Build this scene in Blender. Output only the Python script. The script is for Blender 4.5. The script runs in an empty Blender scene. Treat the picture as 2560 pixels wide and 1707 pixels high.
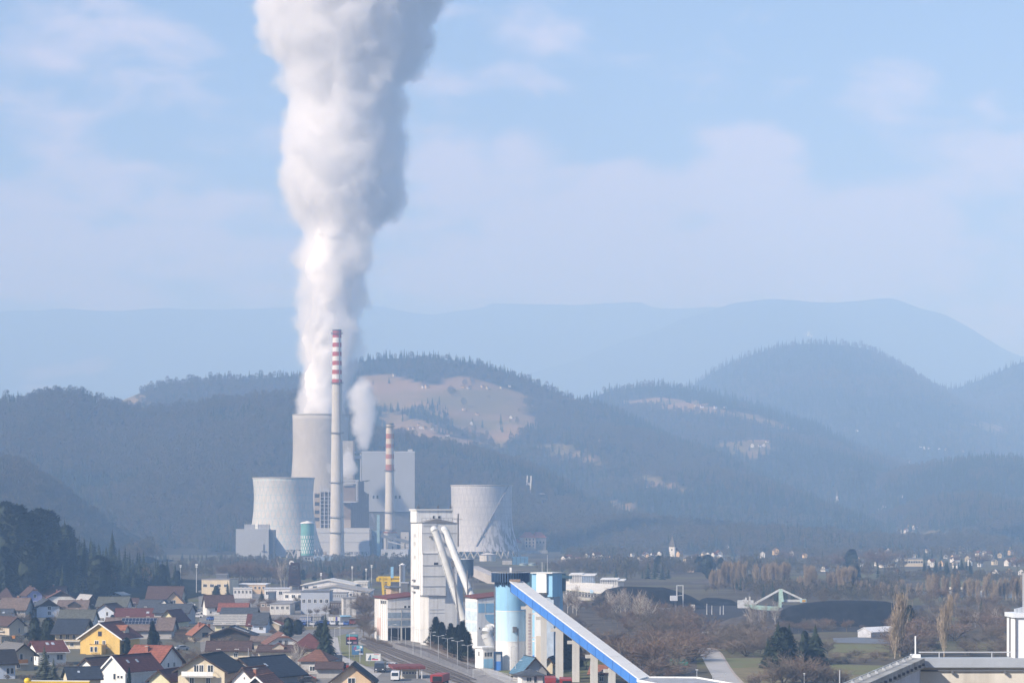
import bpy, math, random
import numpy as np
from mathutils import Vector, Matrix, noise as mnoise
R = math.radians
SC = bpy.context.scene
COL = SC.collection
FPX, CX, HY, HC = 6400.0, 1280.0, 1300.0, 36.0     # focal length and horizon of the photograph, eye height
rng = random.Random(7)

# ---------------------------------------------------------------- places
def at(px, py, D):
    return Vector(((px-CX)/FPX*D, D, HC+(HY-py)/FPX*D))
def gdepth(py): return FPX*HC/(py-HY)
FR = dict(W1=(0,1380,.22109),W2=(440,1380,.22109),W3=(860,1380,.22109),W4=(1220,1380,.22109),W5=(1640,1380,.22109),
          W6=(2040,1380,.22109),V1=(560,1000,.25515),V2=(560,1180,.1913),V3=(900,1180,.25515),V4=(1300,1200,.25515),
          V5=(1780,1180,.33163),V6=(640,780,.2679),U3=(0,880,.3827),U4=(860,840,.3699),U5=(1500,700,.4593),
          U6=(0,1440,.17026),U7=(860,1520,.13605),U8=(640,1480,.1448),F=(0,0,1.08844),P=(0,0,1.0))
def q(fr, x, y):
    a, b, s = FR[fr]; return a+x*s, b+y*s
def pt(fr, x, y, D): return at(*q(fr, x, y), D)
def gp(fr, x, y):                                    # point of the valley floor
    px, py = q(fr, x, y); D = gdepth(py); return Vector(((px-CX)/FPX*D, D, 0))
def mpp(D, fr='P'): return D/FPX*FR[fr][2]           # metres per unit of a frame

# ---------------------------------------------------------------- materials
MATS = {}
def nd(nt, t, **kw):
    n = nt.nodes.new(t)
    for k, v in kw.items(): setattr(n, k, v)
    return n
def mat(name, col, rough=.75, var=.18, scale=.6, metal=0., streak=0., bump=0., spec=.3, col2=None, trans=0.):
    """plain coloured material broken up by noise: blotches, optional rain streaks"""
    if name in MATS: return MATS[name]
    m = bpy.data.materials.new(name); m.use_nodes = True; nt = m.node_tree; L = nt.links
    b = nt.nodes['Principled BSDF']; b.inputs['Roughness'].default_value = rough; b.inputs['Metallic'].default_value = metal
    b.inputs['Specular IOR Level'].default_value = spec
    tc = nd(nt, 'ShaderNodeTexCoord')
    n1 = nd(nt, 'ShaderNodeTexNoise'); n1.inputs['Scale'].default_value = scale; n1.inputs['Detail'].default_value = 5; n1.inputs['Roughness'].default_value = .65
    L.new(tc.outputs['Object'], n1.inputs['Vector'])
    mx = nd(nt, 'ShaderNodeMix', data_type='RGBA')
    c2 = col2 or tuple(c*(1-var*1.6) for c in col)
    c1 = tuple(min(.95, c*(1+var*.6)) for c in col)
    mx.inputs[6].default_value = (*c1, 1); mx.inputs[7].default_value = (*c2, 1)
    mr = nd(nt, 'ShaderNodeMapRange'); mr.inputs[1].default_value = .3; mr.inputs[2].default_value = .7
    L.new(n1.outputs['Fac'], mr.inputs[0]); L.new(mr.outputs[0], mx.inputs[0])
    out = mx.outputs[2]
    if streak:
        mp = nd(nt, 'ShaderNodeMapping'); mp.inputs['Scale'].default_value = (1.2, 1.2, .05)
        L.new(tc.outputs['Object'], mp.inputs['Vector'])
        n2 = nd(nt, 'ShaderNodeTexNoise'); n2.inputs['Scale'].default_value = 1.0; n2.inputs['Detail'].default_value = 6
        L.new(mp.outputs[0], n2.inputs['Vector'])
        r2 = nd(nt, 'ShaderNodeMapRange'); r2.inputs[1].default_value = .5; r2.inputs[2].default_value = .72; r2.inputs[4].default_value = streak
        L.new(n2.outputs['Fac'], r2.inputs[0])
        m2 = nd(nt, 'ShaderNodeMix', data_type='RGBA'); m2.inputs[7].default_value = (.16, .12, .09, 1)
        L.new(r2.outputs[0], m2.inputs[0]); L.new(out, m2.inputs[6]); out = m2.outputs[2]
    L.new(out, b.inputs['Base Color'])
    if bump:
        bp = nd(nt, 'ShaderNodeBump'); bp.inputs['Strength'].default_value = bump; bp.inputs['Distance'].default_value = .1
        L.new(n1.outputs['Fac'], bp.inputs['Height']); L.new(bp.outputs[0], b.inputs['Normal'])
    if trans:
        out_n = nt.nodes['Material Output']; tr = nd(nt, 'ShaderNodeBsdfTranslucent'); L.new(out, tr.inputs['Color'])
        ms = nd(nt, 'ShaderNodeMixShader'); ms.inputs[0].default_value = trans
        L.new(b.outputs[0], ms.inputs[1]); L.new(tr.outputs[0], ms.inputs[2]); L.new(ms.outputs[0], out_n.inputs['Surface'])
    MATS[name] = m; return m
def lines_mat(name, col, linecol, nu, nv, diag=0, wid=.08, var=.1, rough=.8, widv=None, drip=0.):
    """material with panel joints / lattice lines laid out on the UV map"""
    if name in MATS: return MATS[name]
    m = mat(name, col, rough, var, .05, streak=.25); nt = m.node_tree; L = nt.links
    b = nt.nodes['Principled BSDF']; src = b.inputs['Base Color'].links[0].from_socket
    uv = nd(nt, 'ShaderNodeUVMap'); sp = nd(nt, 'ShaderNodeSeparateXYZ'); L.new(uv.outputs[0], sp.inputs[0])
    def M(op, a, b_=None, c=None):
        n = nd(nt, 'ShaderNodeMath', operation=op)
        for i, v in enumerate((a, b_, c)):
            if v is None: continue
            if isinstance(v, (int, float)): n.inputs[i].default_value = v
            else: L.new(v, n.inputs[i])
        return n.outputs[0]
    acc = None
    u, v = sp.outputs[0], sp.outputs[1]
    L_ = []
    if nv: L_.append(M('LESS_THAN', M('FRACT', M('MULTIPLY', v, nv)), widv or wid))
    if nu and not diag: L_.append(M('LESS_THAN', M('FRACT', M('MULTIPLY', u, nu)), wid))
    if diag:
        for sgn in (1, -1):
            L_.append(M('LESS_THAN', M('FRACT', M('MULTIPLY_ADD', v, sgn*diag, M('MULTIPLY', u, nu))), wid))
    for x in L_: acc = x if acc is None else M('MAXIMUM', acc, x)
    mx = nd(nt, 'ShaderNodeMix', data_type='RGBA'); mx.inputs[7].default_value = (*linecol, 1)
    L.new(acc, mx.inputs[0]); L.new(src, mx.inputs[6]); L.new(mx.outputs[2], b.inputs['Base Color'])
    if drip:                                         # old dark run-off stains on the shell's foot
        tc = nd(nt, 'ShaderNodeTexCoord'); mp = nd(nt, 'ShaderNodeMapping'); mp.inputs['Scale'].default_value = (.35, .35, .05)
        L.new(tc.outputs['Object'], mp.inputs[0]); nz = nd(nt, 'ShaderNodeTexNoise'); nz.inputs['Scale'].default_value = 1; nz.inputs['Detail'].default_value = 6
        L.new(mp.outputs[0], nz.inputs['Vector'])
        s2 = nd(nt, 'ShaderNodeSeparateXYZ'); L.new(tc.outputs['Object'], s2.inputs[0])
        z = M('MULTIPLY_ADD', s2.outputs[2], -1/40., 1.1); xx = M('MULTIPLY_ADD', s2.outputs[0], 1/40., .25)
        f = M('MULTIPLY', M('MULTIPLY', M('MAXIMUM', z, 0.), M('MAXIMUM', xx, 0.)), M('GREATER_THAN', nz.outputs['Fac'], .5))
        f = M('MINIMUM', M('MULTIPLY', f, drip), .75)
        m3 = nd(nt, 'ShaderNodeMix', data_type='RGBA'); m3.inputs[7].default_value = (.1, .1, .11, 1)
        L.new(f, m3.inputs[0]); L.new(mx.outputs[2], m3.inputs[6]); L.new(m3.outputs[2], b.inputs['Base Color'])
    return m
def rib_mat(name, col, n=6., dark=.55, axis=0, rough=.7, var=.15, wid=.25):
    """roof tiles / corrugated sheet: rows along one object axis"""
    if name in MATS: return MATS[name]
    m = mat(name, col, rough, var, 1.2); nt = m.node_tree; L = nt.links
    b = nt.nodes['Principled BSDF']; src = b.inputs['Base Color'].links[0].from_socket
    tc = nd(nt, 'ShaderNodeTexCoord'); sp = nd(nt, 'ShaderNodeSeparateXYZ'); L.new(tc.outputs['Object'], sp.inputs[0])
    a = nd(nt, 'ShaderNodeMath', operation='MULTIPLY'); a.inputs[1].default_value = n; L.new(sp.outputs[axis], a.inputs[0])
    f = nd(nt, 'ShaderNodeMath', operation='FRACT'); L.new(a.outputs[0], f.inputs[0])
    l = nd(nt, 'ShaderNodeMath', operation='LESS_THAN'); l.inputs[1].default_value = wid; L.new(f.outputs[0], l.inputs[0])
    mx = nd(nt, 'ShaderNodeMix', data_type='RGBA', blend_type='MULTIPLY'); mx.inputs[7].default_value = (dark, dark, dark, 1)
    L.new(l.outputs[0], mx.inputs[0]); L.new(src, mx.inputs[6]); L.new(mx.outputs[2], b.inputs['Base Color'])
    return m

# ---------------------------------------------------------------- mesh building
class MB:
    def __init__(s): s.v, s.f, s.m, s.uv = [], [], [], {}
    def add(s, vs, fs, m=0):
        k = len(s.v); s.v += [tuple(v) for v in vs]
        for f in fs: s.f.append(tuple(i+k for i in f)); s.m.append(m)
        return s
    def box(s, c, d, rz=0, m=0, tilt=None):
        x, y, z = d[0]/2, d[1]/2, d[2]/2
        M = Matrix.Rotation(rz, 3, 'Z')
        if tilt: M = M @ Matrix.Rotation(tilt[1], 3, tilt[0])
        vs = [Vector(c)+M @ Vector((a*x, b*y, e*z)) for e in (-1, 1) for a, b in ((-1,-1),(1,-1),(1,1),(-1,1))]
        return s.add(vs, [(0,3,2,1),(4,5,6,7),(0,1,5,4),(1,2,6,5),(2,3,7,6),(3,0,4,7)], m)
    def bx(s, x0, x1, y0, y1, z0, z1, m=0): return s.box(((x0+x1)/2,(y0+y1)/2,(z0+z1)/2),(x1-x0,y1-y0,z1-z0),0,m)
    def tube(s, a, b, r0, r1=None, n=8, m=0, caps=True):
        a, b = Vector(a), Vector(b); r1 = r0 if r1 is None else r1
        d = (b-a); 
        if d.length < 1e-6: return s
        d.normalize(); u = d.orthogonal().normalized(); w = d.cross(u)
        vs = []
        for p, r in ((a, r0), (b, r1)):
            for i in range(n):
                t = 2*math.pi*i/n; vs.append(p+(u*math.cos(t)+w*math.sin(t))*r)
        fs = [(i,(i+1)%n,n+(i+1)%n,n+i) for i in range(n)]
        if caps: fs += [tuple(range(n-1,-1,-1)), tuple(range(n,2*n))]
        return s.add(vs, fs, m)
    def bar(s, a, b, w, h=None, m=0):
        """square bar between two points"""
        a, b = Vector(a), Vector(b); h = h or w; d = (b-a)
        if d.length < 1e-6: return s
        d.normalize(); up = Vector((0,0,1)) if abs(d.z) < .98 else Vector((0,1,0))
        u = d.cross(up).normalized()*w/2; v = u.cross(d).normalized()*h/2
        vs = [p+i*u+j*v for p in (a, b) for i, j in ((-1,-1),(1,-1),(1,1),(-1,1))]
        return s.add(vs, [(0,3,2,1),(4,5,6,7),(0,1,5,4),(1,2,6,5),(2,3,7,6),(3,0,4,7)], m)
    def lathe(s, prof, n=48, m=0, c=(0,0,0), uv=False, cap=False, mf=None):
        k = len(s.v)
        for r, z in prof:
            for i in range(n):
                t = 2*math.pi*i/n; s.v.append((c[0]+r*math.cos(t), c[1]+r*math.sin(t), c[2]+z))
        for j in range(len(prof)-1):
            for i in range(n):
                i2 = (i+1) % n
                if uv: s.uv[len(s.f)] = [(i/n, prof[j][1]), ((i+1)/n, prof[j][1]), ((i+1)/n, prof[j+1][1]), (i/n, prof[j+1][1])]
                s.f.append((k+j*n+i, k+j*n+i2, k+(j+1)*n+i2, k+(j+1)*n+i)); s.m.append(mf(j) if mf else m)
        if cap:
            s.f.append(tuple(k+(len(prof)-1)*n+i for i in range(n))); s.m.append(m)
        return s
    def poly(s, pts, th, m=0):
        """closed slab: polygon extruded by vector th"""
        n = len(pts); P = [Vector(p) for p in pts]; T = Vector(th)
        vs = P+[p+T for p in P]
        return s.add(vs, [tuple(range(n-1,-1,-1)), tuple(range(n,2*n))]+[(i,(i+1)%n,n+(i+1)%n,n+i) for i in range(n)], m)
    def build(s, name, mats, parent=None, smooth=False, loc=None, rz=None, fix=True):
        me = bpy.data.meshes.new(name); me.from_pydata(s.v, [], s.f)
        if not isinstance(mats, (list, tuple)): mats = [mats]
        for x in mats: me.materials.append(x)
        me.polygons.foreach_set('material_index', s.m)
        if s.uv:
            ul = me.uv_layers.new(name='UVMap')
            for p in me.polygons:
                if p.index in s.uv:
                    for li, c in zip(p.loop_indices, s.uv[p.index]): ul.data[li].uv = c
        if smooth: me.polygons.foreach_set('use_smooth', [True]*len(me.polygons))
        if fix:
            import bmesh
            bm = bmesh.new(); bm.from_mesh(me); bmesh.ops.recalc_face_normals(bm, faces=bm.faces); bm.to_mesh(me); bm.free()
        me.update()
        o = bpy.data.objects.new(name, me); COL.objects.link(o)
        if parent: o.parent = parent
        if loc is not None: o.location = loc
        if rz is not None: o.rotation_euler = (0, 0, rz)
        return o
def tag(o, label, cat, group=None, kind=None):
    o['label'] = label; o['category'] = cat
    if group: o['group'] = group
    if kind: o['kind'] = kind
    return o
def thing(name, label, cat, loc=(0,0,0), rz=0, group=None):
    o = bpy.data.objects.new(name, None); COL.objects.link(o)
    o.empty_display_size = 1; o.location = loc; o.rotation_euler = (0, 0, rz)
    return tag(o, label, cat, group)
def struct(o, label=None):
    o['kind'] = 'structure'
    if label: o['label'] = label
    return o
def dup(root, loc, rz=0, scale=1., label=None, group=None):
    r = root.copy(); COL.objects.link(r); r.location = loc; r.rotation_euler = (0, 0, rz)
    r.scale = scale if isinstance(scale, tuple) else (scale,)*3
    if label: r['label'] = label
    if group: r['group'] = group
    for ch in list(root.children):
        c = ch.copy(); COL.objects.link(c); c.parent = r
        for g in list(ch.children):
            d = g.copy(); COL.objects.link(d); d.parent = c
    return r

# ---------------------------------------------------------------- numpy noise
_rs = np.random.RandomState(3); _tab = _rs.rand(256, 256)
def vnoise(x, y):
    xi = np.floor(x).astype(int); yi = np.floor(y).astype(int); xf = x-xi; yf = y-yi
    u = xf*xf*(3-2*xf); v = yf*yf*(3-2*yf)
    g = lambda a, b: _tab[(a*37+b*11) % 256, (b+a*7) % 256]
    return (g(xi,yi)*(1-u)+g(xi+1,yi)*u)*(1-v)+(g(xi,yi+1)*(1-u)+g(xi+1,yi+1)*u)*v
def fbm(x, y, o=5):
    a, t, n = 0., .5, 0.
    for i in range(o): a = a+t*vnoise(x*2**i+i*17.3, y*2**i+i*9.1); n += t; t *= .5
    return a/n

# ---------------------------------------------------------------- hills
# crest lines in the full photograph (x, y), crest depth, length of the near slope, length of the far slope
RIDGES = [
 dict(n='knoll', D=1330, f=230, b=200, c=[(-900,1150),(-300,1200),(0,1232),(100,1258),(200,1290),(300,1322),(380,1342),(440,1352),(520,1360)], a=2, s=60),
 dict(n='left', D=2600, f=720, b=330, c=[(-900,1000),(-400,1020),(0,1062),(60,1085),(130,1130),(200,1190),(280,1255),(340,1290),(420,1310),(500,1330)], a=18, s=160),
 dict(n='near', D=3600, f=840, b=560, c=[(-600,870),(-300,900),(0,925),(50,922),(100,912),(150,903),(190,912),(240,928),(300,944),(400,944),(500,928),(600,915),(675,912),(760,940),(860,990),(960,1012),(1040,1032),(1120,1048),(1200,1072),(1290,1112),(1360,1160),(1440,1195),(1560,1245),(1700,1275),(1800,1288),(2600,1300)], a=40, s=230),
 dict(n='meadow', D=4900, f=1350, b=800, c=[(-600,960),(0,950),(200,935),(260,925),(330,897),(380,880),(440,876),(500,870),(600,868),(675,862),(760,850),(840,826),(900,821),(1000,821),(1100,836),(1200,868),(1300,911),(1400,935),(1500,985),(1600,1040),(1700,1093),(1800,1152),(1900,1215),(1960,1245),(2050,1265),(2600,1280)], a=62, s=330),
 dict(n='east', D=4800, f=1700, b=900, c=[(1500,1290),(1800,1265),(1880,1235),(1900,1200),(1950,1160),(2000,1110),(2080,1085),(2158,1068),(2230,1055),(2300,1056),(2352,1060),(2700,1040)], a=60, s=300),
 dict(n='shoulder', D=6400, f=2350, b=1200, c=[(900,1040),(1200,960),(1330,925),(1400,897),(1500,884),(1600,894),(1700,918),(1800,948),(1850,977),(1900,1003),(1960,1033),(2040,1063),(2100,1100),(2200,1150),(2600,1230)], a=75, s=420),
 dict(n='castle', D=8600, f=3200, b=1500, c=[(900,1050),(1400,960),(1580,893),(1640,853),(1700,822),(1780,797),(1850,787),(1950,792),(2000,802),(2060,832),(2120,872),(2180,897),(2260,868),(2352,828),(2700,760)], a=95, s=600),
 dict(n='peak', D=17300, f=4600, b=1500, c=[(1100,900),(1400,800),(1560,735),(1640,712),(1700,692),(1750,682),(1800,686),(1860,696),(1930,697),(2000,689),(2050,684),(2100,701),(2170,722),(2230,757),(2300,800),(2352,819),(2700,900)], a=70, s=800),
 dict(n='far', D=20200, f=5000, b=1300, c=[(-900,712),(0,712),(200,708),(400,710),(650,708),(840,702),(900,708),(1000,720),(1100,708),(1130,698),(1200,702),(1300,700),(1400,702),(1470,694),(1500,704),(1560,710),(1620,705),(1800,720),(2000,800),(2700,950)], a=90, s=900),
]
def ridge_h(r, X, Y):
    D = r['D']; cx = np.array([c[0] for c in r['c']])*1.08844; cy = np.array([c[1] for c in r['c']])*1.08844
    px = CX+FPX*X/D
    Z = HC+(HY-np.interp(px, cx, cy))/FPX*D
    Z = np.maximum(Z, 0)
    jit = (fbm(X/r['s']+5, X*0+r['D']*.01, 3)-.5)*2
    f = r['f']*(1+.25*jit)
    t = np.where(Y <= D, (D-Y)/f, (Y-D)/r['b'])
    s = np.where(Y <= D, 1-t, 1-t)
    s = np.clip(s, 0, 1); s = np.where(Y <= D, s**1.15*(1-.25*s)+.25*s*s, s**.7)
    w = np.clip(t*4, 0, 1)*np.clip(s*4, 0, 1)
    sp = (fbm(X/r['s'], Y/(r['s']*2.2), 5)-.5)*2
    return Z*s+r['a']*w*sp-3*(1-np.clip(s*12, 0, 1))
def height(x, y):
    X = np.array([x]); Y = np.array([y])
    return max(0., max(float(ridge_h(r, X, Y)[0]) for r in RIDGES))
def hit(px, py, d0=600., d1=21000.):
    """first point of the terrain seen at a pixel"""
    d = d0*1.006**np.arange(int(math.log(d1/d0)/math.log(1.006))+2)
    X = (px-CX)/FPX*d; Z = HC+(HY-py)/FPX*d; h = np.zeros(len(d))
    for r in RIDGES: h = np.maximum(h, ridge_h(r, X, d))
    i = int(np.argmax(Z <= h)) if (Z <= h).any() else len(d)-1
    return Vector((X[i], d[i], h[i]))
# ---------------------------------------------------------------- camera, sun, sky, haze
cam = bpy.data.cameras.new('camera'); co = bpy.data.objects.new('camera', cam); COL.objects.link(co)
cam.sensor_width = 36; cam.lens = 36*FPX/2560; cam.shift_y = (HY-853.5)/2560
cam.clip_start = 1; cam.clip_end = 40000
co.location = (0, 0, HC); co.rotation_euler = (R(90), 0, 0); SC.camera = co
SUN_EL, SUN_AZ = R(33), R(-125)                      # azimuth from the view direction, negative = left
sd = Vector((math.sin(SUN_AZ)*math.cos(SUN_EL), math.cos(SUN_AZ)*math.cos(SUN_EL), math.sin(SUN_EL)))
sun = bpy.data.lights.new('sun', 'SUN'); sun.energy = 5.0; sun.angle = R(.53); sun.color = (1, .965, .92)
so = bpy.data.objects.new('sun', sun); COL.objects.link(so); so.rotation_euler = sd.to_track_quat('Z', 'Y').to_euler(); so.location = (-300, -200, 400)
W = bpy.data.worlds.new('World'); SC.world = W; W.use_nodes = True; nt = W.node_tree; L = nt.links
bg = nt.nodes['Background']; bg.inputs['Strength'].default_value = .085
sky = nd(nt, 'ShaderNodeTexSky'); sky.sky_type = 'NISHITA'; sky.sun_disc = False
sky.sun_elevation = SUN_EL; sky.sun_rotation = SUN_AZ; sky.air_density = 1.0; sky.dust_density = .6; sky.ozone_density = 4.0; sky.altitude = 400
tc = nd(nt, 'ShaderNodeTexCoord'); sp = nd(nt, 'ShaderNodeSeparateXYZ'); L.new(tc.outputs['Generated'], sp.inputs[0])
def WM(op, a, b=None, c=None, clamp=False):
    n = nd(nt, 'ShaderNodeMath', operation=op); n.use_clamp = clamp
    for i, v in enumerate((a, b, c)):
        if v is None: continue
        if isinstance(v, (int, float)): n.inputs[i].default_value = v
        else: L.new(v, n.inputs[i])
    return n.outputs[0]
# clouds: banks placed by bearing and elevation, broken up by noise
mp = nd(nt, 'ShaderNodeMapping'); mp.inputs['Scale'].default_value = (22, 22, 52); L.new(tc.outputs['Generated'], mp.inputs[0])
n1 = nd(nt, 'ShaderNodeTexNoise'); n1.inputs['Scale'].default_value = 1; n1.inputs['Detail'].default_value = 7; n1.inputs['Roughness'].default_value = .52; n1.inputs['Distortion'].default_value = .3
L.new(mp.outputs[0], n1.inputs['Vector'])
mpb = nd(nt, 'ShaderNodeMapping'); mpb.inputs['Scale'].default_value = (5, 5, 16); mpb.inputs['Location'].default_value = (3.1, .4, 1.7); L.new(tc.outputs['Generated'], mpb.inputs[0])
n2 = nd(nt, 'ShaderNodeTexNoise'); n2.inputs['Scale'].default_value = 1; n2.inputs['Detail'].default_value = 4; L.new(mpb.outputs[0], n2.inputs['Vector'])
el, bx_ = sp.outputs[2], sp.outputs[0]
def ell(fx, fy, rx, ry, k=1.):
    """soft cloud bank round a bearing (photo x, y in the full frame)"""
    x0 = (fx*1.08844-CX)/FPX; z0 = (HY-fy*1.08844)/FPX
    dx = WM('MULTIPLY', WM('SUBTRACT', bx_, x0), FPX/1.08844/rx); dz = WM('MULTIPLY', WM('SUBTRACT', el, z0), FPX/1.08844/ry)
    r2 = WM('ADD', WM('MULTIPLY', dx, dx), WM('MULTIPLY', dz, dz))
    return WM('MULTIPLY', WM('SUBTRACT', 1.0, r2, clamp=True), k)
banks = None
for e in [(1240,355,115,95,.95),(1060,395,200,115,.8),(1420,420,150,70,.5),(420,430,260,90,.75),(120,520,460,110,.8),(560,520,280,90,.6),(300,640,700,110,.75),(1500,520,560,170,.6),(1800,560,620,160,.65),(1280,50,280,100,.5),(2200,420,460,190,.55),(60,210,460,130,.4),(1700,650,1000,120,.7),(1740,355,190,70,.5),(1000,560,500,130,.6),(380,600,90,26,-.35)]:
    v = ell(*e[:4], e[4]*.78); banks = v if banks is None else WM('ADD', banks, v)
dens = WM('ADD', WM('MULTIPLY', WM('SUBTRACT', n1.outputs['Fac'], .5), 2.6), WM('MULTIPLY', WM('SUBTRACT', n2.outputs['Fac'], .46), .9))
mask = WM('MULTIPLY', WM('ADD', banks, dens), 1.15)
mrc = nd(nt, 'ShaderNodeMapRange', interpolation_type='SMOOTHSTEP'); mrc.inputs[1].default_value = .02; mrc.inputs[2].default_value = .85
L.new(mask, mrc.inputs[0])
low = nd(nt, 'ShaderNodeMapRange', interpolation_type='SMOOTHSTEP'); low.inputs[1].default_value = .45; low.inputs[2].default_value = .2; L.new(el, low.inputs[0])
fac = WM('MULTIPLY', WM('MULTIPLY', mrc.outputs[0], low.outputs[0]), .9)
mxc = nd(nt, 'ShaderNodeMix', data_type='RGBA'); mxc.inputs[7].default_value = (7.8, 7.5, 8.9, 1)
tint = nd(nt, 'ShaderNodeMix', data_type='RGBA', blend_type='MULTIPLY'); tint.inputs[0].default_value = 1; tint.inputs[7].default_value = (1.0, .945, 1.06, 1); L.new(sky.outputs[0], tint.inputs[6])
L.new(fac, mxc.inputs[0]); L.new(tint.outputs[2], mxc.inputs[6]); L.new(mxc.outputs[2], bg.inputs['Color'])

def haze_mat():
    m = bpy.data.materials.new('valley_haze'); m.use_nodes = True; t = m.node_tree; t.nodes.clear()
    o = t.nodes.new('ShaderNodeOutputMaterial'); v = t.nodes.new('ShaderNodeVolumePrincipled')
    v.inputs['Color'].default_value = (.36, .61, 1, 1); v.inputs['Absorption Color'].default_value = (.45, .40, 1, 1); v.inputs['Density'].default_value = 1.98e-4; v.inputs['Anisotropy'].default_value = -.2
    t.links.new(v.outputs[0], o.inputs['Volume']); return m
hz = MB().bx(-7300, 7300, -300, 22300, -2.5, 1960).build('haze', haze_mat())
tag(hz, 'thin blue winter haze filling the whole valley', 'haze', kind='stuff')

# ---------------------------------------------------------------- ground and hills
def ground_mat():
    m = bpy.data.materials.new('valley_floor'); m.use_nodes = True; t = m.node_tree; l = t.links; b = t.nodes['Principled BSDF']
    b.inputs['Roughness'].default_value = .95; b.inputs['Specular IOR Level'].default_value = .1
    tc = nd(t, 'ShaderNodeTexCoord')
    n = nd(t, 'ShaderNodeTexNoise'); n.inputs['Scale'].default_value = .012; n.inputs['Detail'].default_value = 8; n.inputs['Roughness'].default_value = .6; l.new(tc.outputs['Object'], n.inputs['Vector'])
    r = nd(t, 'ShaderNodeValToRGB'); e = r.color_ramp.elements
    e[0].position = .36; e[0].color = (.075, .06, .045, 1); e[1].position = .62; e[1].color = (.12, .125, .05, 1)
    e.new(.48).color = (.11, .095, .07, 1); e.new(.54).color = (.135, .12, .07, 1)
    l.new(n.outputs['Fac'], r.inputs[0])
    n2 = nd(t, 'ShaderNodeTexNoise'); n2.inputs['Scale'].default_value = .5; n2.inputs['Detail'].default_value = 6; l.new(tc.outputs['Object'], n2.inputs['Vector'])
    mx = nd(t, 'ShaderNodeMix', data_type='RGBA', blend_type='MULTIPLY'); mx.inputs[0].default_value = .6; l.new(r.outputs[0], mx.inputs[6])
    r2 = nd(t, 'ShaderNodeValToRGB'); r2.color_ramp.elements[0].color = (.45,.45,.45,1); r2.color_ramp.elements[1].color = (1.4,1.4,1.3,1); l.new(n2.outputs['Fac'], r2.inputs[0])
    l.new(r2.outputs[0], mx.inputs[7]); l.new(mx.outputs[2], b.inputs['Base Color']); return m
GM = ground_mat()
g = MB().add([(-7200,-250,0),(7200,-250,0),(7200,22200,0),(-7200,22200,0)], [(0,1,2,3)]).build('ground', GM)
struct(g, 'flat valley floor of brown winter grass and soil')

def inpoly(px, py, poly):
    r = np.zeros(px.shape, bool); n = len(poly)
    for i in range(n):
        x0, y0 = poly[i]; x1, y1 = poly[(i+1) % n]
        if y0 == y1: continue
        c = ((y0 > py) != (y1 > py)) & (px < (x1-x0)*(py-y0)/(y1-y0)+x0); r ^= c
    return r
def FP(*p): return [(x*1.08844, y*1.08844) for x, y in p]
# clearings seen in the photograph: hill name, outline
MEADOWS = {
 'meadow': [FP((870,985),(960,995),(1010,1000),(1070,1012),(1120,1022),(1060,1030),(960,1015),(880,1005)), FP((1180,945),(1215,930),(1225,975),(1190,1010),(1150,1035),(1120,1020),(1165,990)), FP((820,862),(880,856),(960,880),(1000,880),(1040,868),(1090,866),(1140,884),(1215,908),(1200,950),(1180,985),(1130,1015),(1080,1000),(1040,985),(1010,960),(975,938),(950,930),(930,945),(890,945),(850,930)),
            FP((855,945),(930,955),(1000,975),(1040,995),(960,1000),(880,985)),
            FP((1250,1022),(1300,1018),(1335,1040),(1300,1050),(1260,1036)), FP((1440,1085),(1500,1098),(1580,1120),(1560,1128),(1480,1108)),
            FP((1340,1048),(1390,1062),(1370,1075),(1340,1062)), FP((255,915),(320,905),(345,925),(280,932)),FP((640,850),(690,840),(690,856),(640,862)),
            FP((1380,1150),(1450,1160),(1470,1176),(1400,1168)),FP((1240,925),(1330,905),(1345,920),(1260,915))],
 'shoulder': [FP((1420,920),(1500,914),(1600,918),(1640,934),(1720,948),(1800,968),(1830,985),(1780,980),(1700,962),(1600,945),(1500,938),(1440,932)),
              FP((1650,1020),(1720,1010),(1790,1016),(1760,1035),(1720,1048),(1680,1035)), FP((2020,1010),(2200,1015),(2230,1040),(2100,1055),(2040,1042))],
 'castle': [FP((1650,800),(1760,795),(1720,815),(1660,830)), FP((1600,820),(1640,815),(1620,835)),FP((2240,970),(2320,975),(2300,1000),(2250,990))],
 'far': [FP((0,850),(120,840),(260,820),(250,850),(100,870)),FP((40,880),(140,890),(60,905)),FP((1640,800),(1760,790),(1700,830))],
 'peak': [], 'east': [FP((2000,1240),(2120,1215),(2200,1235),(2160,1260),(2050,1270)), FP((1690,1250),(1800,1240),(1790,1265))],
 'near': [FP((1230,1140),(1260,1160),(1290,1200),(1270,1180))], 'left': [], 'knoll': [],
}
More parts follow.
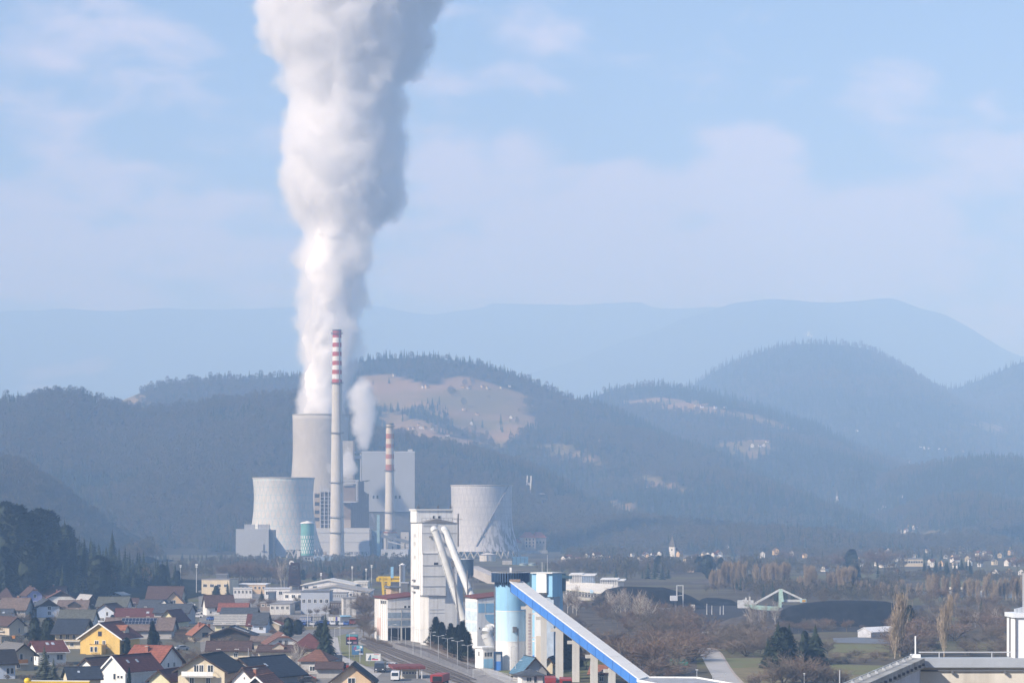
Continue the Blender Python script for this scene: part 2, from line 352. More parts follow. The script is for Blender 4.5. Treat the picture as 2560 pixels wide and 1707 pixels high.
def hill_mat(name, wood, field):
    m = bpy.data.materials.new('hillside_'+name); m.use_nodes = True; t = m.node_tree; l = t.links; b = t.nodes['Principled BSDF']
    b.inputs['Roughness'].default_value = 1; b.inputs['Specular IOR Level'].default_value = 0
    tc = nd(t, 'ShaderNodeTexCoord'); at_ = nd(t, 'ShaderNodeAttribute'); at_.attribute_name = 'meadow'
    n = nd(t, 'ShaderNodeTexNoise'); n.inputs['Scale'].default_value = .02; n.inputs['Detail'].default_value = 8; l.new(tc.outputs['Object'], n.inputs['Vector'])
    r = nd(t, 'ShaderNodeValToRGB'); r.color_ramp.elements[0].position = .35; r.color_ramp.elements[1].position = .65
    r.color_ramp.elements[0].color = (*[c*.6 for c in wood], 1); r.color_ramp.elements[1].color = (*[c*1.4 for c in wood], 1); l.new(n.outputs['Fac'], r.inputs[0])
    r2 = nd(t, 'ShaderNodeValToRGB'); r2.color_ramp.elements[0].position = .4; r2.color_ramp.elements[1].position = .6
    r2.color_ramp.elements[0].color = (*field, 1); r2.color_ramp.elements[1].color = (field[0]*.68, field[1]*.82, field[2]*.7, 1)
    mpn = nd(t, 'ShaderNodeMapping'); mpn.inputs['Scale'].default_value = (.006, .006, .03); l.new(tc.outputs['Object'], mpn.inputs[0])
    n3 = nd(t, 'ShaderNodeTexNoise'); n3.inputs['Scale'].default_value = 1; n3.inputs['Detail'].default_value = 6; l.new(mpn.outputs[0], n3.inputs['Vector']); l.new(n3.outputs['Fac'], r2.inputs[0])
    mx = nd(t, 'ShaderNodeMix', data_type='RGBA'); l.new(at_.outputs['Fac'], mx.inputs[0]); l.new(r.outputs[0], mx.inputs[6]); l.new(r2.outputs[0], mx.inputs[7])
    l.new(mx.outputs[2], b.inputs['Base Color']); return m
def ridge_field(r, step):
    D = r['D']; x0 = max(-7100, (min(-150, min(c[0] for c in r['c'])*1.08844)-CX)/FPX*D); x1 = min(7100, (max(c[0] for c in r['c'])*1.08844-CX)/FPX*D)
    x0 = max(x0, -.34*D); x1 = min(x1, .34*D)
    nx = int((x1-x0)/step)+1; ya, yb = D-r['f']*1.3, D+r['b']*1.02; ny = int((yb-ya)/step)+1
    xs = np.linspace(x0, x1, nx); ys = np.linspace(ya, yb, ny)
    return np.meshgrid(xs, ys)
def meadow_mask(r, X, Y, Z, jit=0):
    px = CX+FPX*X/Y; py = HY-FPX*(Z-HC)/Y
    if jit: px = px+(fbm(X/55, Y/55, 4)-.5)*44; py = py+(fbm(X/55+9, Y/55, 4)-.5)*22
    mm = np.zeros(X.shape, bool)
    for p in MEADOWS.get(r['n'], []): mm |= inpoly(px, py, p)
    return mm
HILLS = {}
hlabels = dict(knoll='low dark wooded knoll behind the houses at the left edge', left='brown wooded spur coming down from the left', near='long dark wooded hill directly behind the power station',
  meadow='broad hill with pale farm meadows under a wooded top', east='low wooded hill behind the village at the right edge', shoulder='hazy hill with a pale strip of field near its top',
  castle='pale blue hill carrying a small castle on its top', far='faint blue mountain range at the back of the valley', peak='pale blue rounded mountain behind the castle hill at the right')
for r in RIDGES:
    step = max(9, r['D']/260)
    X, Y = ridge_field(r, step); Z = ridge_h(r, X, Y)
    Z = Z+(fbm(X/(step*5), Y/(step*5), 3)-.5)*(2 if r['n'] not in ('far', 'peak') else 50)*np.clip(Z/30, 0, 1)
    ny, nx = X.shape
    me = bpy.data.meshes.new('hill'); vs = np.stack([X.ravel(), Y.ravel(), Z.ravel()], 1)
    idx = np.arange(ny*nx).reshape(ny, nx)
    fs = np.stack([idx[:-1,:-1].ravel(), idx[:-1,1:].ravel(), idx[1:,1:].ravel(), idx[1:,:-1].ravel()], 1)
    me.from_pydata(vs.tolist(), [], fs.tolist())
    a = me.attributes.new('meadow', 'FLOAT', 'POINT'); a.data.foreach_set('value', meadow_mask(r, X, Y, Z, 1).ravel().astype(np.float32))
    me.polygons.foreach_set('use_smooth', [True]*len(me.polygons))
    wood = (.026, .030, .022) if r['n'] == 'knoll' else (.055, .052, .04) if r['n'] not in ('far', 'peak', 'castle') else (.05, .055, .05)
    me.materials.append(hill_mat(r['n'], wood, (.31, .215, .135)))
    o = bpy.data.objects.new('hill', me); COL.objects.link(o); struct(o, hlabels[r['n']]); HILLS[r['n']] = o

# ---------------------------------------------------------------- woods
M_spruce = mat('spruce_needles', (.036, .052, .030), .9, .5, .35)
M_bare = mat('bare_twigs', (.125, .098, .058), .9, .35, .3)
M_bare2 = mat('grey_twigs', (.10, .093, .058), .9, .3, .3)
M_bark = mat('bark', (.09, .07, .055), .95, .3, 2)
M_birch = mat('birch_bark', (.55, .52, .47), .8, .3, 2)
def spruce_mb(h, r, layers, n, seed, droop=.25):
    """conifer crown: whorls of drooping jagged boughs"""
    k = random.Random(seed); b = MB()
    for i in range(layers):
        t = i/(layers-1); z = h*(.06+.9*t); rr = r*(1-t)**.85*(.8+.35*k.random())+.12*r*(1-t)+.06
        a0 = k.random()*6
        for j in range(n):
            if k.random() < .1: continue
            a = a0+2*math.pi*j/n+k.uniform(-.25, .25); ln = rr*k.uniform(.65, 1.15); w = ln*.42*2*math.pi/n*1.6+.08*r*.3
            up = h/layers*.95
            dx, dy = math.cos(a), math.sin(a)
            tip = (dx*ln, dy*ln, z-droop*ln+k.uniform(-.1, .1)*up); top = (0, 0, z+up)
            l_ = (dx*ln*.6-dy*w, dy*ln*.6+dx*w, z-droop*ln*.3); r_ = (dx*ln*.6+dy*w, dy*ln*.6-dx*w, z-droop*ln*.3)
            b.add([top, l_, tip, r_], [(0,1,2),(0,2,3)])
    b.add([(0,0,h*1.03),(.05*r,0,h*.9),(-.03*r,.05*r,h*.9),(-.03*r,-.05*r,h*.9)], [(0,1,2),(0,2,3),(0,3,1)])
    return b
def bare_mb(h, r, n, seed, col=False):
    """far leafless broadleaf crown: upright sprays of twigs in a rounded volume"""
    k = random.Random(seed); b = MB()
    for i in range(n):
        a = k.random()*6.283; t = k.random()**.6; zz = .3+.7*k.random()
        rad = r*math.sqrt(max(0, 1-((zz-.58)/.44)**2))*math.sqrt(t) if not col else r*math.sqrt(t)*(1.1-zz*.7)
        p = Vector((math.cos(a)*rad, math.sin(a)*rad, zz*h)); d = Vector((math.cos(a)*.5*k.random(), math.sin(a)*.5*k.random(), k.uniform(.6, 1.2))).normalized()
        ln = h*k.uniform(.08, .17); w = Vector((k.uniform(-1, 1), k.uniform(-1, 1), k.uniform(-.3, .3))).normalized()*h*k.uniform(.012, .03)
        b.add([p-w-d*ln*.5, p+w-d*ln*.5, p+d*ln*.7], [(0,1,2)])
    b.tube((0,0,0), (0,0,h*.75), h*.018, h*.005, 4, caps=False)
    return b
def inst_tree_group(name, protos):
    ng = bpy.data.node_groups.new(name, 'GeometryNodeTree'); ng.is_modifier = True
    ng.interface.new_socket('Geometry', in_out='INPUT', socket_type='NodeSocketGeometry'); ng.interface.new_socket('Geometry', in_out='OUTPUT', socket_type='NodeSocketGeometry')
    N, K = ng.nodes, ng.links
    gi, go = N.new('NodeGroupInput'), N.new('NodeGroupOutput')
    join = N.new('GeometryNodeJoinGeometry')
    def attr(nm, ty='FLOAT'):
        a = N.new('GeometryNodeInputNamedAttribute'); a.data_type = ty; a.inputs[0].default_value = nm; return a.outputs[0]
    for i, p in enumerate(protos):
        oi = N.new('GeometryNodeObjectInfo'); oi.inputs['Object'].default_value = p; oi.inputs['As Instance'].default_value = True
        ip = N.new('GeometryNodeInstanceOnPoints'); K.new(gi.outputs[0], ip.inputs['Points']); K.new(oi.outputs['Geometry'], ip.inputs['Instance'])
        cmp_ = N.new('FunctionNodeCompare'); cmp_.data_type = 'FLOAT'; cmp_.operation = 'EQUAL'; cmp_.inputs['B'].default_value = float(i); cmp_.inputs['Epsilon'].default_value = .1
        K.new(attr('sort'), cmp_.inputs['A']); K.new(cmp_.outputs[0], ip.inputs['Selection'])
        cr = N.new('ShaderNodeCombineXYZ'); K.new(attr('spin'), cr.inputs[2]); K.new(cr.outputs[0], ip.inputs['Rotation'])
        K.new(attr('size', 'FLOAT_VECTOR'), ip.inputs['Scale']); K.new(ip.outputs[0], join.inputs[0])
    K.new(join.outputs[0], go.inputs[0]); return ng
PROTO = []
def add_protos():
    # six trees standing at the foot of the long hill; the woods repeat them
    spec = [('s', 22, 3.6, 9, 8, 1), ('s', 25, 4.4, 10, 8, 2), ('s', 19, 4.6, 8, 9, 3), ('b', 17, 5.2, 150, 4), ('b', 20, 6.0, 170, 5), ('b', 15, 5.8, 150, 6)]
    for i, s in enumerate(spec):
        b = spruce_mb(*s[1:]) if s[0] == 's' else bare_mb(*s[1:])
        x = -120+i*40; y = 2880+i*6
        o = b.build('wood_tree', M_spruce if s[0] == 's' else (M_bare if i != 4 else M_bare2), loc=(x, y, height(x, y)-.3), fix=False)
        tag(o, 'trees of the wood behind the power station', 'woodland', kind='stuff'); PROTO.append(o)
add_protos()
NG = inst_tree_group('scatter_wood', PROTO)
def wood(r, spacing, sx, label, conif):
    X, Y = ridge_field(r, spacing); rs = np.random.RandomState(r['D'])
    X = X+rs.uniform(-.5, .5, X.shape)*spacing; Y = Y+rs.uniform(-.5, .5, X.shape)*spacing
    Z = ridge_h(r, X, Y); 
    keep = (Z > 2.5) & (Y < r['D']+r['b']*.18) & (np.abs(X/Y) < .27)
    for r2 in RIDGES:
        if r2 is not r: keep &= ridge_h(r2, X, Y) < Z+1
    mm = meadow_mask(r, X, Y, Z, 1)
    hedge = fbm(X/70+2, Y/240, 3) > .66
    keep &= ~(mm & ~(hedge & (rs.rand(*X.shape) < .55)) & (rs.rand(*X.shape) > .02))
    if r['n'] == 'near': keep &= ~inpoly(CX+FPX*X/Y, HY-FPX*(Z-HC)/Y, FP((1192,1222),(1264,1222),(1264,1300),(1180,1300)))
    c = fbm(X/(r['s']*.8)+3, Y/(r['s']*.8), 4)+ (rs.rand(*X.shape)-.5)*.25
    X, Y, Z, c = X[keep], Y[keep], Z[keep], c[keep]; n = len(X)
    con = c < conif
    sort = np.where(con, rs.randint(0, 3, n), rs.randint(3, 6, n)).astype(np.float32)
    sc = rs.uniform(.6, 1.15, n)*sx*np.where(con, .85, 1.); sz = np.stack([sc*rs.uniform(.85, 1.15, n), sc, sc*rs.uniform(.8, 1.15, n)*np.where(con, 1.0, .9)], 1).astype(np.float32)
    me = bpy.data.meshes.new('woodland'); me.from_pydata(np.stack([X, Y, Z-.3], 1).tolist(), [], [])
    a = me.attributes.new('sort', 'FLOAT', 'POINT'); a.data.foreach_set('value', sort)
    a = me.attributes.new('spin', 'FLOAT', 'POINT'); a.data.foreach_set('value', rs.uniform(0, 6.28, n).astype(np.float32))
    a = me.attributes.new('size', 'FLOAT_VECTOR', 'POINT'); a.data.foreach_set('vector', sz.ravel())
    o = bpy.data.objects.new('woodland', me); COL.objects.link(o)
    md = o.modifiers.new('scatter', 'NODES'); md.node_group = NG
    tag(o, label, 'woodland', kind='stuff'); print('wood', r['n'], n)
RD = {r['n']: r for r in RIDGES}
wood(RD['left'], 6.5, .8, 'bare brown wood on the spur at the left edge', .22)
wood(RD['near'], 7.5, .82, 'mixed dark wood covering the hill behind the power station', .40)
wood(RD['meadow'], 10, .8, 'hazy wood on the broad hill around the farm meadows', .5)
wood(RD['east'], 10, .85, 'hazy wood on the low hill at the right edge', .55)
wood(RD['shoulder'], 15, 1.0, 'faint wood on the hill with the pale field strip', .55)
wood(RD['castle'], 22, 1.25, 'faint wood on the pale hill below the small castle', .55)

def plain_wood(label, x0, x1, d0, d1, spacing, sx, conif, seed, clear=()):
    """loose tree cover on the flat valley floor; clear: photo outlines kept free"""
    rs = np.random.RandomState(seed); nx = int((x1-x0)/spacing); ny = int((d1-d0)/spacing)
    X, Y = np.meshgrid(np.linspace(x0, x1, nx), np.linspace(d0, d1, ny)); X = X+rs.uniform(-.5,.5,X.shape)*spacing; Y = Y+rs.uniform(-.5,.5,X.shape)*spacing
    px = CX+FPX*X/Y; py = HY+FPX*HC/Y; keep = (np.abs(X/Y) < .23) & (fbm(X/90, Y/140, 4) > .44)
    for r in RIDGES: keep &= ridge_h(r, X, Y) < 1.5
    for c in clear: keep &= ~inpoly(px, py, c)
    X, Y = X[keep], Y[keep]; n = len(X); con = fbm(X/60+7, Y/60, 3)+(rs.rand(n)-.5)*.2 < conif
    sort = np.where(con, rs.randint(0,3,n), rs.randint(3,6,n)).astype(np.float32); sc = rs.uniform(.5,1.15,n)*sx*np.where(con,.85,1.); sz = np.stack([sc*1.3, sc*1.3, sc], 1).astype(np.float32)
    me = bpy.data.meshes.new('woodland'); me.from_pydata(np.stack([X, Y, X*0-.2], 1).tolist(), [], [])
    me.attributes.new('sort','FLOAT','POINT').data.foreach_set('value', sort); me.attributes.new('spin','FLOAT','POINT').data.foreach_set('value', rs.uniform(0,6.28,n).astype(np.float32)); me.attributes.new('size','FLOAT_VECTOR','POINT').data.foreach_set('vector', sz.ravel())
    o = bpy.data.objects.new('woodland', me); COL.objects.link(o); o.modifiers.new('scatter','NODES').node_group = NG; tag(o, label, 'woodland', kind='stuff'); print('plain', n)
PX = lambda *p: [(x, y) for x, y in p]
plain_wood('hazy trees of the far village plain at the right', 60, 700, 1560, 3500, 12, .55, .42, 21, [PX((2270,1400),(2700,1400),(2700,1478),(2270,1478))])
plain_wood('brown scrub of the middle plain at the right', 120, 420, 1120, 1560, 8, .34, .30, 22, [PX((2250,1455),(2700,1455),(2700,1500),(2250,1500))])
plain_wood('bare trees between power station and mine yard', -480, 120, 1620, 2290, 10, .36, .46, 23)
# ---------------------------------------------------------------- steam
def core_surface():
    m = bpy.data.materials.new('steam'); m.use_nodes = True; b = m.node_tree.nodes['Principled BSDF']
    b.inputs['Base Color'].default_value = (.92, .92, .93, 1); b.inputs['Roughness'].default_value = 1; b.inputs['Specular IOR Level'].default_value = 0
    b.inputs['Subsurface Weight'].default_value = 1; b.inputs['Subsurface Radius'].default_value = (1, 1, 1); b.inputs['Subsurface Scale'].default_value = 16; b.inputs['Subsurface Anisotropy'].default_value = 0
    return m
def steam_volume(name, dens, lo=.25, hi=.7, ns=.03, amp=1.0):
    m = bpy.data.materials.new(name); m.use_nodes = True; t = m.node_tree; l = t.links; t.nodes.clear()
    o = t.nodes.new('ShaderNodeOutputMaterial'); v = t.nodes.new('ShaderNodeVolumePrincipled')
    v.inputs['Color'].default_value = (.994, .995, .999, 1); v.inputs['Anisotropy'].default_value = 0
    v.inputs['Density Attribute'].default_value = ''
    a = nd(t, 'ShaderNodeAttribute'); a.attribute_name = 'density'
    tc = nd(t, 'ShaderNodeTexCoord'); n = nd(t, 'ShaderNodeTexNoise'); n.inputs['Scale'].default_value = ns; n.inputs['Detail'].default_value = 7; n.inputs['Roughness'].default_value = .6; n.inputs['Distortion'].default_value = .6
    l.new(tc.outputs['Object'], n.inputs['Vector'])
    s = nd(t, 'ShaderNodeMath', operation='MULTIPLY_ADD'); l.new(n.outputs['Fac'], s.inputs[0]); s.inputs[1].default_value = amp; s.inputs[2].default_value = -.5*amp
    ad = nd(t, 'ShaderNodeMath', operation='ADD'); l.new(s.outputs[0], ad.inputs[0]); l.new(a.outputs['Fac'], ad.inputs[1])
    r = nd(t, 'ShaderNodeMapRange', interpolation_type='SMOOTHSTEP'); r.inputs[1].default_value = lo; r.inputs[2].default_value = hi; r.inputs[4].default_value = dens
    l.new(ad.outputs[0], r.inputs[0]); 
    gt = nd(t, 'ShaderNodeMath', operation='GREATER_THAN'); gt.inputs[1].default_value = .002; l.new(a.outputs['Fac'], gt.inputs[0])
    ml = nd(t, 'ShaderNodeMath', operation='MULTIPLY'); l.new(r.outputs[0], ml.inputs[0]); l.new(gt.outputs[0], ml.inputs[1])
    l.new(ml.outputs[0], v.inputs['Density'])
    l.new(v.outputs[0], o.inputs['Volume']); return m
def puff_mesh(name, balls, voxel, disp, seed, sub=3, amp=1.):
    """fuse balls into one billowing surface, then roughen it at several scales"""
    import bmesh
    bm = bmesh.new()
    for c, r in balls: bmesh.ops.create_icosphere(bm, subdivisions=sub-1, radius=r, matrix=Matrix.Translation(c))
    me = bpy.data.meshes.new(name); bm.to_mesh(me); bm.free()
    o = bpy.data.objects.new(name, me); COL.objects.link(o)
    md = o.modifiers.new('r', 'REMESH'); md.mode = 'VOXEL'; md.voxel_size = voxel
    ms = o.modifiers.new('s', 'SMOOTH'); ms.iterations = 4; ms.factor = .5
    dg = bpy.context.evaluated_depsgraph_get(); m2 = bpy.data.meshes.new_from_object(o.evaluated_get(dg))
    o.modifiers.clear(); o.data = m2; bpy.data.meshes.remove(me); m2.name = name
    n = len(m2.vertices); co_ = np.empty(n*3, np.float32); no = np.empty(n*3, np.float32)
    m2.vertices.foreach_get('co', co_); m2.vertex_normals.foreach_get('vector', no); co_ = co_.reshape(-1, 3); no = no.reshape(-1, 3)
    out = co_.copy()
    for i in range(n):
        p = Vector(co_[i])+Vector((seed*31, 0, 0)); d = 0
        for sc, am in disp:
            d += am*(abs(mnoise.noise(p/sc))*2.2-.5)        # billows: rounded lumps, sharp creases
        out[i] += no[i]*d*amp*min(1., .42+max(0., p.z)/230)
    m2.vertices.foreach_set('co', out.ravel()); m2.polygons.foreach_set('use_smooth', [True]*len(m2.polygons)); m2.update()
    return o
def to_volume(o, voxel, band, m):
    ng = bpy.data.node_groups.new('fill_with_steam', 'GeometryNodeTree'); ng.is_modifier = True
    ng.interface.new_socket('Geometry', in_out='INPUT', socket_type='NodeSocketGeometry'); ng.interface.new_socket('Geometry', in_out='OUTPUT', socket_type='NodeSocketGeometry')
    N, K = ng.nodes, ng.links; gi, go = N.new('NodeGroupInput'), N.new('NodeGroupOutput')
    mv = N.new('GeometryNodeMeshToVolume'); mv.resolution_mode = 'VOXEL_SIZE'; mv.inputs['Density'].default_value = 1; mv.inputs['Voxel Size'].default_value = voxel; mv.inputs['Interior Band Width'].default_value = band
    sm = N.new('GeometryNodeSetMaterial'); sm.inputs['Material'].default_value = m
    K.new(gi.outputs[0], mv.inputs[0]); K.new(mv.outputs[0], sm.inputs[0]); K.new(sm.outputs[0], go.inputs[0])
    md = o.modifiers.new('fill', 'NODES'); md.node_group = ng
M_core = core_surface()
PD = 2750.
def plume(name, label, prof, D, seed, core, shell, step, dens, voxel, disp, vox2, band, lo=.25, hi=.7, ns=.03, core_shift=0., amp=1.):
    """prof: (y, x_left, x_right) rows in the full frame, from the mouth upward"""
    k = random.Random(seed); u = mpp(D, 'F')
    ys = np.array([p[0] for p in prof][::-1], float); xl = np.array([p[1] for p in prof][::-1], float); xr = np.array([p[2] for p in prof][::-1], float)
    base = pt('F', (prof[0][1]+prof[0][2])/2, prof[0][0], D)
    root = thing(name, label, 'steam', base)
    def balls(kk, lump, inset, sh):
        out = []; y = prof[0][0]-2
        while y > prof[-1][0]:
            a, b = np.interp(y, ys, xl), np.interp(y, ys, xr); hw = (b-a)/2*kk; cx_ = (a+b)/2+sh*(b-a)
            c = pt('F', cx_, y, D)-base; R_ = hw*u
            out.append((c, R_*(1-lump*.9)))
            m = 7
            for j in range(m):
                t = 2*math.pi*(j+k.random())/m; rr = R_*k.uniform(lump*.75, lump*1.25); d = R_-rr*inset
                out.append((c+Vector((math.cos(t)*d, math.sin(t)*d, k.uniform(-.5, .5)*step*u)), rr))
            y -= step*k.uniform(.7, 1.3)
        return out
    if core:
        c = puff_mesh('hidden_bright_core', balls(core, .42, 1.0, core_shift), voxel*1.6, disp, seed, 3, .45); c.data.materials.append(M_core); c.location = (0,0,0); c.parent = root  # solid white core, unseen inside the plume, added to brighten it
    s = puff_mesh('thin_steam', balls(shell, .36, .9, 0), voxel*1.4, disp, seed+5); s.parent = root
    to_volume(s, vox2, band, steam_volume('steam_'+name, dens, lo, hi, ns, amp)); s.data.materials.append(steam_volume('x', dens))
    return root
main_prof = [(1000,668,804),(958,670,804),(935,672,806),(900,676,812),(850,678,824),(800,668,834),(760,666,842),(700,680,840),(650,684,852),(600,668,862),(550,688,872),(500,672,902),(450,648,922),(400,655,932),(350,650,925),(300,648,932),(250,658,920),(200,662,932),(150,642,958),(100,622,982),(50,612,992),(0,605,1002),(-50,594,1020),(-110,584,1045)]
plume('steam_plume', 'huge white steam column rising from the tall grey cooling tower', main_prof, PD, 11, .61, 1.17, 16, .062, 2.2, [(44, 11), (19, 7), (8, 4.4), (4, 2.4)], 2.2, 20, lo=.24, hi=.62, ns=.07, core_shift=-.02, amp=.95)
plume('small_steam_cloud', 'thin bluish steam rising right of the tall chimney behind the lift tower', [(1038,808,860),(1010,804,866),(980,798,872),(950,800,874),(920,790,874),(890,794,872),(868,806,864)], 2680., 31, 0, 1.12, 9, .13, 3.0, [(16, 4), (7, 1.5)], 2.6, 14, lo=.25, hi=.8, ns=.07, amp=1.2)
plume('small_steam_cloud', 'white steam clinging to the narrow lift tower beside the tall chimney', [(1092,776,826),(1075,772,828),(1055,778,820),(1035,783,815),(1015,784,806),(1004,788,802)], 2630., 32, 0, 1.15, 6, .14, 2.2, [(10, 2.5), (5, 1)], 2.2, 9, lo=.25, hi=.7, ns=.1, amp=1.1)
plume('small_steam_cloud', 'little wisp of steam low behind the squat white cooling tower and tall chimney', [(1088,745,775),(1070,742,768),(1055,750,770)], 2640., 33, 0, 1.1, 6, .09, 2.2, [(8, 2), (4, .8)], 2.2, 7, lo=.25, hi=.75, ns=.12, amp=1.2)
plume('small_steam_cloud', 'narrow slanting wisp of steam right of the boiler frame', [(1205,856,866),(1185,850,862),(1170,846,856)], 2570., 34, 0, 1.2, 5, .05, 1.6, [(6, 1.2), (3, .5)], 1.6, 5, lo=.2, hi=.7, ns=.15, amp=1.1)
SC.cycles.use_denoising = True
try: SC.cycles.denoiser = 'OPENIMAGEDENOISE'
except Exception: pass
SC.cycles.volume_bounces = 9; SC.cycles.max_bounces = 12; SC.cycles.diffuse_bounces = 3; SC.cycles.transparent_max_bounces = 16
SC.cycles.volume_max_steps = 256; SC.cycles.use_adaptive_sampling = True; SC.cycles.adaptive_threshold = .025
SC.view_settings.view_transform = 'Standard'; SC.view_settings.look = 'None'; SC.view_settings.exposure = .53; SC.view_settings.gamma = 1; SC.view_settings.use_curve_mapping = False
# ---------------------------------------------------------------- shared materials
WHITE = mat('white_paint', (.80, .80, .78), .6, .06, .25, streak=.22)
WHITE2 = mat('weathered_white', (.77, .765, .75), .75, .09, .18, streak=.24)
CONC = mat('concrete', (.46, .45, .42), .85, .1, .12, streak=.3)
CONC_L = mat('pale_concrete', (.58, .57, .54), .85, .08, .12, streak=.2)
GREYP = mat('grey_cladding', (.40, .43, .47), .6, .05, .05)
GREYL = mat('light_grey_cladding', (.56, .58, .61), .6, .05, .05)
GREYD = mat('dark_grey_metal', (.16, .17, .19), .6, .12, .4)
STEEL = mat('structural_steel', (.22, .22, .24), .6, .15, .5, metal=.3)
STEELL = mat('pale_steel', (.55, .56, .57), .5, .1, .5, metal=.3)
TAN = mat('tan_cladding', (.40, .35, .29), .8, .1, .1, streak=.3)
BROWNB = mat('brown_cladding', (.25, .21, .19), .8, .12, .2)
RED = mat('signal_red', (.46, .10, .09), .7, .12, .2, streak=.2)
REDF = mat('faded_red', (.40, .17, .13), .8, .15, .25, streak=.3)
CREAM = mat('cream_band', (.62, .55, .46), .8, .1, .2, streak=.4)
TEAL = mat('teal_shell', (.16, .40, .40), .6, .15, .15)
TEALD = mat('blue_teal_shell', (.15, .32, .40), .6, .15, .15)
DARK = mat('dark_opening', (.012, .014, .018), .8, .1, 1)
GLASS = mat('window_glass', (.035, .045, .06), .12, .2, .5, spec=.6)
BLUEL = mat('light_blue_paint', (.27, .51, .71), .6, .09, .15, streak=.2)
BLUEM = mat('mid_blue_paint', (.52, .72, .84), .6, .08, .15, streak=.2)
BLUES = mat('strong_blue_paint', (.062, .21, .58), .5, .12, .2, streak=.15)
BLUED = mat('navy_blue_fins', (.035, .075, .15), .6, .12, .3)
YEL = mat('yellow_paint', (.72, .50, .05), .6, .1, .5)
ROOFRED = mat('dark_red_roof', (.16, .055, .05), .8, .2, .4)
WHR = mat('white_roof_sheet', (.72, .70, .64), .7, .12, .06)
GREYR = mat('grey_roof_felt', (.28, .28, .29), .9, .15, .08)

def boxb(name, label, cat, fr, xl, xr, yt, D, depth, m, turn=0, yb=None, group=None, part='wall', z0=0.):
    """a block building: front face between two photo columns, top at a photo row"""
    a, b = pt(fr, xl, yt, D), pt(fr, xr, yt, D); w = (b.x-a.x)/math.cos(R(turn)); h = a.z-z0
    if yb is not None: z0 = max(z0, pt(fr, xl, yb, D).z); h = a.z-z0
    root = thing(name, label, cat, ((a.x+b.x)/2, D, z0), R(-turn), group)
    MB().bx(-w/2, w/2, 0, depth, 0, h).build(part, m, root)
    return root, w, h, depth
def cyl_prof(r0, r1, h, n=1): return [(r0+(r1-r0)*i/n, h*i/n) for i in range(n+1)]
WINC = {}
M_frame = mat('window_frame', (.72, .71, .68), .6, .05, 1)
M_fdark = mat('brown_window_frame', (.12, .08, .055), .7, .1, 1)
def window(root, loc, rz, w, h, frame=None, mull=1, name='window', pane=None):
    frame = frame or M_frame; pane = pane or GLASS
    key = (round(w, 1), round(h, 1), frame.name, mull, pane.name)
    w, h = key[0], key[1]
    if key not in WINC:
        f = min(.14, w*.12); b = MB()
        b.bx(-w/2, w/2, -.07, .02, h-f, h).bx(-w/2, w/2, -.09, .02, 0, f).bx(-w/2, -w/2+f, -.07, .02, f, h-f).bx(w/2-f, w/2, -.07, .02, f, h-f)
        for i in range(mull): x = -w/2+w*(i+1)/(mull+1); b.bx(x-.04, x+.04, -.06, .02, f, h-f)
        fo = b.build(name, frame, fix=False); po = MB().bx(-w/2+f, w/2-f, -.03, .02, f, h-f).build('pane', pane, fix=False)
        WINC[key] = (fo.data, po.data); o, p = fo, po
    else:
        o = bpy.data.objects.new(name, WINC[key][0]); COL.objects.link(o); p = bpy.data.objects.new('pane', WINC[key][1]); COL.objects.link(p)
    o.parent = root; o.location = loc; o.rotation_euler = (0, 0, rz); p.parent = o
    return o

# ---------------------------------------------------------------- power station
def cooling(name, label, fr, xl, xr, ytop, D, prof, m, rimm, legs=True, n=96):
    a, b = pt(fr, xl, ytop, D), pt(fr, xr, ytop, D); r = (b.x-a.x)/2; h = a.z
    root = thing(name, label, 'cooling tower', ((a.x+b.x)/2, D, 0))
    P = [(r*k, h*z) for k, z in prof]
    # smooth profile
    zz = np.linspace(P[0][1], h, 26); rr = np.interp(zz, [p[1] for p in P], [p[0] for p in P])
    for _ in range(2): rr[1:-1] = (rr[:-2]+2*rr[1:-1]+rr[2:])/4
    pr = list(zip(rr, zz)); inner = [(x-.8, z) for x, z in reversed(pr)]
    MB().lathe(pr+inner, n, uv=True).build('shell', m, root, smooth=True)
    MB().lathe([(r-.9, h-.2), (r+.5, h-.2), (r+.5, h+.9), (r-.9, h+.9), (r-.9, h-.2)], n).build('rim', rimm, root, smooth=False)
    z0, r0 = P[0][1], P[0][0]; L_ = MB()
    for i in range(36):
        t = 2*math.pi*i/36
        for s in (-1, 1): L_.bar((r0*1.04*math.cos(t), r0*1.04*math.sin(t), 0), (r0*math.cos(t+s*.087), r0*math.sin(t+s*.087), z0+.3), .9)
    L_.build('air_inlet_legs', CONC, root)
    return root, r, h
m6 = lines_mat('formed_concrete', (.50, .485, .455), (.43, .42, .40), 60, 1/3.2, wid=.12)
cooling('cooling_tower', 'tallest plain grey concrete cooling tower giving off the big steam column', 'V1', 672, 1222, 150, PD, [(1.42,.06),(1.28,.2),(1.12,.4),(1.02,.6),(.985,.74),(.99,.88),(1.0,1)], m6, CONC)
mL = lines_mat('lattice_clad_white', (.64, .635, .62), (.39, .52, .56), 34, 1/7.5, diag=.06, wid=.10, widv=.07)
mR = lines_mat('lattice_clad_grey', (.54, .545, .56), (.38, .40, .44), 38, 1/6, diag=.055, wid=.09, widv=.08, drip=1.6)
cooling('cooling_tower', 'squat white cooling tower with criss-cross lines beside the tall chimney', 'V1', 282, 886, 768, 2500, [(1.24,.1),(1.16,.2),(1.05,.36),(.98,.56),(.955,.74),(.965,.87),(1.0,1)], mL, CONC)
ctR, rR, hR = cooling('cooling_tower', 'squat dirty grey cooling tower with a diagonal stair line, right of the white works tower', 'V3', 890, 1490, 135, 2450, [(1.26,.09),(1.17,.2),(1.06,.36),(1.0,.55),(.985,.74),(.99,.87),(1.0,1)], mR, CONC)
b = MB(); pr = [(1.26,.09),(1.17,.2),(1.06,.36),(1.0,.55),(.985,.74),(.99,.87),(1.0,1)]
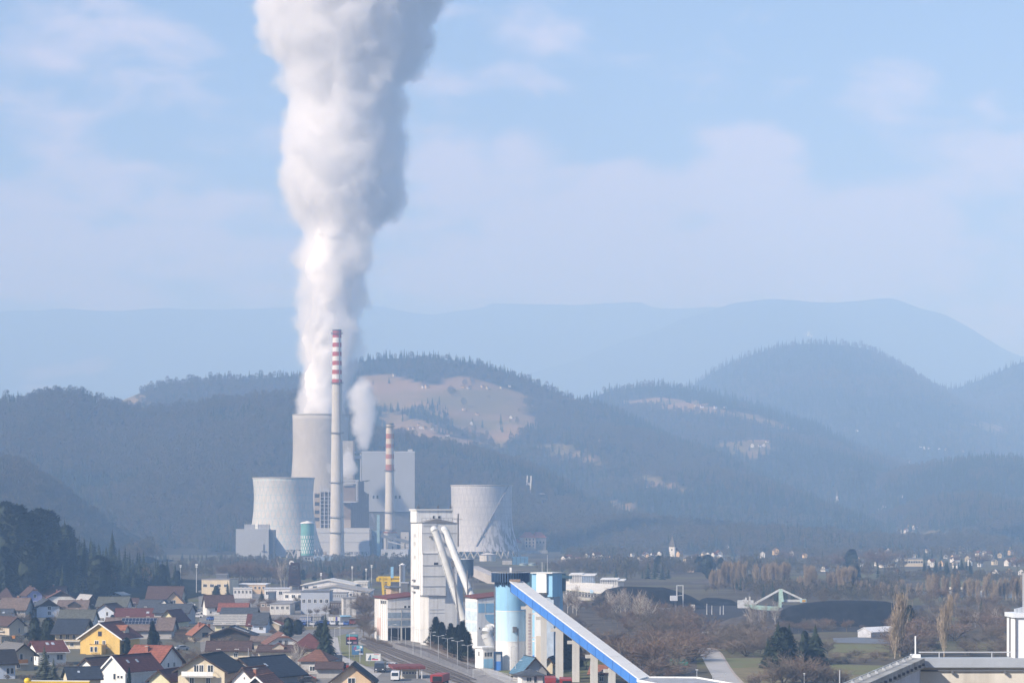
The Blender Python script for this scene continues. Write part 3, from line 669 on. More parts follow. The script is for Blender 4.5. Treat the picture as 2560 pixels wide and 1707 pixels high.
N_ = 40; pts = []
for i in range(N_+1):
    f = i/N_; z = hR*(.17+.83*f); r = rR*np.interp(z/hR, [p[1] for p in pr], [p[0] for p in pr])+.7
    x = rR*(-.15+1.03*f); x = min(x, r*.96); pts.append(Vector((x, -math.sqrt(max(r*r-x*x, .1)), z)))
for i in range(N_): b.bar(pts[i], pts[i+1], .9, .8)
for f in (7, 16, 28, 35): b.box(pts[f], (2.4, 1.8, 1.5))
b.build('stair', mat('stair_grey', (.27,.28,.31), .7), ctR)

def chimney(label, fr, xc_top, wtop, ytop, xc_bot, wbot, D, bands, rings, bandm, basem, group=None):
    u = mpp(D, fr); top = pt(fr, xc_top, ytop, D); h = top.z
    root = thing('chimney', label, 'chimney', (top.x, D, 0))
    zf = lambda yy, f=fr: pt(f, 0, yy, D).z
    r0, r1 = wbot/2*u, wtop/2*u
    zs = sorted({0., h, *[zf(y) for y in bands]}); R_ = lambda z: r0+(r1-r0)*(z/h)**.85
    zlow = zf(bands[-1]); prof = [(R_(z), z) for z in np.linspace(0, zlow, 12)]
    MB().lathe(prof, 40).build('shaft', basem, root, smooth=True)
    seq = list(reversed(bands))                        # from low to high, alternating colours
    for i in range(len(seq)-1):
        za, zb = zf(seq[i]), zf(seq[i+1])
        MB().lathe([(R_(za), za+.02), (R_(zb), zb)], 40).build('painted_band', bandm[i % 2], root, smooth=True)
    MB().lathe([(r1-.5, h-3), (r1-.5, h+.1), (r1+.25, h+.1), (r1+.25, h-1.2), (r1, h-1.2)], 40).build('crown_ring', GREYD, root)
    for y, fy in rings:
        z = pt(fy, 0, y, D).z; r = R_(z)
        p = MB().lathe([(r, z), (r+1.3, z), (r+1.3, z+.35), (r, z+.35)], 40)
        for i in range(24):
            t = i/24*6.283; p.bar(((r+1.25)*math.cos(t), (r+1.25)*math.sin(t), z), ((r+1.25)*math.cos(t), (r+1.25)*math.sin(t), z+1.3), .12)
        p.lathe([(r+1.2, z+1.2), (r+1.32, z+1.2), (r+1.32, z+1.35), (r+1.2, z+1.35), (r+1.2, z+1.2)], 40)
        p.build('platform', GREYD, root)
    a = R(-58); t = MB()
    for z0, z1 in zip(np.linspace(2, h-4, 14)[:-1], np.linspace(2, h-4, 14)[1:]):
        t.bar((math.cos(a)*(R_(z0)+.5), math.sin(a)*(R_(z0)+.5), z0), (math.cos(a)*(R_(z1)+.5), math.sin(a)*(R_(z1)+.5), z1), .8, .5)
    t.build('ladder', GREYD, root)
    return root, R_
ch, RC = chimney('very tall chimney with red and white bands in front of the steaming tower', 'V6', 756, 81, 165, 750, 140, 2440,
        [166,240,287,328,372,413,457,497,540,580,627,664], [(205,'V6'),(666,'V6'),(325,'V1'),(810,'V1'),(1150,'V1'),(1300,'V1')], (RED, WHITE), CONC_L)
c2, RC2 = chimney('shorter chimney with faded red and cream bands left of the white works tower', 'V1', 1625, 74, 228, 1615, 108, 2500,
        [228,330,378,430,470,530,575,630,692], [(262,'V1'),(694,'V1'),(1102,'V1'),(1273,'V1')], (REDF, CREAM), CONC_L)
# plinth house of the short chimney, conveyor bridge to it
r_, w_, h_, d_ = boxb('chimney_house', 'pale concrete block at the foot of the shorter chimney', 'building', 'V3', 233, 356, 596, 2480, 14, CONC_L)
MB().bx(-w_/2-.3, w_/2+.3, -.3, d_, h_, h_+1.2).build('roof', REDF, r_)
for i in range(2): window(r_, (w_*.2, 0, 8+i*8), 0, 1.6, 3, mull=0)
cv = thing('conveyor_bridge', 'dark sloping conveyor bridge crossing in front of the shorter chimney foot', 'conveyor', pt('V3', 205, 620, 2440))
a, b_ = pt('V3', 205, 625, 2440), pt('V3', 480, 690, 2440)
MB().bar((0,0,0), b_-a, 3.2, 3).build('gallery', GREYD, cv)
MB().bar(pt('V3', 230, 660, 2440)-a+Vector((0,0,-1)), pt('V3', 470, 720, 2440)-a+Vector((0,0,-1)), 1.2, 1).build('lower_pipe', STEELL, cv)
for xx, yy in ((260, 640), (440, 685)): v = pt('V3', xx, yy, 2440)-a; MB().bar(v+Vector((0,0,-1.5)), Vector((v.x, 0, -a.z)), 1.4).build('trestle', STEEL, cv)
r_, w_, h_, d_ = boxb('transfer_house', 'small pale tower block between the shorter chimney and the white works tower', 'building', 'V3', 398, 478, 585, 2460, 12, CONC)
for i in range(3): window(r_, (w_*.1, 0, h_*.35+i*h_*.2), 0, 1.6, 1.8, mull=0)
r_, w_, h_, d_ = boxb('workshop', 'pale low workshop in front of the shorter chimney', 'building', 'V3', 205, 470, 755, 2420, 20, GREYP)
for i in range(3): window(r_, (-w_*.3+i*w_*.28, 0, h_*.3), 0, 3, 3.4, mull=1)
MB().bx(-w_*.1, w_*.5, -4, 0, 0, h_*.55).build('annex', GREYL, r_)
# boiler house
r_, w_, h_, d_ = boxb('boiler_house', 'huge plain blue grey boiler house behind the shorter chimney', 'building', 'V1', 1350, 1868, 510, 2660, 58, GREYP, turn=-5, yb=1092)
MB().bx(-w_*.42, w_*.5-.5, 1, d_-1, -r_.location.z, 0).build('undercroft_shade', GREYD, r_)  # solid dark block, shade of the recess put into its colour
MB().bx(-w_/2-.2, w_/2+.2, -.2, d_, h_, h_+1).build('parapet', GREYL, r_)
for x in (-.24, .18): 
    for dx in (-2, 2): window(r_, (w_*x+dx, 0, h_*.22), 0, 2, 3.4, mull=0, frame=GREYD)
MB().bx(w_*.38, w_*.46, 4, 10, h_+1, h_+3.2).build('roof_vent', STEELL, r_)
r2, w2, h2, d2 = boxb('lift_tower', 'narrow pale tower linked by two bridges to the huge boiler house', 'tower', 'V1', 1165, 1276, 398, 2655, 16, CONC, turn=-6)
bb = MB(); 
for y0, y1 in ((500,516),(540,572)):
    za, zb = pt('V1', 0, y0, 2655).z, pt('V1', 0, y1, 2655).z; bb.bx(w2/2, w2/2+mpp(2655,'V1')*95, 4, 8, zb, za)
bb.build('link_bridge', GREYP, r2)
MB().bx(w2/2-1.4, w2/2+.6, -.3, 3, 0, h2).build('service_duct', STEEL, r2)
# open steel boiler frame
u = mpp(2600, 'V1'); V1z = lambda y, D=2600: pt('V1', 0, y, D).z
def fx(x, x0): return (x-x0)*u
root = thing('boiler_plant', 'open dark steel boiler frame full of platforms behind the tall chimney', 'boiler plant', (pt('V1', 1180, 0, 2600).x, 2600, 0)); X0 = 1180
MB().bx(fx(885,X0), fx(942,X0), 0, 14, 0, V1z(905)).build('tan_stair_tower', TAN, root)
for k, yy in enumerate((930, 1010, 1090, 1160)): window(root, (fx(912,X0), 0, V1z(yy+25)), 0, 5, 4, mull=3, frame=TAN)
MB().bx(fx(946,X0), fx(1150,X0), 4, 22, 0, V1z(900)).build('inner_wall', BROWNB, root)
pl = MB()
for yy in (900, 950, 985, 1020, 1055, 1095, 1130, 1175, 1215): z = V1z(yy); pl.bx(fx(944,X0), fx(1060,X0), -3, 4, z, z+.6)
for xx in (946, 985, 1024): pl.bar((fx(xx,X0), -2.6, 0), (fx(xx,X0), -2.6, V1z(880)), .9)
for xx in (948, 975, 1000, 1020): pl.bar((fx(xx,X0), -1, V1z(884)), (fx(xx,X0), -1, V1z(858)), .5)
pl.bx(fx(940,X0), fx(1024,X0), -3, 4, V1z(890), V1z(882)); pl.build('service_platforms', STEELL, root)
MB().bx(fx(1150,X0), fx(1288,X0), 2, 22, V1z(988), V1z(838)).build('boiler_casing', BROWNB, root)
MB().bx(fx(1150,X0), fx(1245,X0), 4, 22, 0, V1z(1005)).build('lower_casing', BROWNB, root)
MB().bx(fx(1170,X0), fx(1310,X0), 0, 12, V1z(1250), V1z(1170)).build('filter_house', TAN, root)
tr = MB()
zt, zb = V1z(785), V1z(815); n = 9
for i in range(n):
    xa, xb = fx(1140+i*20, X0), fx(1160+i*20, X0); tr.bar((xa,-1,zb), (xb,-1,zt), .5).bar((xa,-1,zt), (xb,-1,zb), .5)
for z in (zt, zb): tr.bar((fx(1140,X0),-1,z), (fx(1320,X0),-1,z), .9)
tr.bx(fx(1140,X0), fx(1300,X0), -2, 3, V1z(1002), V1z(990)); tr.bar((fx(1298,X0),-1.5,V1z(1000)), (fx(1298,X0),-1.5,zt), 1.0).bar((fx(1312,X0),-1.5,V1z(1000)), (fx(1312,X0),-1.5,zt), .7)
tr.build('top_truss', STEELL, root)
lt = MB(); k = random.Random(4)
cols = [1250, 1275, 1300, 1318, 1340, 1362, 1385, 1408]; tops = [1000, 990, 800, 800, 795, 790, 905, 915]
for x, t in zip(cols, tops):
    for y in (-1, 7): lt.bar((fx(x,X0), y, 0), (fx(x,X0), y, V1z(t)), 1.5)
for yy in range(800, 1250, 20):
    z = V1z(yy); xs = [x for x, t in zip(cols, tops) if t <= yy+5]
    if len(xs) > 1: 
        lt.bar((fx(xs[0],X0), -1, z), (fx(xs[-1],X0), -1, z), 1.0); lt.bx(fx(xs[0],X0), fx(xs[-1],X0), -1, 7, z-.2, z)
        for a, b_ in zip(xs[:-1], xs[1:]):
            if k.random() < .7: lt.bar((fx(a,X0), -1, z), (fx(b_,X0), -1, V1z(yy+20)), .7)
            if k.random() < .6: lt.box((fx((a+b_)/2,X0), 2, z-2), (k.uniform(2, 5), 4, k.uniform(2, 4)))
lt.bar((fx(1362,X0),-1,V1z(792)), (fx(1430,X0),-1,V1z(786)), .8).bar((fx(1385,X0),-1,V1z(800)), (fx(1425,X0),-1,V1z(786)), .5)
lt.build('steel_frame', mat('dark_boiler_steel', (.06,.065,.08), .7, .2, .3), root)
# turbine hall
r_, w_, h_, d_ = boxb('turbine_hall', 'long pale grey turbine hall with horizontal seams behind the tall chimney foot', 'building', 'V1', 885, 1430, 1252, 2585, 40, GREYL)
sm = MB()
for yy in (1300, 1392, 1485): z = V1z(yy, 2585); sm.bx(-w_/2, w_/2, -.25, 0, z, z+.5)
sm.build('cladding_seams', GREYP, r_)
MB().bx(w_/2-.6, w_/2+1.6, -.4, 8, h_*.35, h_-1).build('corner_duct', GREYD, r_)
lg = MB(); k = random.Random(9); x = -w_/2+mpp(2585,'V1')*268; z0 = V1z(1510, 2585)
for i in range(12):                                   # small dark wall lettering, too faint to read
    if i == 5: x += 1.0; 
    h1 = k.uniform(2.4, 3.2); lg.bx(x, x+.6, -.2, 0, z0, z0+h1); 
    lg.bx(x+.6, x+1.6, -.2, 0, z0+h1*k.choice((0, .4, .8)), z0+h1*k.choice((0, .4, .8))+.55) if True else 0
    if k.random() < .5: lg.bx(x+1.3, x+1.9, -.2, 0, z0, z0+h1)
    x += 2.35
lg.build('wall_lettering', mat('sign_grey', (.22,.25,.30), .7), r_)
MB().bx(-w_/2+mpp(2585,'V1')*45, -w_/2+mpp(2585,'V1')*120, -.3, 0, 1, z0+3).build('louvre_panel', TAN, r_)
r_, w_, h_, d_ = boxb('pipe_rack', 'bluish pipe and duct block at the right end of the turbine hall', 'industrial plant', 'V1', 1432, 1535, 1275, 2590, 20, mat('bluish_steel', (.24,.32,.40), .6))
MB().bx(w_*.15, w_*.42, -3, 0, 0, h_+16).build('riser_duct', mat('pale_teal_duct', (.30,.48,.55), .6), r_)
MB().bx(-w_*.4, -w_*.1, -2, 0, 0, h_*.8).build('cable_duct', GREYD, r_)
# grey box with sloping gallery
r_, w_, h_, d_ = boxb('filter_building', 'plain grey windowless block left of the squat white cooling tower', 'building', 'V1', 116, 438, 1262, 2350, 22, GREYP, turn=0)
MB().bx(w_/2, w_/2+mpp(2350,'V1')*52, 3, 20, 0, h_-.6).build('side_block', GREYD, r_)
rv = MB()
for a, b_ in ((195, 292), (330, 440)): 
    x0 = (a-277)*mpp(2350,'V1'); x1 = (b_-277)*mpp(2350,'V1'); rv.bx(x0, x1, 3, 9, h_, h_+4.2)
    for i in range(5): rv.bx(x0+(x1-x0)*i/4.2, x0+(x1-x0)*i/4.2+.4, 2.6, 3, h_, h_+5)
rv.build('roof_cooler', STEELL, r_)
MB().bx(w_*.33, w_*.36, -.6, 0, 8, 14).bx(w_*.28, w_*.42, -1.4, 0, 7.6, 8).build('wall_crane', GREYD, r_)
cg = thing('coal_gallery', 'grey sloping coal gallery coming down from the windowless block', 'conveyor', pt('V1', 470, 1330, 2360)); o_ = pt('V1', 470, 1330, 2360)
MB().poly([pt('V1', x, y, 2360)-o_ for x, y in ((470,1320),(490,1320),(602,1480),(600,1530),(440,1530),(445,1400))], (0, 9, 0)).build('gallery', GREYP, cg)
MB().bx(-mpp(2360,'V1')*28, mpp(2360,'V1')*20, -3, 0, -o_.z, -o_.z+14).build('transfer_box', GREYL, cg)
# teal silo
D = 2300; a, b_ = pt('V1', 752, 1205, D), pt('V1', 882, 1205, D); r = (b_.x-a.x)/2; h = a.z; zb = pt('V2', 0, 1085, D).z
root = thing('silo', 'teal round silo with white dashes below a pale conical cap', 'silo', ((a.x+b_.x)/2, D, 0))
MB().lathe([(r, zb), (r, h*.6+zb*.4), (r, h)], 40).build('shell', TEAL, root, smooth=True)
MB().lathe([(r+.5, h-.2), (r+.5, h+.5), (.1, h+2.2)], 40).build('cap', WHITE, root, smooth=True)
ds = MB(); k = random.Random(3)
for row, (yy, odd) in enumerate(((1330,0),(1370,1),(1405,0),(1440,1),(1475,0))):
    z = pt('V1', 0, yy, D).z
    for j in range(16):
        t = (j+.5*odd)/16*6.283; 
        ds.box(((r+.06)*math.cos(t), (r+.06)*math.sin(t), z-.9), (.12, 1.0, 2.6), t)
ds.build('white_dashes', WHITE, root)
MB().bx(-r*1.02, r*.95, -r*.7, r, 0, zb).build('frame_base', mat('green_glass_wall', (.26,.40,.36), .5, .2, .2), root)
fb = MB()
for i in range(5): x = -r*1.02+i*r*1.97/4; fb.bar((x, -r*.72, 0), (x, -r*.72, zb), .7)
for i in range(5): z = zb*(i+1)/5-.5; fb.bar((-r*1.02, -r*.73, z), (r*.95, -r*.73, z), .6)
fb.build('base_frame', STEEL, root)
MB().bx(-r*1.55, -r*1.06, -r*.5, 4, 0, zb+4).build('stair_shaft', CONC_L, root)
# big horizontal duct
a, b_ = pt('V2', 1182, 1140, 2290), pt('V2', 1595, 1140, 2290); root = thing('flue_duct', 'big horizontal bluish duct at the foot of the tall chimney', 'duct', (a.x, 2290, 0)); z = pt('V2', 0, 1145, 2290).z; rr = mpp(2290,'V2')*48
ln = b_.x-a.x; MB().tube((0,0,z), (ln,0,z), rr, n=24).build('duct', mat('blue_grey_duct', (.22,.29,.38), .6, .1, .1), root, smooth=False)
MB().bx(ln*.25, ln*.78, -2, 2, z+rr, z+rr+1.4).build('walkway', STEELL, root)
for i in range(6): MB().bar((ln*(i+.5)/6, 0, 0), (ln*(i+.5)/6, 0, z-rr), 1.6).build('support', STEEL, root)
for k_, (x0, x1, y, dd, m, l) in enumerate(((1595,1700,1100,2280,GREYP,'blue grey shed right of the big duct'),(1700,1900,1150,2285,GREYL,'pale shed below the turbine hall lettering'),(1040,1180,1120,2250,CONC,'pale shed under the teal silo'))):
    r_, w_, h_, d_ = boxb('plant_shed', l, 'shed', 'V2', x0, x1, y, dd, 15, m); 
    for i in range(3): window(r_, (-w_*.3+i*w_*.3, 0, h_*.4), 0, 2.4, 2.4, mull=1)
# tanks, silo and blue hall on the right
def tank(label, fr, xl, xr, yt, D, m, cone=.12, name='tank', z0=0, stairs=True):
    a, b_ = pt(fr, xl, yt, D), pt(fr, xr, yt, D); r = (b_.x-a.x)/2; h = a.z
    root = thing(name, label, name.replace('_', ' '), ((a.x+b_.x)/2, D+r, z0)); h -= z0
    MB().lathe([(r, 0), (r, h*.5), (r, h)], 40).build('shell', m, root, smooth=True)
    MB().lathe([(r*1.02, h), (.05, h+r*cone*2)], 40).build('roof', m if cone < .3 else WHITE, root, smooth=True)
    if stairs: MB().bar((r*.0-.4, -r-.3, 0), (r*.0-.4, -r-.3, h), .8, .5).build('ladder', GREYD, root)
    t = MB().lathe([(r+.02, h-.5), (r+.25, h-.5), (r+.25, h), (r+.02, h)], 40); t.build('top_ring', GREYD if m is not WHITE else GREYL, root)
    return root
tank('pale round tank with a low cone roof in front of the dirty cooling tower', 'V3', 1170, 1332, 808, 2250, CONC_L, .14)
tank('small pale round tank with blue tint beside the blue hall, left one', 'V3', 1563, 1642, 892, 2050, mat('pale_blue_tank', (.42,.55,.60), .5), .05, stairs=False)
tank('small pale round tank with blue tint beside the blue hall, right one', 'V3', 1647, 1724, 892, 2050, mat('pale_blue_tank', (.42,.55,.60), .5), .05, stairs=False)
r_, w_, h_, d_ = boxb('blue_hall', 'plain blue hall behind the two small round tanks', 'building', 'V3', 1490, 1648, 832, 2080, 30, mat('blue_cladding', (.10,.22,.36), .6))
for i in range(4): MB().bx(-w_/2+w_*i/4, -w_/2+w_*i/4+.4, -.2, 0, 0, h_).build('cladding_rib', BLUED, r_)
MB().bx(-w_/2-8, -w_/2, 2, 14, 0, h_-3).build('side_wing', CONC, r_)
# dark silo on legs behind the inclined pipes
D = 1250; a, b_ = pt('V3', 988, 845, D), pt('V3', 1112, 845, D); r = (b_.x-a.x)/2; h = a.z; zb = pt('V3', 0, 1000, D).z
root = thing('silo', 'dark blue round silo on legs behind the inclined white pipes', 'silo', ((a.x+b_.x)/2, D+r, 0))
MB().lathe([(r*.5, zb-2), (r, zb), (r, h)], 36, cap=True).build('shell', mat('dark_blue_shell', (.035,.065,.11), .5), root, smooth=False)
MB().lathe([(r+.05, h-.4), (r+.3, h-.4), (r+.3, h), (r+.05, h)], 36).build('top_ring', GREYL, root)
lg = MB()
for i in range(6): t = i/6*6.283; lg.bar((r*.9*math.cos(t), r*.9*math.sin(t), 0), (r*.9*math.cos(t), r*.9*math.sin(t), zb), .4)
lg.build('leg_frame', STEEL, root)
cv = thing('conveyor_bridge', 'long pale sloping conveyor roof behind the dark blue silo', 'conveyor', pt('V3', 1112, 960, 1500)); o_ = pt('V3', 1112, 960, 1500)
MB().bar((0,0,0), pt('V3', 1420, 1100, 1440)-o_, 6, 5).build('gallery', mat('pale_sheet', (.5,.48,.46), .8, .15, .1), cv)
for f in (.15, .4, .65, .9): v = (pt('V3', 1420, 1100, 1440)-o_)*f; MB().bar(v-Vector((0,0,2)), (v.x, v.y, -o_.z), .9).build('trestle', STEEL, cv)
# ski jump and castle on the slope
def on_hill(fr, x, y, d0=600.): return hit(*q(fr, x, y), d0)
g0 = on_hill('V3', 1660, 210, 2700); D = g0.y; u = mpp(D, 'V3')
root = thing('ski_jump', 'two slim white pillars of a ski jump standing on the dark slope', 'ski jump', g0)
MB().poly([(-32*u,0,80*u), (-24*u,0,175*u), (-15*u,0,175*u), (-22*u,0,80*u)], (0,4,0)).build('inrun_pillar', WHITE, root)
MB().poly([(0,0,-4), (14*u,0,-4), (22*u,0,172*u), (10*u,0,172*u)], (0,4,0)).build('tower_pillar', WHITE, root)
MB().bar((-24*u,2,95*u), (10*u,2,90*u), 3, 3).build('link', CONC, root)
MB().bx(-8*u, 150*u, 0, 3, -8*u, 2*u).build('outrun_wall', CONC, root)
g0 = pt('V3', 1720, 755, 2790); D = g0.y; u = mpp(D, 'V3'); zt = pt('V3', 0, 640, D).z-g0.z
root = thing('castle', 'tan castle block with a red hipped roof on the wooded slope', 'castle', (pt('V3', 1722, 0, D).x, D, g0.z), R(18)); w = 225*u
SAND = mat('castle_plaster', (.50, .41, .31), .9, .1, .2); ROOFR = rib_mat('red_tiles', (.30, .105, .07), 2.5, .8, 0)
MB().bx(-w*.5, 0, 0, 18, -10, zt).build('gate_wing', SAND, root); MB().bx(0, w*.52, 3, 20, -10, zt).build('long_wing', mat('castle_plaster_shaded', (.33,.30,.28), .9, .1, .2), root)  # shade on the right wing is painted as a darker, greyer plaster
for x0, x1, y0, y1 in ((-w*.52, .5, -.6, 18.6), (0, w*.54, 2.4, 20.6)):
    zz = zt+55*u; xm, ym = (x0+x1)/2, (y0+y1)/2; dx = (x1-x0)*.25
    MB().add([(x0,y0,zt),(x1,y0,zt),(x1,y1,zt),(x0,y1,zt),(xm-dx,ym,zz),(xm+dx,ym,zz)], [(0,1,5,4),(2,3,4,5),(1,2,5),(3,0,4),(3,2,1,0)]).build('roof', ROOFR, root)
for i in range(3):
    for j in range(3): window(root, (-w*.43+i*w*.16, 0, zt*.2+j*zt*.27), 0, 1.8, 2.6, mull=0, frame=SAND)
    window(root, (w*.1+i*w*.15, 3, zt*.5), 0, 1.8, 2.6, mull=0, frame=SAND)
tu = MB(); x = pt('V3', 1540, 0, D).x-root.location.x; tu.bx(x-4, x+4, 0, 8, -14, zt*.55)
tu.build('gate_turret', SAND, root); MB().add([(x-4.4,-.4,zt*.55),(x+4.4,-.4,zt*.55),(x+4.4,8.4,zt*.55),(x-4.4,8.4,zt*.55),(x,4,zt*.55+5)], [(0,1,4),(1,2,4),(2,3,4),(3,0,4)]).build('turret_roof', ROOFR, root)
MB().bx(-w*1.0, w*.45, -7, -6, -14, -1).build('terrace_wall', CONC, root)
# ---------------------------------------------------------------- coal works with the white tower
def gface(fr, x, y): return gp(fr, x, y)
# main tower: corner between the bright left face and the front
T = 18; D = 751; u = mpp(D, 'V3'); cT, sT = math.cos(R(T)), math.sin(R(T))
V3z = lambda y, d=D: pt('V3', 0, y, d).z
W_, DP = 345*u/cT, 122*u/sT                           # front width and side depth
cx = pt('V3', 605, 0, D).x
root = thing('works_tower', 'tall white coal works tower with two big pipes coming out of its front', 'tower', (cx, D, 0), R(T)); ZT = V3z(458)
MB().bx(0, W_, 0, DP, 0, ZT-1.2).build('wall', WHITE2, root)
MB().add([(-.2,-.2,ZT-1.2),(W_+.2,-.2,ZT-1.2),(W_+.2,DP+.2,ZT-1.2),(-.2,DP+.2,ZT-1.2),(W_*.42,-.2,ZT+.1),(W_*.42,DP+.2,ZT+.1)], [(0,1,4),(2,3,5),(1,2,5,4),(3,0,4,5),(3,2,1,0)]).build('roof', GREYR, root)
pw = 225*u/cT
MB().bx(0, pw, -.9, 0, V3z(1215), V3z(800)).build('front_bay', WHITE2, root)
ln = MB()
for yy in (800, 915, 1020, 1120, 1213): ln.bx(-.02, pw+.02, -1.0, -.9, V3z(yy), V3z(yy)+.22)
for yy in (500, 600): ln.bx(0, W_, -.08, 0, V3z(yy), V3z(yy)+.18)
ln.build('bay_seams', mat('seam_grey', (.45,.46,.48), .8), root)
MB().bx(W_*.04, W_*.42, -.12, 0, V3z(528), V3z(488)).build('front_panel', GREYL, root)
pil = MB()
for i in range(5): y = DP*(i+.5)/5; pil.bx(-.18, 0, y-.2, y+.2, 0, ZT-1.4)
pil.build('wall_ribs', WHITE2, root)
for yy in (640, 720, 855):
    for yy2 in (.55, .68): window(root, (0, DP*yy2, V3z(yy)), R(-90), .8, 1.2, mull=0)
for xx in (726, 743): window(root, ((xx-605)*u/cT, -.9, V3z(910)), 0, .7, .8, mull=0, frame=GREYD)
# roof cabin with aerials
cw = 350*u/cT; z0, z1 = ZT-1.0, V3z(372)
MB().bx(-.1, cw, DP*.45, DP, z0, z1).build('roof_cabin', WHITE, root)
MB().bx(-.4, cw+.3, DP*.42, DP+.3, z1, z1+.35).build('cabin_roof', WHITE, root)
window(root, (cw*.47, DP*.45, z0+.1), 0, .7, 1.9, mull=0, frame=GREYL); window(root, (cw*.63, DP*.45, z0+1), 0, 1.0, 1.0, mull=0, frame=GREYL)
ae = MB()
for x, n in ((.2, 3), (cw*.58, 2), (cw*.93, 3)):
    for i in range(n): ae.bar((x+i*.35, DP*.47, z1), (x+i*.35, DP*.47, z1+1.2+.7*(i % 2)), .1); 
    ae.box((x+.2, DP*.47, z1+.9), (.5, .4, .7))
ae.build('aerials', GREYD, root)
rl = MB()
for i in range(9): rl.bar((W_*i/8, .1, ZT-1.1), (W_*i/8, .1, ZT+.3), .07)
rl.bar((0,.1,ZT+.3), (W_,.1,ZT+.3), .07); rl.bar((W_+.3,0,V3z(730)), (W_+.3,0,ZT+1.6), .35).bar((W_-1.6,0,ZT-.1),(W_+1.6,0,ZT-.1),.12); rl.build('railing', STEEL, root)
MB().bx(-.6, -.05, DP*.5, DP*.72, V3z(1070), V3z(1055)).bx(-.9, -.05, DP*.2, DP*.7, V3z(1130), V3z(1112)).bx(-.7, -.05, DP*.5, DP*.7, V3z(1180), V3z(1172)).build('side_landing', STEEL, root)
MB().bar((1.2*u*60, -.4, V3z(632)), (2.2*u*60, -1.2, V3z(632)), .5, .5).build('wall_lamp', GREYD, root)
# lower annex in front of the tower
u3 = mpp(735, 'W3'); root2 = thing('works_annex', 'white lower annex with ribbed side at the foot of the white works tower', 'building', (pt('W3', 956, 0, 735).x, 735, 0), R(T)); zA = pt('W3', 0, 505, 735).z
aw, ad = 186*u3/cT, 102*u3/sT
MB().bx(0, aw, 0, ad*1.02, 0, zA).build('wall', WHITE2, root2); MB().bx(-.25, aw+.25, -.25, ad, zA, zA+.3).build('roof', GREYD, root2)
pn = MB()
for yy in (650, 690): pn.bx(.3, aw-.3, -.06, 0, pt('W3',0,yy,735).z, pt('W3',0,yy,735).z+.25)
pn.build('front_seams', GREYL, root2)
pl = MB()
for i in range(7): y = ad*(i+.3)/7; pl.bx(-.12, 0, y, y+.25, 0, zA)
pl.build('wall_ribs', CONC_L, root2)
# pale blue rear block right of the tower
root3 = thing('rear_block', 'pale bluish tall block half hidden behind the two inclined pipes', 'building', (pt('W3', 1142, 0, 760).x, 757, 0), R(T)); u3 = mpp(757, 'W3')
MB().bx(0, 240*u3, 2, 10, 0, pt('W3', 0, 255, 757).z).build('wall', mat('bluish_white', (.58,.64,.72), .8, .06, .2, streak=.1), root3)
MB().bar((0,1.9,0),(0,1.9,pt('W3',0,255,757).z), .25).bar((115*u3,1.9,0),(115*u3,1.9,pt('W3',0,255,757).z), .2).build('rain_pipe', GREYL, root3)
# the two inclined pipes
PIPE = mat('pipe_sheet', (.60, .61, .60), .5, .10, .25, streak=.15)
def pipe(label, a, b, ra, seams):
    root = thing('inclined_pipe', label, 'pipe', a, group='inclined pipes from the works tower'); v = b-a
    MB().tube((0,0,0), v, ra, n=28).build('tube', PIPE, root, smooth=False)
    d = v.normalized(); s = MB()
    for f in seams: p_ = v*f; s.tube(p_-d*.09, p_+d*.09, ra+.05, n=28)
    s.build('flange_ring', GREYL, root)
    e = MB().tube(d*.3, d*.3+Vector((-.6, 2.2, 1.0)), ra*.98, ra*.9, n=24); e.build('elbow', PIPE, root, smooth=False)
    up = Vector((0,0,1)); w = MB(); side = d.cross(up).normalized()
    low = -(up-d*up.dot(d)).normalized(); off = -side*ra*.75+low*ra*.45 if side.x > 0 else side*ra*.75+low*ra*.45
    n = int(v.length/1.1)
    for i in range(n): q_ = v*((i+.5)/n); w.box(q_+off*1.05, (.3,.25,.28))
    w.bar(off*1.1+d, v+off*1.1-d, .14); w.build('cable_tray', GREYD, root)
    return root
u = mpp(735, 'V3')
pipe('lower left one of the two fat inclined white pipes from the works tower', pt('V3', 738, 580, 742), pt('V3', 1018, 1450, 738), 37*u*1.05, (.22, .38, .62, .8))
pipe('upper right one of the two fat inclined white pipes from the works tower', pt('V3', 838, 582, 744), pt('V3', 1090, 1215, 731), 35*u*1.05, (.3, .62))
st = thing('pipe_support', 'thin steel strut standing between the two inclined pipes', 'strut', gp('V3', 1090, 1560).xyz)
st.location = (pt('V3', 1000, 0, 728).x, 728, 0)
MB().bar((0,0,0), pt('V3', 905, 880, 728)-st.location, .45).bar((2,1,0), pt('V3', 1050, 960, 728)-st.location, .4).bar(pt('V3', 900, 870, 728)-st.location, pt('V3', 915, 925, 728)-st.location, 1.0).build('strut', STEEL, st)
# left annex with two dark gates
D = gdepth(1601); u = mpp(D, 'W3'); ta = 24; c_, s_ = math.cos(R(ta)), math.sin(R(ta))
root = thing('gate_hall', 'white weathered hall with two dark gates left of the white works tower', 'building', (pt('W3', 491, 0, D).x, D, 0), R(ta)); aw, ad = 360*u/c_, 166*u/s_; za = pt('W3', 0, 535, D).z
W3z = lambda y: pt('W3', 0, y, D).z
MB().bx(0, aw, 0, ad, 0, za).build('wall', WHITE2, root)
MB().add([(-.2,-.2,za),(aw+.2,-.2,za+1.0),(aw+.2,ad,za+1.6),(-.2,ad,za+.5),(-.2,-.2,za+.35),(aw+.2,-.2,za+1.35),(aw+.2,ad,za+1.95),(-.2,ad,za+.85)], [(4,5,6,7),(0,1,5,4),(1,2,6,5),(2,3,7,6),(3,0,4,7),(3,2,1,0)]).build('roof', ROOFRED, root)
MB().add([(0,-.001,za-.02),(aw,-.001,za-.02),(aw,-.001,za+1.0)], [(0,1,2)]).build('gable_strip', WHITE2, root)
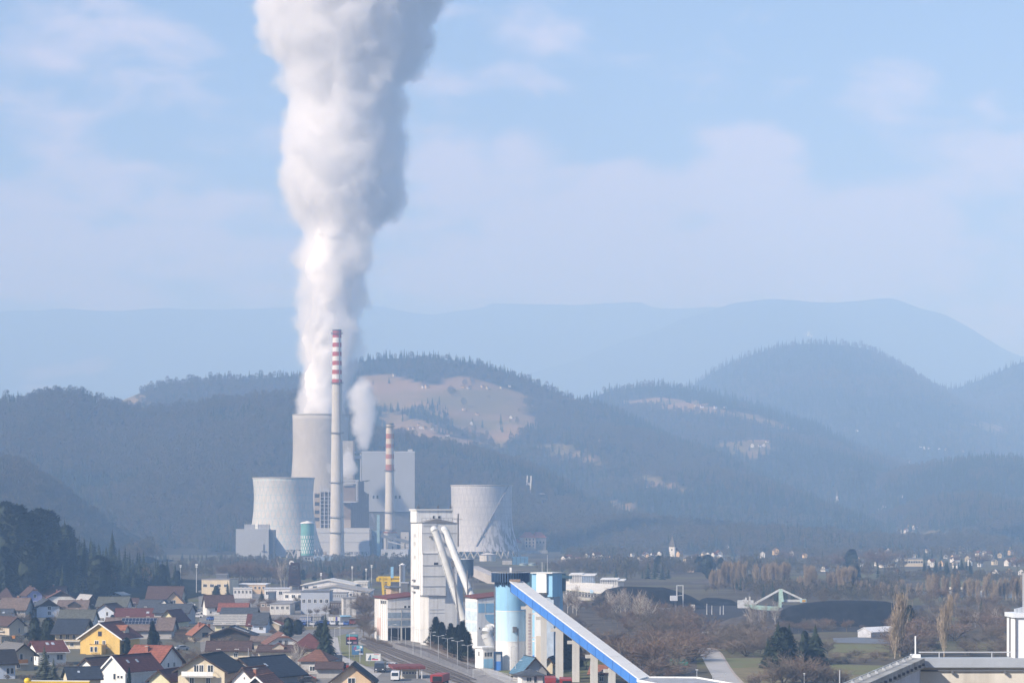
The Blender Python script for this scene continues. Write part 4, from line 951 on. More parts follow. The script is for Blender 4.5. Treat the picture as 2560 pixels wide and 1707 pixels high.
for x0, x1 in ((.2, aw*.405), (aw*.45, aw*.865)): MB().bx(x0, x1, -.05, .3, 0, W3z(856)).build('gate', DARK, root)
MB().bx(aw*.41, aw*.445, -.3, 0, 0, W3z(856)).build('gate_post', CONC_L, root)
for y0, y1 in ((742, 682), (832, 775)):
    for x0, x1 in ((.15, aw*.42), (aw*.445, aw*.86)): MB().bx(x0, x1, -.06, 0, W3z(y0), W3z(y1)).build('blue_glass_band', mat('dirty_blue_glass', (.34,.42,.50), .4, .25, .5), root)
fr_ = MB()
for yy in (640, 765, 845): fr_.bx(-.05, aw+.05, -.1, 0, W3z(yy), W3z(yy)+.25)
fr_.bx(aw*.42, aw*.445, -.1, 0, W3z(850), W3z(650)); fr_.build('frame_lines', CONC_L, root)
for xx in (688, 731, 832): window(root, ((xx-491)*u/c_, 0, W3z(637 if xx < 800 else 625)), 0, .9 if xx < 800 else .6, .9, mull=0)
window(root, ((775-491)*u/c_, -.1, W3z(707)), 0, .8, .7, mull=0)
for i in range(6): window(root, (0, ad*(.1+.075*i), W3z(585)), R(-90), .7, 1.0, mull=0, frame=GREYD)
pr = MB()
for i in range(7): y = ad*(i+.6)/7; pr.bx(-.12, 0, y-.12, y+.12, 0, za)
pr.build('wall_ribs', CONC_L, root)
MB().bx(-.15, 0, ad*.5, ad*.78, 1.5, za*.55).build('pink_patch', mat('pinkish_plaster', (.66,.50,.46), .9, .1, .5), root)
# right annex with light blue panels
D = gdepth(1621); u = mpp(D, 'W3')
root = thing('blue_panel_hall', 'white hall with light blue panels and a dark red roof beside the blue silo', 'building', (pt('W3', 1506, 0, D).x, D, 0), R(ta)); aw, ad = 196*u/c_+3, 140*u/s_; W3z = lambda y: pt('W3', 0, y, D).z; za = W3z(530)
MB().bx(0, aw, 0, ad, 0, za).build('wall', WHITE, root)
MB().add([(-.2,-.2,za),(aw+.2,-.2,za+.9),(aw+.2,ad,za+1.5),(-.2,ad,za+.6),(-.2,-.2,za+.3),(aw+.2,-.2,za+1.2),(aw+.2,ad,za+1.8),(-.2,ad,za+.9)], [(4,5,6,7),(0,1,5,4),(1,2,6,5),(2,3,7,6),(3,0,4,7),(3,2,1,0)]).build('roof', ROOFRED, root)
MB().add([(0,-.001,za-.02),(aw,-.001,za-.02),(aw,-.001,za+.9)], [(0,1,2)]).build('gable_strip', WHITE, root)
pn = lambda x: (x-1506)*u/c_
for x0, x1, y0, y1 in ((1518,1588,682,578),(1600,1712,682,578)): MB().bx(pn(x0), pn(x1), -.05, 0, W3z(y0), W3z(y1)).build('blue_panel', BLUEL, root)
qp = [(pn(1712), -.05, W3z(705)), (pn(1592), -.05, W3z(705))]+[(pn(1712)-(pn(1712)-pn(1592))*math.cos(t), -.05, W3z(705)-(W3z(705)-W3z(812))*math.sin(t)) for t in np.linspace(.15, 1.57, 8)]
MB().poly(qp, (0,.045,0)).build('blue_quarter_disc', BLUEL, root)
for y0, y1 in ((640, 560), (775, 668), (900, 800)): MB().bx(-.05, 0, .3, ad-.3, W3z(y0), W3z(y1)).build('pale_blue_band', mat('very_pale_blue', (.55,.68,.76), .6), root)
window(root, (pn(1530), 0, W3z(870)), 0, .5, .6, mull=0)
for i in range(6): MB().bx(-.1, 0, ad*(i+.5)/6-.08, ad*(i+.5)/6+.08, 0, za).build('wall_rib', WHITE2, root)
# big bent pipe leaving the hall
ep = thing('bent_duct', 'fat bent white duct curving down beside the blue silo', 'duct', (pt('W3', 1660, 0, D-4).x, D-4, 0)); b = MB()
cpts = [pt('W3', x, y, D-4+dy)-ep.location for x, y, dy in ((1705,880,1),(1660,868,-.2),(1625,880,-.6),(1612,915,-1),(1625,960,-1),(1650,1010,-1),(1672,1060,-1))]
for a_, b_ in zip(cpts[:-1], cpts[1:]): b.tube(a_, b_, 1.55, n=20)
b.build('duct', PIPE, ep, smooth=False); MB().tube(cpts[0]+Vector((-.3,0,0)), cpts[0]+Vector((-.9,-.1,.1)), 1.8, n=20).build('flange_ring', GREYD, ep)
MB().bar(cpts[3]+Vector((-1.6,0,0)), cpts[6]+Vector((-.2,0,0)), .3).bar(cpts[4]+Vector((2,0,.5)), cpts[6]+Vector((2.6,0,-2)), .25).build('stay', STEEL, ep)
# entrance house
D = gdepth(1672); u = mpp(D, 'W3'); W3z = lambda y: pt('W3', 0, y, D).z
root = thing('entrance_house', 'small white entrance house with blue glass at the foot of the blue silo', 'building', (pt('W3', 1572, 0, D).x, D, 0), R(25)); aw, ad = 120*u/c_, 88*u/s_; za = W3z(1085)
MB().bx(0, aw, 0, ad, 0, za).build('wall', WHITE, root); MB().bx(-.4, aw+.3, -.4, ad+.3, za, za+.35).build('roof', WHITE2, root)
MB().bx(.2, aw-.2, -.06, 0, .2, W3z(1205)).build('blue_door', BLUEL, root); window(root, (aw/2, 0, W3z(1185)), 0, aw-.5, 1.3, mull=2); window(root, (0, ad*.5, W3z(1180)), R(-90), 1.0, 1.3)
# ---------------------------------------------------------------- blue silos
def silo(label, xl, xr, D, bands, head=None):
    a, b_ = pt('W3', xl, 0, D), pt('W3', xr, 0, D); r = (b_.x-a.x)/2
    root = thing('silo', label, 'silo', ((a.x+b_.x)/2, D+r, 0)); z = lambda y: pt('W3', 0, y, D).z
    for y0, y1, m, nm in bands:
        MB().lathe([(r, max(0, z(y0))), (r, z(y1))], 64).build(nm, m, root, smooth=True)
    return root, r, z
D = gdepth(1676)
s1, r, z = silo('big round silo in bands of white and blues with a navy finned crown', 1712, 2056, D, ((1342,1010,WHITE,'white_band'),(1010,665,BLUEM,'pale_blue_band'),(665,400,BLUEL,'blue_band'),(400,235,BLUEL,'top_band')))
fins = MB(); tips = MB(); k = random.Random(2); NF = 44
for i in range(NF):
    t = i/NF*2*math.pi; 
    fins.box(((r+.55)*math.cos(t), (r+.55)*math.sin(t), (z(340)+z(232))/2), (.9, 2*math.pi*r/NF*.72, z(232)-z(340)), t)
    zl = z(k.choice((395, 385, 370, 392))); tips.box(((r+.12)*math.cos(t), (r+.12)*math.sin(t), (zl+z(340))/2), (.25, .28, z(340)-zl), t)
fins.build('crown_fins', BLUED, s1); tips.build('fin_tips', BLUED, s1)
MB().lathe([(r-.3, z(232)), (r+1.0, z(232)), (r+1.0, z(228)), (r-.3, z(228))], 64).build('crown_plate', STEELL, s1)
MB().lathe([(r-.2, z(235)), (.01, z(228))], 64).build('top', GREYR, s1)
cr = MB()
for i in range(26):
    t = i/26*6.283; cr.bar(((r+.8)*math.cos(t), (r+.8)*math.sin(t), z(228)), ((r+.8)*math.cos(t), (r+.8)*math.sin(t), z(208)), .06)
cr.lathe([(r+.76, z(210)), (r+.86, z(210)), (r+.86, z(207)), (r+.76, z(207)), (r+.76, z(210))], 48); cr.build('crown_railing', STEEL, s1)
MB().bx(-.25, .25, -.3, .3, z(228), z(175)).build('roof_post', WHITE, s1)
sc = MB()
for yy in (665, 1010): sc.lathe([(r, z(yy)-.08), (r+.06, z(yy)-.08), (r+.06, z(yy)+.08), (r, z(yy)+.08)], 64)
sc.build('band_seam', WHITE2, s1)
t = R(-90+14); MB().box(((r+.35)*math.cos(t), (r+.35)*math.sin(t), z(870)), (.9, .9, 1.3), t).build('wall_box', GREYD, s1)
t2 = R(-90+28); MB().bar(((r+.15)*math.cos(t2), (r+.15)*math.sin(t2), 0), ((r+.15)*math.cos(t2), (r+.15)*math.sin(t2), z(860)), .22).build('wall_pipe', STEEL, s1)
t = R(-90-42); ld = MB()
tL = R(180+6); ld.bar(((r+.2)*math.cos(tL), (r+.2)*math.sin(tL), 4), ((r+.2)*math.cos(tL), (r+.2)*math.sin(tL), z(400)), .3)
for i in range(14): zz = 5+i*(z(420)-5)/14; ld.box(((r+.25)*math.cos(tL), (r+.25)*math.sin(tL), zz), (.4,.5,.25))
ld.build('ladder', STEEL, s1)
pa, pb = pt('W3', 1692, 1120, D-1), pt('W3', 1792, 1330, D-1); gw = pb.x-pa.x
gt = thing('tall_gate', 'dark blue tall gate with a grey panel at the silo foot', 'gate', (pa.x, D-1.2, 0))
MB().bx(0, gw*.18, 0, .6, 0, pa.z).bx(gw*.8, gw, 0, .6, 0, pa.z).bx(gw*.18, gw*.8, 0, .6, pa.z-.5, pa.z).build('frame', BLUED, gt)
MB().bx(gw*.18, gw*.8, .2, .4, 0, pa.z*.5).build('lower_panel', BLUES, gt); MB().bx(gw*.18, gw*.8, .2, .4, pa.z*.5, pa.z-.5).build('upper_panel', GREYP, gt)
# second silo and its white head house
D2 = gdepth(1655)+8
s2, r2, z2 = silo('second blue silo standing behind the conveyor pillars', 2080, 2480, D2, ((1330,1165,BLUES,'low_band'),(1165,1010,BLUEL,'lower_band'),(1010,660,BLUEL,'blue_band'),(660,235,BLUEL,'top_band')))
fn = MB()
for i in range(NF): t = i/NF*2*math.pi; fn.box(((r2+.4)*math.cos(t), (r2+.4)*math.sin(t), (z2(440)+z2(240))/2), (.7, 2*math.pi*r2/NF*.55, z2(240)-z2(440)), t)
fn.build('crown_fins', mat('teal_grey_fins', (.10,.20,.28), .6), s2)
MB().lathe([(r2+.5, z2(236)), (.01, z2(228))], 64).build('top', GREYR, s2)
MB().lathe([(r2+.03, z2(1012)), (r2+.08, z2(1012)), (r2+.08, z2(1000)), (r2+.03, z2(1000))], 64).build('band_seam', WHITE2, s2)
hh, w_, h_, d_ = boxb('head_house', 'bright white head house hanging on the blue silo tops', 'building', 'W4', 548, 660, 238, D-5, 5, WHITE, turn=26, yb=456)
MB().bx(-w_/2-1.45, -w_/2, .4, 6, -.6, h_).build('blue_side', BLUEL, hh); MB().bx(w_/2, w_/2+1.3, .6, 6, -1, h_-.1).build('right_side', BLUEL, hh)
MB().bx(-w_/2-1.5, w_/2+1.6, -.15, 6.1, h_, h_+.2).build('roof', WHITE, hh); MB().bx(-w_/2+.4, w_/2, .3, 6, -.35, 0).build('soffit', GREYD, hh)
MB().bx(-w_/2+.6, w_/2+1.2, 1.5, 5, -hh.location.z, -.35).build('column', mat('blue_grey_column', (.36,.43,.52), .7), hh)
lb = MB(); _ri = Matrix.Rotation(R(26), 3, 'Z'); a_ = _ri @ (pt('W4', 720, 258, D+4)-hh.location); b_ = _ri @ (pt('W4', 930, 285, D+16)-hh.location)
lb.bar(a_, b_, .9, .7); lb.build('pipe_bridge', mat('pale_teal_steel', (.30,.46,.48), .6), hh)
lb2 = MB()
for i in range(7): v = a_.lerp(b_, i/14); lb2.bar(v, v-Vector((0,0,4.0)), .22)
lb2.build('bridge_slats', mat('teal_grey_fins', (.10,.20,.28), .6), hh)
# ---------------------------------------------------------------- inclined conveyor
A = pt('W4', 255, 343, 598); B = pt('W4', 1702, 1440, 540)
A2 = pt('W4', 390, 343, 604); wdir = Vector((.0, 1, 0))
dv = B-A; width = 4.6; hgt = 105*mpp(580, 'W4')/1.0
root = thing('inclined_conveyor', 'long sloping conveyor gallery with white roof and strong blue side', 'conveyor', A)
# cross section leans so that roof and near side both show: near bottom, near top, far top, far bottom
side = Vector((.85, .53, 0)).normalized()
n_top = Vector((1.9, 4.6, .0)); 
lo = Vector((0,0,-hgt*1.0))
def secpts(p): return [p+lo, p, p+Vector((3.0, 1.4, .05)), p+Vector((3.0, 1.4, .05))+lo]
P0, P1 = secpts(Vector((0,0,0))), secpts(dv)
MB().add([P0[0],P0[1],P1[1],P1[0], P0[0]+Vector((.12,.05,0)),P0[1]+Vector((.12,.05,0)),P1[1]+Vector((.12,.05,0)),P1[0]+Vector((.12,.05,0))], [(0,3,2,1),(4,5,6,7),(0,1,5,4),(1,2,6,5),(2,3,7,6),(3,0,4,7)]).build('near_side', BLUES, root)
M_croof = mat('conveyor_roof_sheet', (.60,.60,.59), .6, .05, .3)
up = Vector((0,0,.18)); e0, e1 = -dv.normalized()*.3, dv.normalized()*.3
rt = [P0[1]+e0+Vector((-.08,-.25,.03)), P1[1]+e1+Vector((-.08,-.25,.03)), P1[2]+e1, P0[2]+e0]
MB().poly(rt, up).build('roof', M_croof, root)
MB().poly([P0[3],P0[2],P1[2],P1[3]], (0,-.12,0)).build('far_side', BLUES, root)
MB().poly([P0[0],P1[0],P1[3],P0[3]], (0,0,-.15)).build('floor', GREYD, root)
MB().poly([P0[0],P0[1],P0[2],P0[3]], (-.1,0,0)).build('end_wall', BLUED, root)
sm = MB()
for i in range(1, 16):
    p_ = dv*(i/16)+Vector((-.03,-.01,0)); sm.bar(p_+lo*.02, p_+lo*.98, .09)
sm.build('side_seams', mat('dull_blue_seam', (.055,.185,.52), .6), root)
rs_ = MB()
for i in range(1, 14): f_ = i/14; rs_.bar(rt[0].lerp(rt[1], f_)+Vector((0,0,.18)), rt[3].lerp(rt[2], f_)+Vector((0,0,.18)), .05)
rs_.build('roof_seams', GREYL, root)
MB().bar(rt[0]+Vector((0,0,.2)), rt[1]+Vector((0,0,.2)), .14).build('roof_edge', WHITE, root)
MB().box(P0[1]+Vector((1.0,2.2,.45)), (2.6,4.4,.5)).build('end_hood', mat('rusty_brown', (.30,.22,.17), .9), root)
for i, (x0, x1, yt, yb) in enumerate(((428,502,590,1225),(596,664,700,1240),(765,851,850,1500),(954,1034,1000,1520),(1160,1242,1168,1540),(1365,1442,1340,1560))):
    f = ((x0+x1)/2-255)/(1702-255); Dp = 598+(540-598)*f+2.0; a = pt('W4', x0, yt-8, Dp); b_ = pt('W4', x1, yt-8, Dp); w = b_.x-a.x
    ps = MB(); zt = min(a.z+2.5, (A+dv*f).z-hgt-.25)
    ps.bx(0, w, 0, 2.6, -root.location.z, zt-root.location.z); o = ps.build('pillar', CONC_L, root, loc=(a.x-root.location.x, Dp-root.location.y, 0))
    MB().bx(-1.1, .0, .2, 2.4, zt-root.location.z-.9, zt-root.location.z-.25).build('corbel', CONC_L, o)
    if i == 0: 
        cb = MB()
        for j in range(26): cb.box((w*.55, -.05, zt-root.location.z-2-j*.75), (.55, .12, .45))
        cb.build('cable_rack', mat('pinkish_grey', (.42,.36,.38), .8), o)
wp = thing('lit_pillar_face', 'sunlit side of a conveyor pillar built as a white shaft next to the second silo', 'pillar', (pt('W4', 572, 0, 612).x, 612, 0)); h_ = pt('W4', 0, 680, 612).z  # pillar's sunlit side built apart, its brightness put into the white
MB().bx(-.95, .95, 0, 2, 0, h_).build('shaft', WHITE, wp); MB().bx(-.6, .6, -.05, 0, h_*.1, h_*.6).build('ladder_strip', CREAM, wp)
MB().bx(-2.6, -.95, .5, 1, h_-.5, h_-.1).bx(-2.2, -.95, .5, .9, h_*.56, h_*.58).build('side_arm', GREYL, wp)
# flat building where the conveyor lands
D = 520; a = pt('W4', 1690, 1440, D); b_ = pt('W5', 900, 1479, D-20)
fl = thing('flat_building', 'low flat roofed building where the conveyor comes down at the bottom edge', 'building', (a.x, D, 0)); zr = a.z
# outline in plan: front edge falls back to the right
ou = [(0,0),(pt('W4',2150,0,D-26).x-a.x,-26),(pt('W5',700,0,D-30).x-a.x,-30),(pt('W5',905,0,D-14).x-a.x,-14),(pt('W5',460,0,D+8).x-a.x,8),(pt('W4',1800,0,D+9).x-a.x,9)]
MB().poly([(x,y,0) for x,y in ou], (0,0,zr-.4)).build('wall', BLUEM, fl); MB().poly([(x,y,zr-.4) for x,y in ou], (0,0,.25)).build('roof', mat('roof_gravel', (.33,.34,.36), .95, .2, .5), fl)
ed = MB()
for i in range(len(ou)): x0,y0 = ou[i]; x1,y1 = ou[(i+1)%len(ou)]; ed.bar((x0,y0,zr-.1), (x1,y1,zr-.1), .35, .5)
ed.build('roof_edge', WHITE, fl)
pp = MB(); 
for x, y, h in ((ou[4][0], 7.5, 1.6), (ou[4][0]+5, 0, 1.3), (ou[4][0]+3, 4, .9)): pp.bar((x,y,zr-.3), (x,y,zr+h), .1).box((x,y,zr+h), (.5,.3,.2))
pp.build('roof_vents', STEELL, fl)
# little houses under the conveyor, sheds, white clerestory hall
D = gdepth(1499); root = thing('clerestory_hall', 'pale hall with a broad sloping roof and two white roof boxes beside the coal heap', 'building', (pt('W4', 880, 0, D).x, D, 0)); u = mpp(D, 'W4'); Z = lambda y: pt('W4', 0, y, D).z
x1 = 470*u; 
MB().poly([(0,0,Z(425)),(x1,-14,Z(470)),(x1+3,0,Z(375)),(10*u,14,Z(345))], (0,0,.5)).build('sloping_roof', WHR, root)
MB().poly([(265*u,-9.2,Z(452)),(300*u,-9.6,Z(456)),(345*u,13.0,Z(348)),(310*u,13.0,Z(347))], (0,0,.6)).build('roof_light', BLUEM, root)
cw = MB()
for i in range(15): f = i/14; cw.bx(x1*f, x1*f+.5, -14*f-.1, -14*f+.6, 0, Z(425+45*f)-.3)
cw.build('colonnade', WHITE2, root); MB().poly([(0,2,0),(x1,-12,0),(x1,0,0),(0,16,0)], (0,0,Z(440)-1)).build('wall', GREYD, root)
bnd = MB()
for yy in (465, 500): bnd.bar((0,-.2,Z(yy-20)), (x1,-14.3,Z(yy+22)), .4, .5)
bnd.build('girt', STEEL, root)
MB().poly([(0,-.4,0),(x1,-14.5,0),(x1,-13.8,0),(0,.3,0)], (0,0,1.6)).build('plinth', CONC, root)
for x0, xw, y0, y1, m in ((45,140,345,262,WHITE2),(185,145,345,270,mat('pale_blue_sheet',(.42,.52,.66),.6)),(400,190,372,318,WHITE2),(590,75,385,330,WHITE2)):
    MB().bx(x0*u, (x0+xw)*u, 8, 18, Z(y0)-3, Z(y1)).build('roof_box', m, root); MB().poly([((x0-6)*u,7.4,Z(y1)),((x0+xw+6)*u,7.4,Z(y1)),((x0+xw+40)*u,18.5,Z(y1-14)),((x0+30)*u,18.5,Z(y1-14))], (0,0,.35)).build('box_roof', WHITE, root)
    rb = MB()
    for i in range(7): rb.bx((x0+xw*i/7+6)*u, (x0+xw*i/7+9)*u, 7.8, 8, Z(y0), Z(y1))
    rb.build('box_ribs', GREYD, root)
MB().bx(-170*u, 20*u, -3, 6, 0, Z(480)).build('side_platform', CONC, root)
r_, w_, h_, d_ = boxb('white_shed', 'small white box shed beside the dark coal heap', 'shed', 'W4', 1928, 2060, 635, gdepth(1540), 6, WHITE, turn=-12)
MB().bx(-w_/2-.15, w_/2+.15, -.15, d_, h_, h_+.2).build('roof', GREYL, r_)
# portal frames in the coal yard
D = 950; root = thing('portal_mast', 'thin grey steel portal with a grey cabin in the coal yard', 'portal', (pt('W5', 235, 0, D).x, D, 0)); u = mpp(D, 'W5'); Z = lambda y: pt('W5', 0, y, D).z
MB().bar((0,0,Z(545)), (0,0,Z(372)), .42).bar((70*u,0,0), (70*u,0,Z(372)), .42).bar((0,0,Z(374)), (75*u,0,Z(374)), .36).bar((0,0,Z(490)),(70*u,0,Z(485)),.2).build('portal', STEELL, root)
MB().bx(-72*u, 5*u, -2, 3, Z(545), Z(492)).build('cabin', GREYL, root); MB().bx(-20*u, 0, 0, 2, 0, Z(545)).build('cabin_base', STEEL, root)
# stacker
D = 1000; root = thing('stacker', 'mint green coal stacker with a tall mast and two long booms', 'stacker', (pt('W5', 1412, 0, D).x, D, 0)); u = mpp(D, 'W5'); X = lambda x: (x-1412)*u; Z = lambda y: pt('W5', 0, y, D).z
MINT = mat('mint_green_steel', (.42, .60, .53), .5, .1, .5)
m = MB()
for s in (-1, 1): m.bar((X(1400),s*1.5,Z(620)), (X(1404),s*.8,Z(418)), .9).bar((X(1428),s*1.5,Z(560)), (X(1414),s*.8,Z(418)), .8)
for y in (450, 490, 530, 575): m.bar((X(1402),-1.2,Z(y)), (X(1424),-1.2,Z(y+18)), .6)
m.build('mast', MINT, root)
bm_ = MB(); n = 16
for i in range(n):
    xa, xb = 1000+400*i/n, 1000+400*(i+1)/n; sag = lambda x: 592+30*math.sin((x-1000)/400*1.5)
    for s in (-1, 1): bm_.bar((X(xa),s*1.2,Z(sag(xa))), (X(xb),s*1.2,Z(sag(xb))), .7).bar((X(xa),s*1.2,Z(sag(xa)+26*min(1,i/6+.3))), (X(xb),s*1.2,Z(sag(xb)+26*min(1,i/6+.4))), .7)
    bm_.bar((X(xa),-1.2,Z(sag(xa))), (X(xb),-1.2,Z(sag(xb)+24*min(1,i/6+.3))), .5); bm_.bx(X(xa), X(xb), -1.1, 1.1, Z(sag(xa)+18), Z(sag(xa)+10))
bm_.build('long_boom', MINT, root)
MB().bar((X(1418),0,Z(547)), (X(1640),0,Z(546)), .9, .9).build('counter_boom', mat('pale_grey_steel', (.62,.64,.64), .5), root)
cb = MB()
for s in (-1, 1): cb.bar((X(1404),s*.8,Z(420)), (X(1105),s*1.2,Z(585)), .6).bar((X(1416),s*.8,Z(420)), (X(1645),s*1,Z(528)), .7)
cb.build('stay_rod', mat('pale_grey_steel', (.62,.64,.64), .5), root)
MB().bx(X(1632), X(1694), -2, 2, Z(565), Z(527)).build('counterweight', mat('pale_blue_box', (.40,.60,.66), .6), root); MB().bx(X(1646), X(1684), -2.15, -2, Z(560), Z(532)).build('orange_panel', mat('orange_panel', (.62,.36,.08), .6), root)
hd = MB(); hd.tube((X(1000),-1,Z(575)), (X(1000),1,Z(575)), 1.5, n=10).box((X(1012),0,Z(585)), (6,3,3)).bar((X(1015),0,Z(590)),(X(1018),0,Z(510)),.7).bar((X(1060),0,Z(600)),(X(1060),0,Z(500)),.5); hd.build('bucket_head', mat('pale_grey_steel', (.62,.64,.64), .5), root)
MB().bx(X(1380), X(1425), -3, 3, 0, Z(625)).build('undercarriage', STEEL, root)
# mine head frame
D = 1330; root = thing('winding_tower', 'dark brown mine head frame with a white wheel beside the tall chimney foot', 'mine tower', (pt('V2', 915, 0, D).x, D, 0)); u = mpp(D, 'V2'); X = lambda x: (x-915)*u; Z = lambda y: pt('V2', 0, y, D).z
RUST = mat('brown_steel', (.055, .035, .035), .8, .2, .5); f = MB()
for s in (-2, 2): f.bar((X(842),s,0), (X(872),s*.7,Z(1190)), .9).bar((X(1000),s,0), (X(975),s*.7,Z(1190)), .9)
for y in (1190, 1210, 1285, 1320, 1345, 1400, 1440, 1475):
    t = (y-1190)/(1520-1190); xa, xb = 872-30*t, 975+25*t; f.bar((X(xa),-2,Z(y)), (X(xb),-2,Z(y)), .9).bar((X(xa),2,Z(y)), (X(xb),2,Z(y)), .9)
for y in (1220, 1320, 1400): f.bar((X(868),-2,Z(y)), (X(985),-2,Z(y+60)), .4).bar((X(985),-2,Z(y)), (X(868),-2,Z(y+60)), .4)
f.build('frame', RUST, root)
MB().bx(X(885), X(965), -1.6, 1.6, Z(1330), Z(1295)).bx(X(870), X(975), -1.6, 1.6, Z(1470), Z(1345)).build('platform_house', mat('dark_plum', (.045,.04,.05), .8, .3, .4), root)
w = MB(); c = Vector((X(888),-1.8,Z(1185)))
for i in range(20):
    a, b_ = i/20*6.283, (i+1)/20*6.283; r_ = 24*u; w.bar(c+Vector((math.cos(a),0,math.sin(a)))*r_, c+Vector((math.cos(b_),0,math.sin(b_)))*r_, .7)
    if i % 4 == 0: w.bar(c, c+Vector((math.cos(a),0,math.sin(a)))*r_, .35)
w.build('winding_wheel', WHITE, root)
MB().bx(X(855), X(985), 0, 6, 0, Z(1478)).build('shaft_house', CONC_L, root)
# yellow gantry crane and white silo
D = 1050; root = thing('gantry_crane', 'yellow gantry crane left of the white works tower', 'crane', (pt('W3', 475, 0, D).x, D, 0)); u = mpp(D, 'W3'); X = lambda x: (x-475)*u; Z = lambda y: pt('W3', 0, y, D).z
g_ = MB()
for xa, xb in ((432,458),(522,492)): g_.bar((X(xa),-1,Z(280)), (X(xb),-1,0), .9).bar((X(xa),1.6,Z(280)), (X(xb),1.6,0), .7)
for y0, y1 in ((280,330),(330,380),(380,430),(430,470)): g_.bar((X(434),-1,Z(y0)), (X(520),-1,Z(y1)), .55).bar((X(520),-1,Z(y0)), (X(434),-1,Z(y1)), .55)
g_.build('leg_truss', YEL, root)
g2 = MB()
for i in range(12):
    xa, xb = 385+i*24, 385+(i+1)*24; g2.bar((X(xa),-1,Z(280)), (X(xb),-1,Z(322)), .45).bar((X(xa),-1,Z(322)), (X(xb),-1,Z(280)), .45)
g2.bar((X(385),-1,Z(280)), (X(670),-1,Z(280)), .7).bar((X(370),-1,Z(322)), (X(670),-1,Z(322)), .7); g2.build('bridge_truss', YEL, root)
MB().bx(X(368), X(400), -1.6, 1.2, Z(325), Z(285)).bx(X(430), X(525), -1.2, 1, Z(330), Z(278)).build('crab', YEL, root)
s_ = tank('small white upright silo left of the white works tower', 'W3', 628, 690, 140, 1000, WHITE, .3, name='silo'); 
MB().bx(-4.6, -3.5, 0, 1.5, pt('W3',0,290,1000).z, pt('W3',0,165,1000).z).build('blue_pipe', BLUEL, s_); tp = MB()
for x in (-1.5, 0, 1.2): tp.bar((x,3,s_.children[0].dimensions.z), (x,3,s_.children[0].dimensions.z+3.2), .3)
tp.build('top_fittings', STEEL, s_)
r_, w_, h_, d_ = boxb('brick_shed', 'small orange shed with dark roof behind the hall with two gates', 'shed', 'W3', 530, 620, 405, 900, 8, mat('orange_plaster', (.55,.40,.26), .9), turn=-15)
MB().bx(-w_/2-.6, w_/2+.6, -.6, d_+.6, h_, h_+.6).build('roof', GREYD, r_)
r_, w_, h_, d_ = boxb('steel_bin', 'dark grey upright bin beside the left face of the white works tower', 'bin', 'W3', 650, 722, 350, 800, 4, GREYD)
MB().bx(-w_/2-.2, w_/2+.2, -.2, d_, h_, h_+.3).build('lid', STEELL, r_)
# coal heaps and bank
COAL = mat('coal', (.011, .012, .015), .9, .5, .3, bump=.6)
_n = COAL.node_tree; _t = [x for x in _n.nodes if x.type == 'TEX_NOISE'][0]; _m = nd(_n, 'ShaderNodeMapping'); _m.inputs['Scale'].default_value = (1.2, .25, .25); _n.links.new([x for x in _n.nodes if x.type == 'TEX_COORD'][0].outputs['Object'], _m.inputs[0]); _n.links.new(_m.outputs[0], _t.inputs['Vector'])

SLAG = mat('brown_grey_spoil', (.085, .075, .068), .95, .3, .12, bump=.4)
def heap(name, label, fr, xl, xr, prof, D, depth, m, cat='coal heap'):
    """mound: crest rows (x, y) in the photo, sloping to the ground both ways"""
    a, b = pt(fr, xl, 0, D), pt(fr, xr, 0, D); n = 90; mrow = 26
    xs = np.linspace(xl, xr, n); ys = np.interp(xs, [p[0] for p in prof], [p[1] for p in prof]); X = np.array([pt(fr, x, y, D).x for x, y in zip(xs, ys)]); Z = np.array([max(0, pt(fr, x, y, D).z) for x, y in zip(xs, ys)])
    v = []; cx_ = (a.x+b.x)/2
    for j in range(mrow):
        t = j/(mrow-1)*2-1                                # -1 near foot, 1 far foot
        for i in range(n):
            s = max(0, 1-abs(t))**.8; fn_ = float(fbm(np.array([X[i]*.12+3.7]), np.array([t*3.1]), 4)[0]-.5)
            v.append((X[i]-cx_, t*depth*(.5+.5*min(1, Z[i]/8)), max(-.3, Z[i]*s*(1+fn_*.5*(1-s))+fn_*2.2*s*(1-s)*4)-.05))
    b_ = MB(); b_.add(v, [(j*n+i, j*n+i+1, (j+1)*n+i+1, (j+1)*n+i) for j in range(mrow-1) for i in range(n-1)])
    o = b_.build(name, m, smooth=True, loc=(cx_, D, 0)); tag(o, label, cat); return o
heap('coal_heap', 'broad dark coal heap beside the pale clerestory hall', 'W4', 1180, 2420, [(1120,640),(1230,500),(1340,410),(1500,372),(1700,382),(1980,385),(2100,420),(2300,490),(2420,560)], 1060, 30, COAL)
heap('coal_heap', 'low dark coal heap between the portal mast and the stacker', 'W5', 430, 1010, [(430,600),(520,520),(580,505),(700,510),(850,535),(920,570),(1010,640)], 1100, 30, COAL)
heap('coal_heap', 'largest dark coal heap, long and rounded, right of the stacker', 'W5', 1330, 3080, [(1330,760),(1420,650),(1520,605),(1700,565),(1900,545),(2150,535),(2400,540),(2600,548),(2700,570),(2800,610),(2900,660),(3000,710),(3080,750)], 900, 32, COAL)
heap('spoil_bank', 'brown grey spoil bank in front of the coal stacker', 'W5', 430, 1500, [(430,900),(520,860),(700,800),(850,740),(1000,705),(1200,690),(1400,720),(1500,800)], 880, 20, SLAG, 'spoil bank')
heap('spoil_bank', 'brown ploughed bank behind the small coal heap', 'W5', 380, 1250, [(380,560),(520,520),(640,450),(740,405),(860,425),(1000,440),(1250,480)], 1500, 60, mat('ploughed_brown', (.13,.105,.085), .95, .25, .05), 'earth bank')
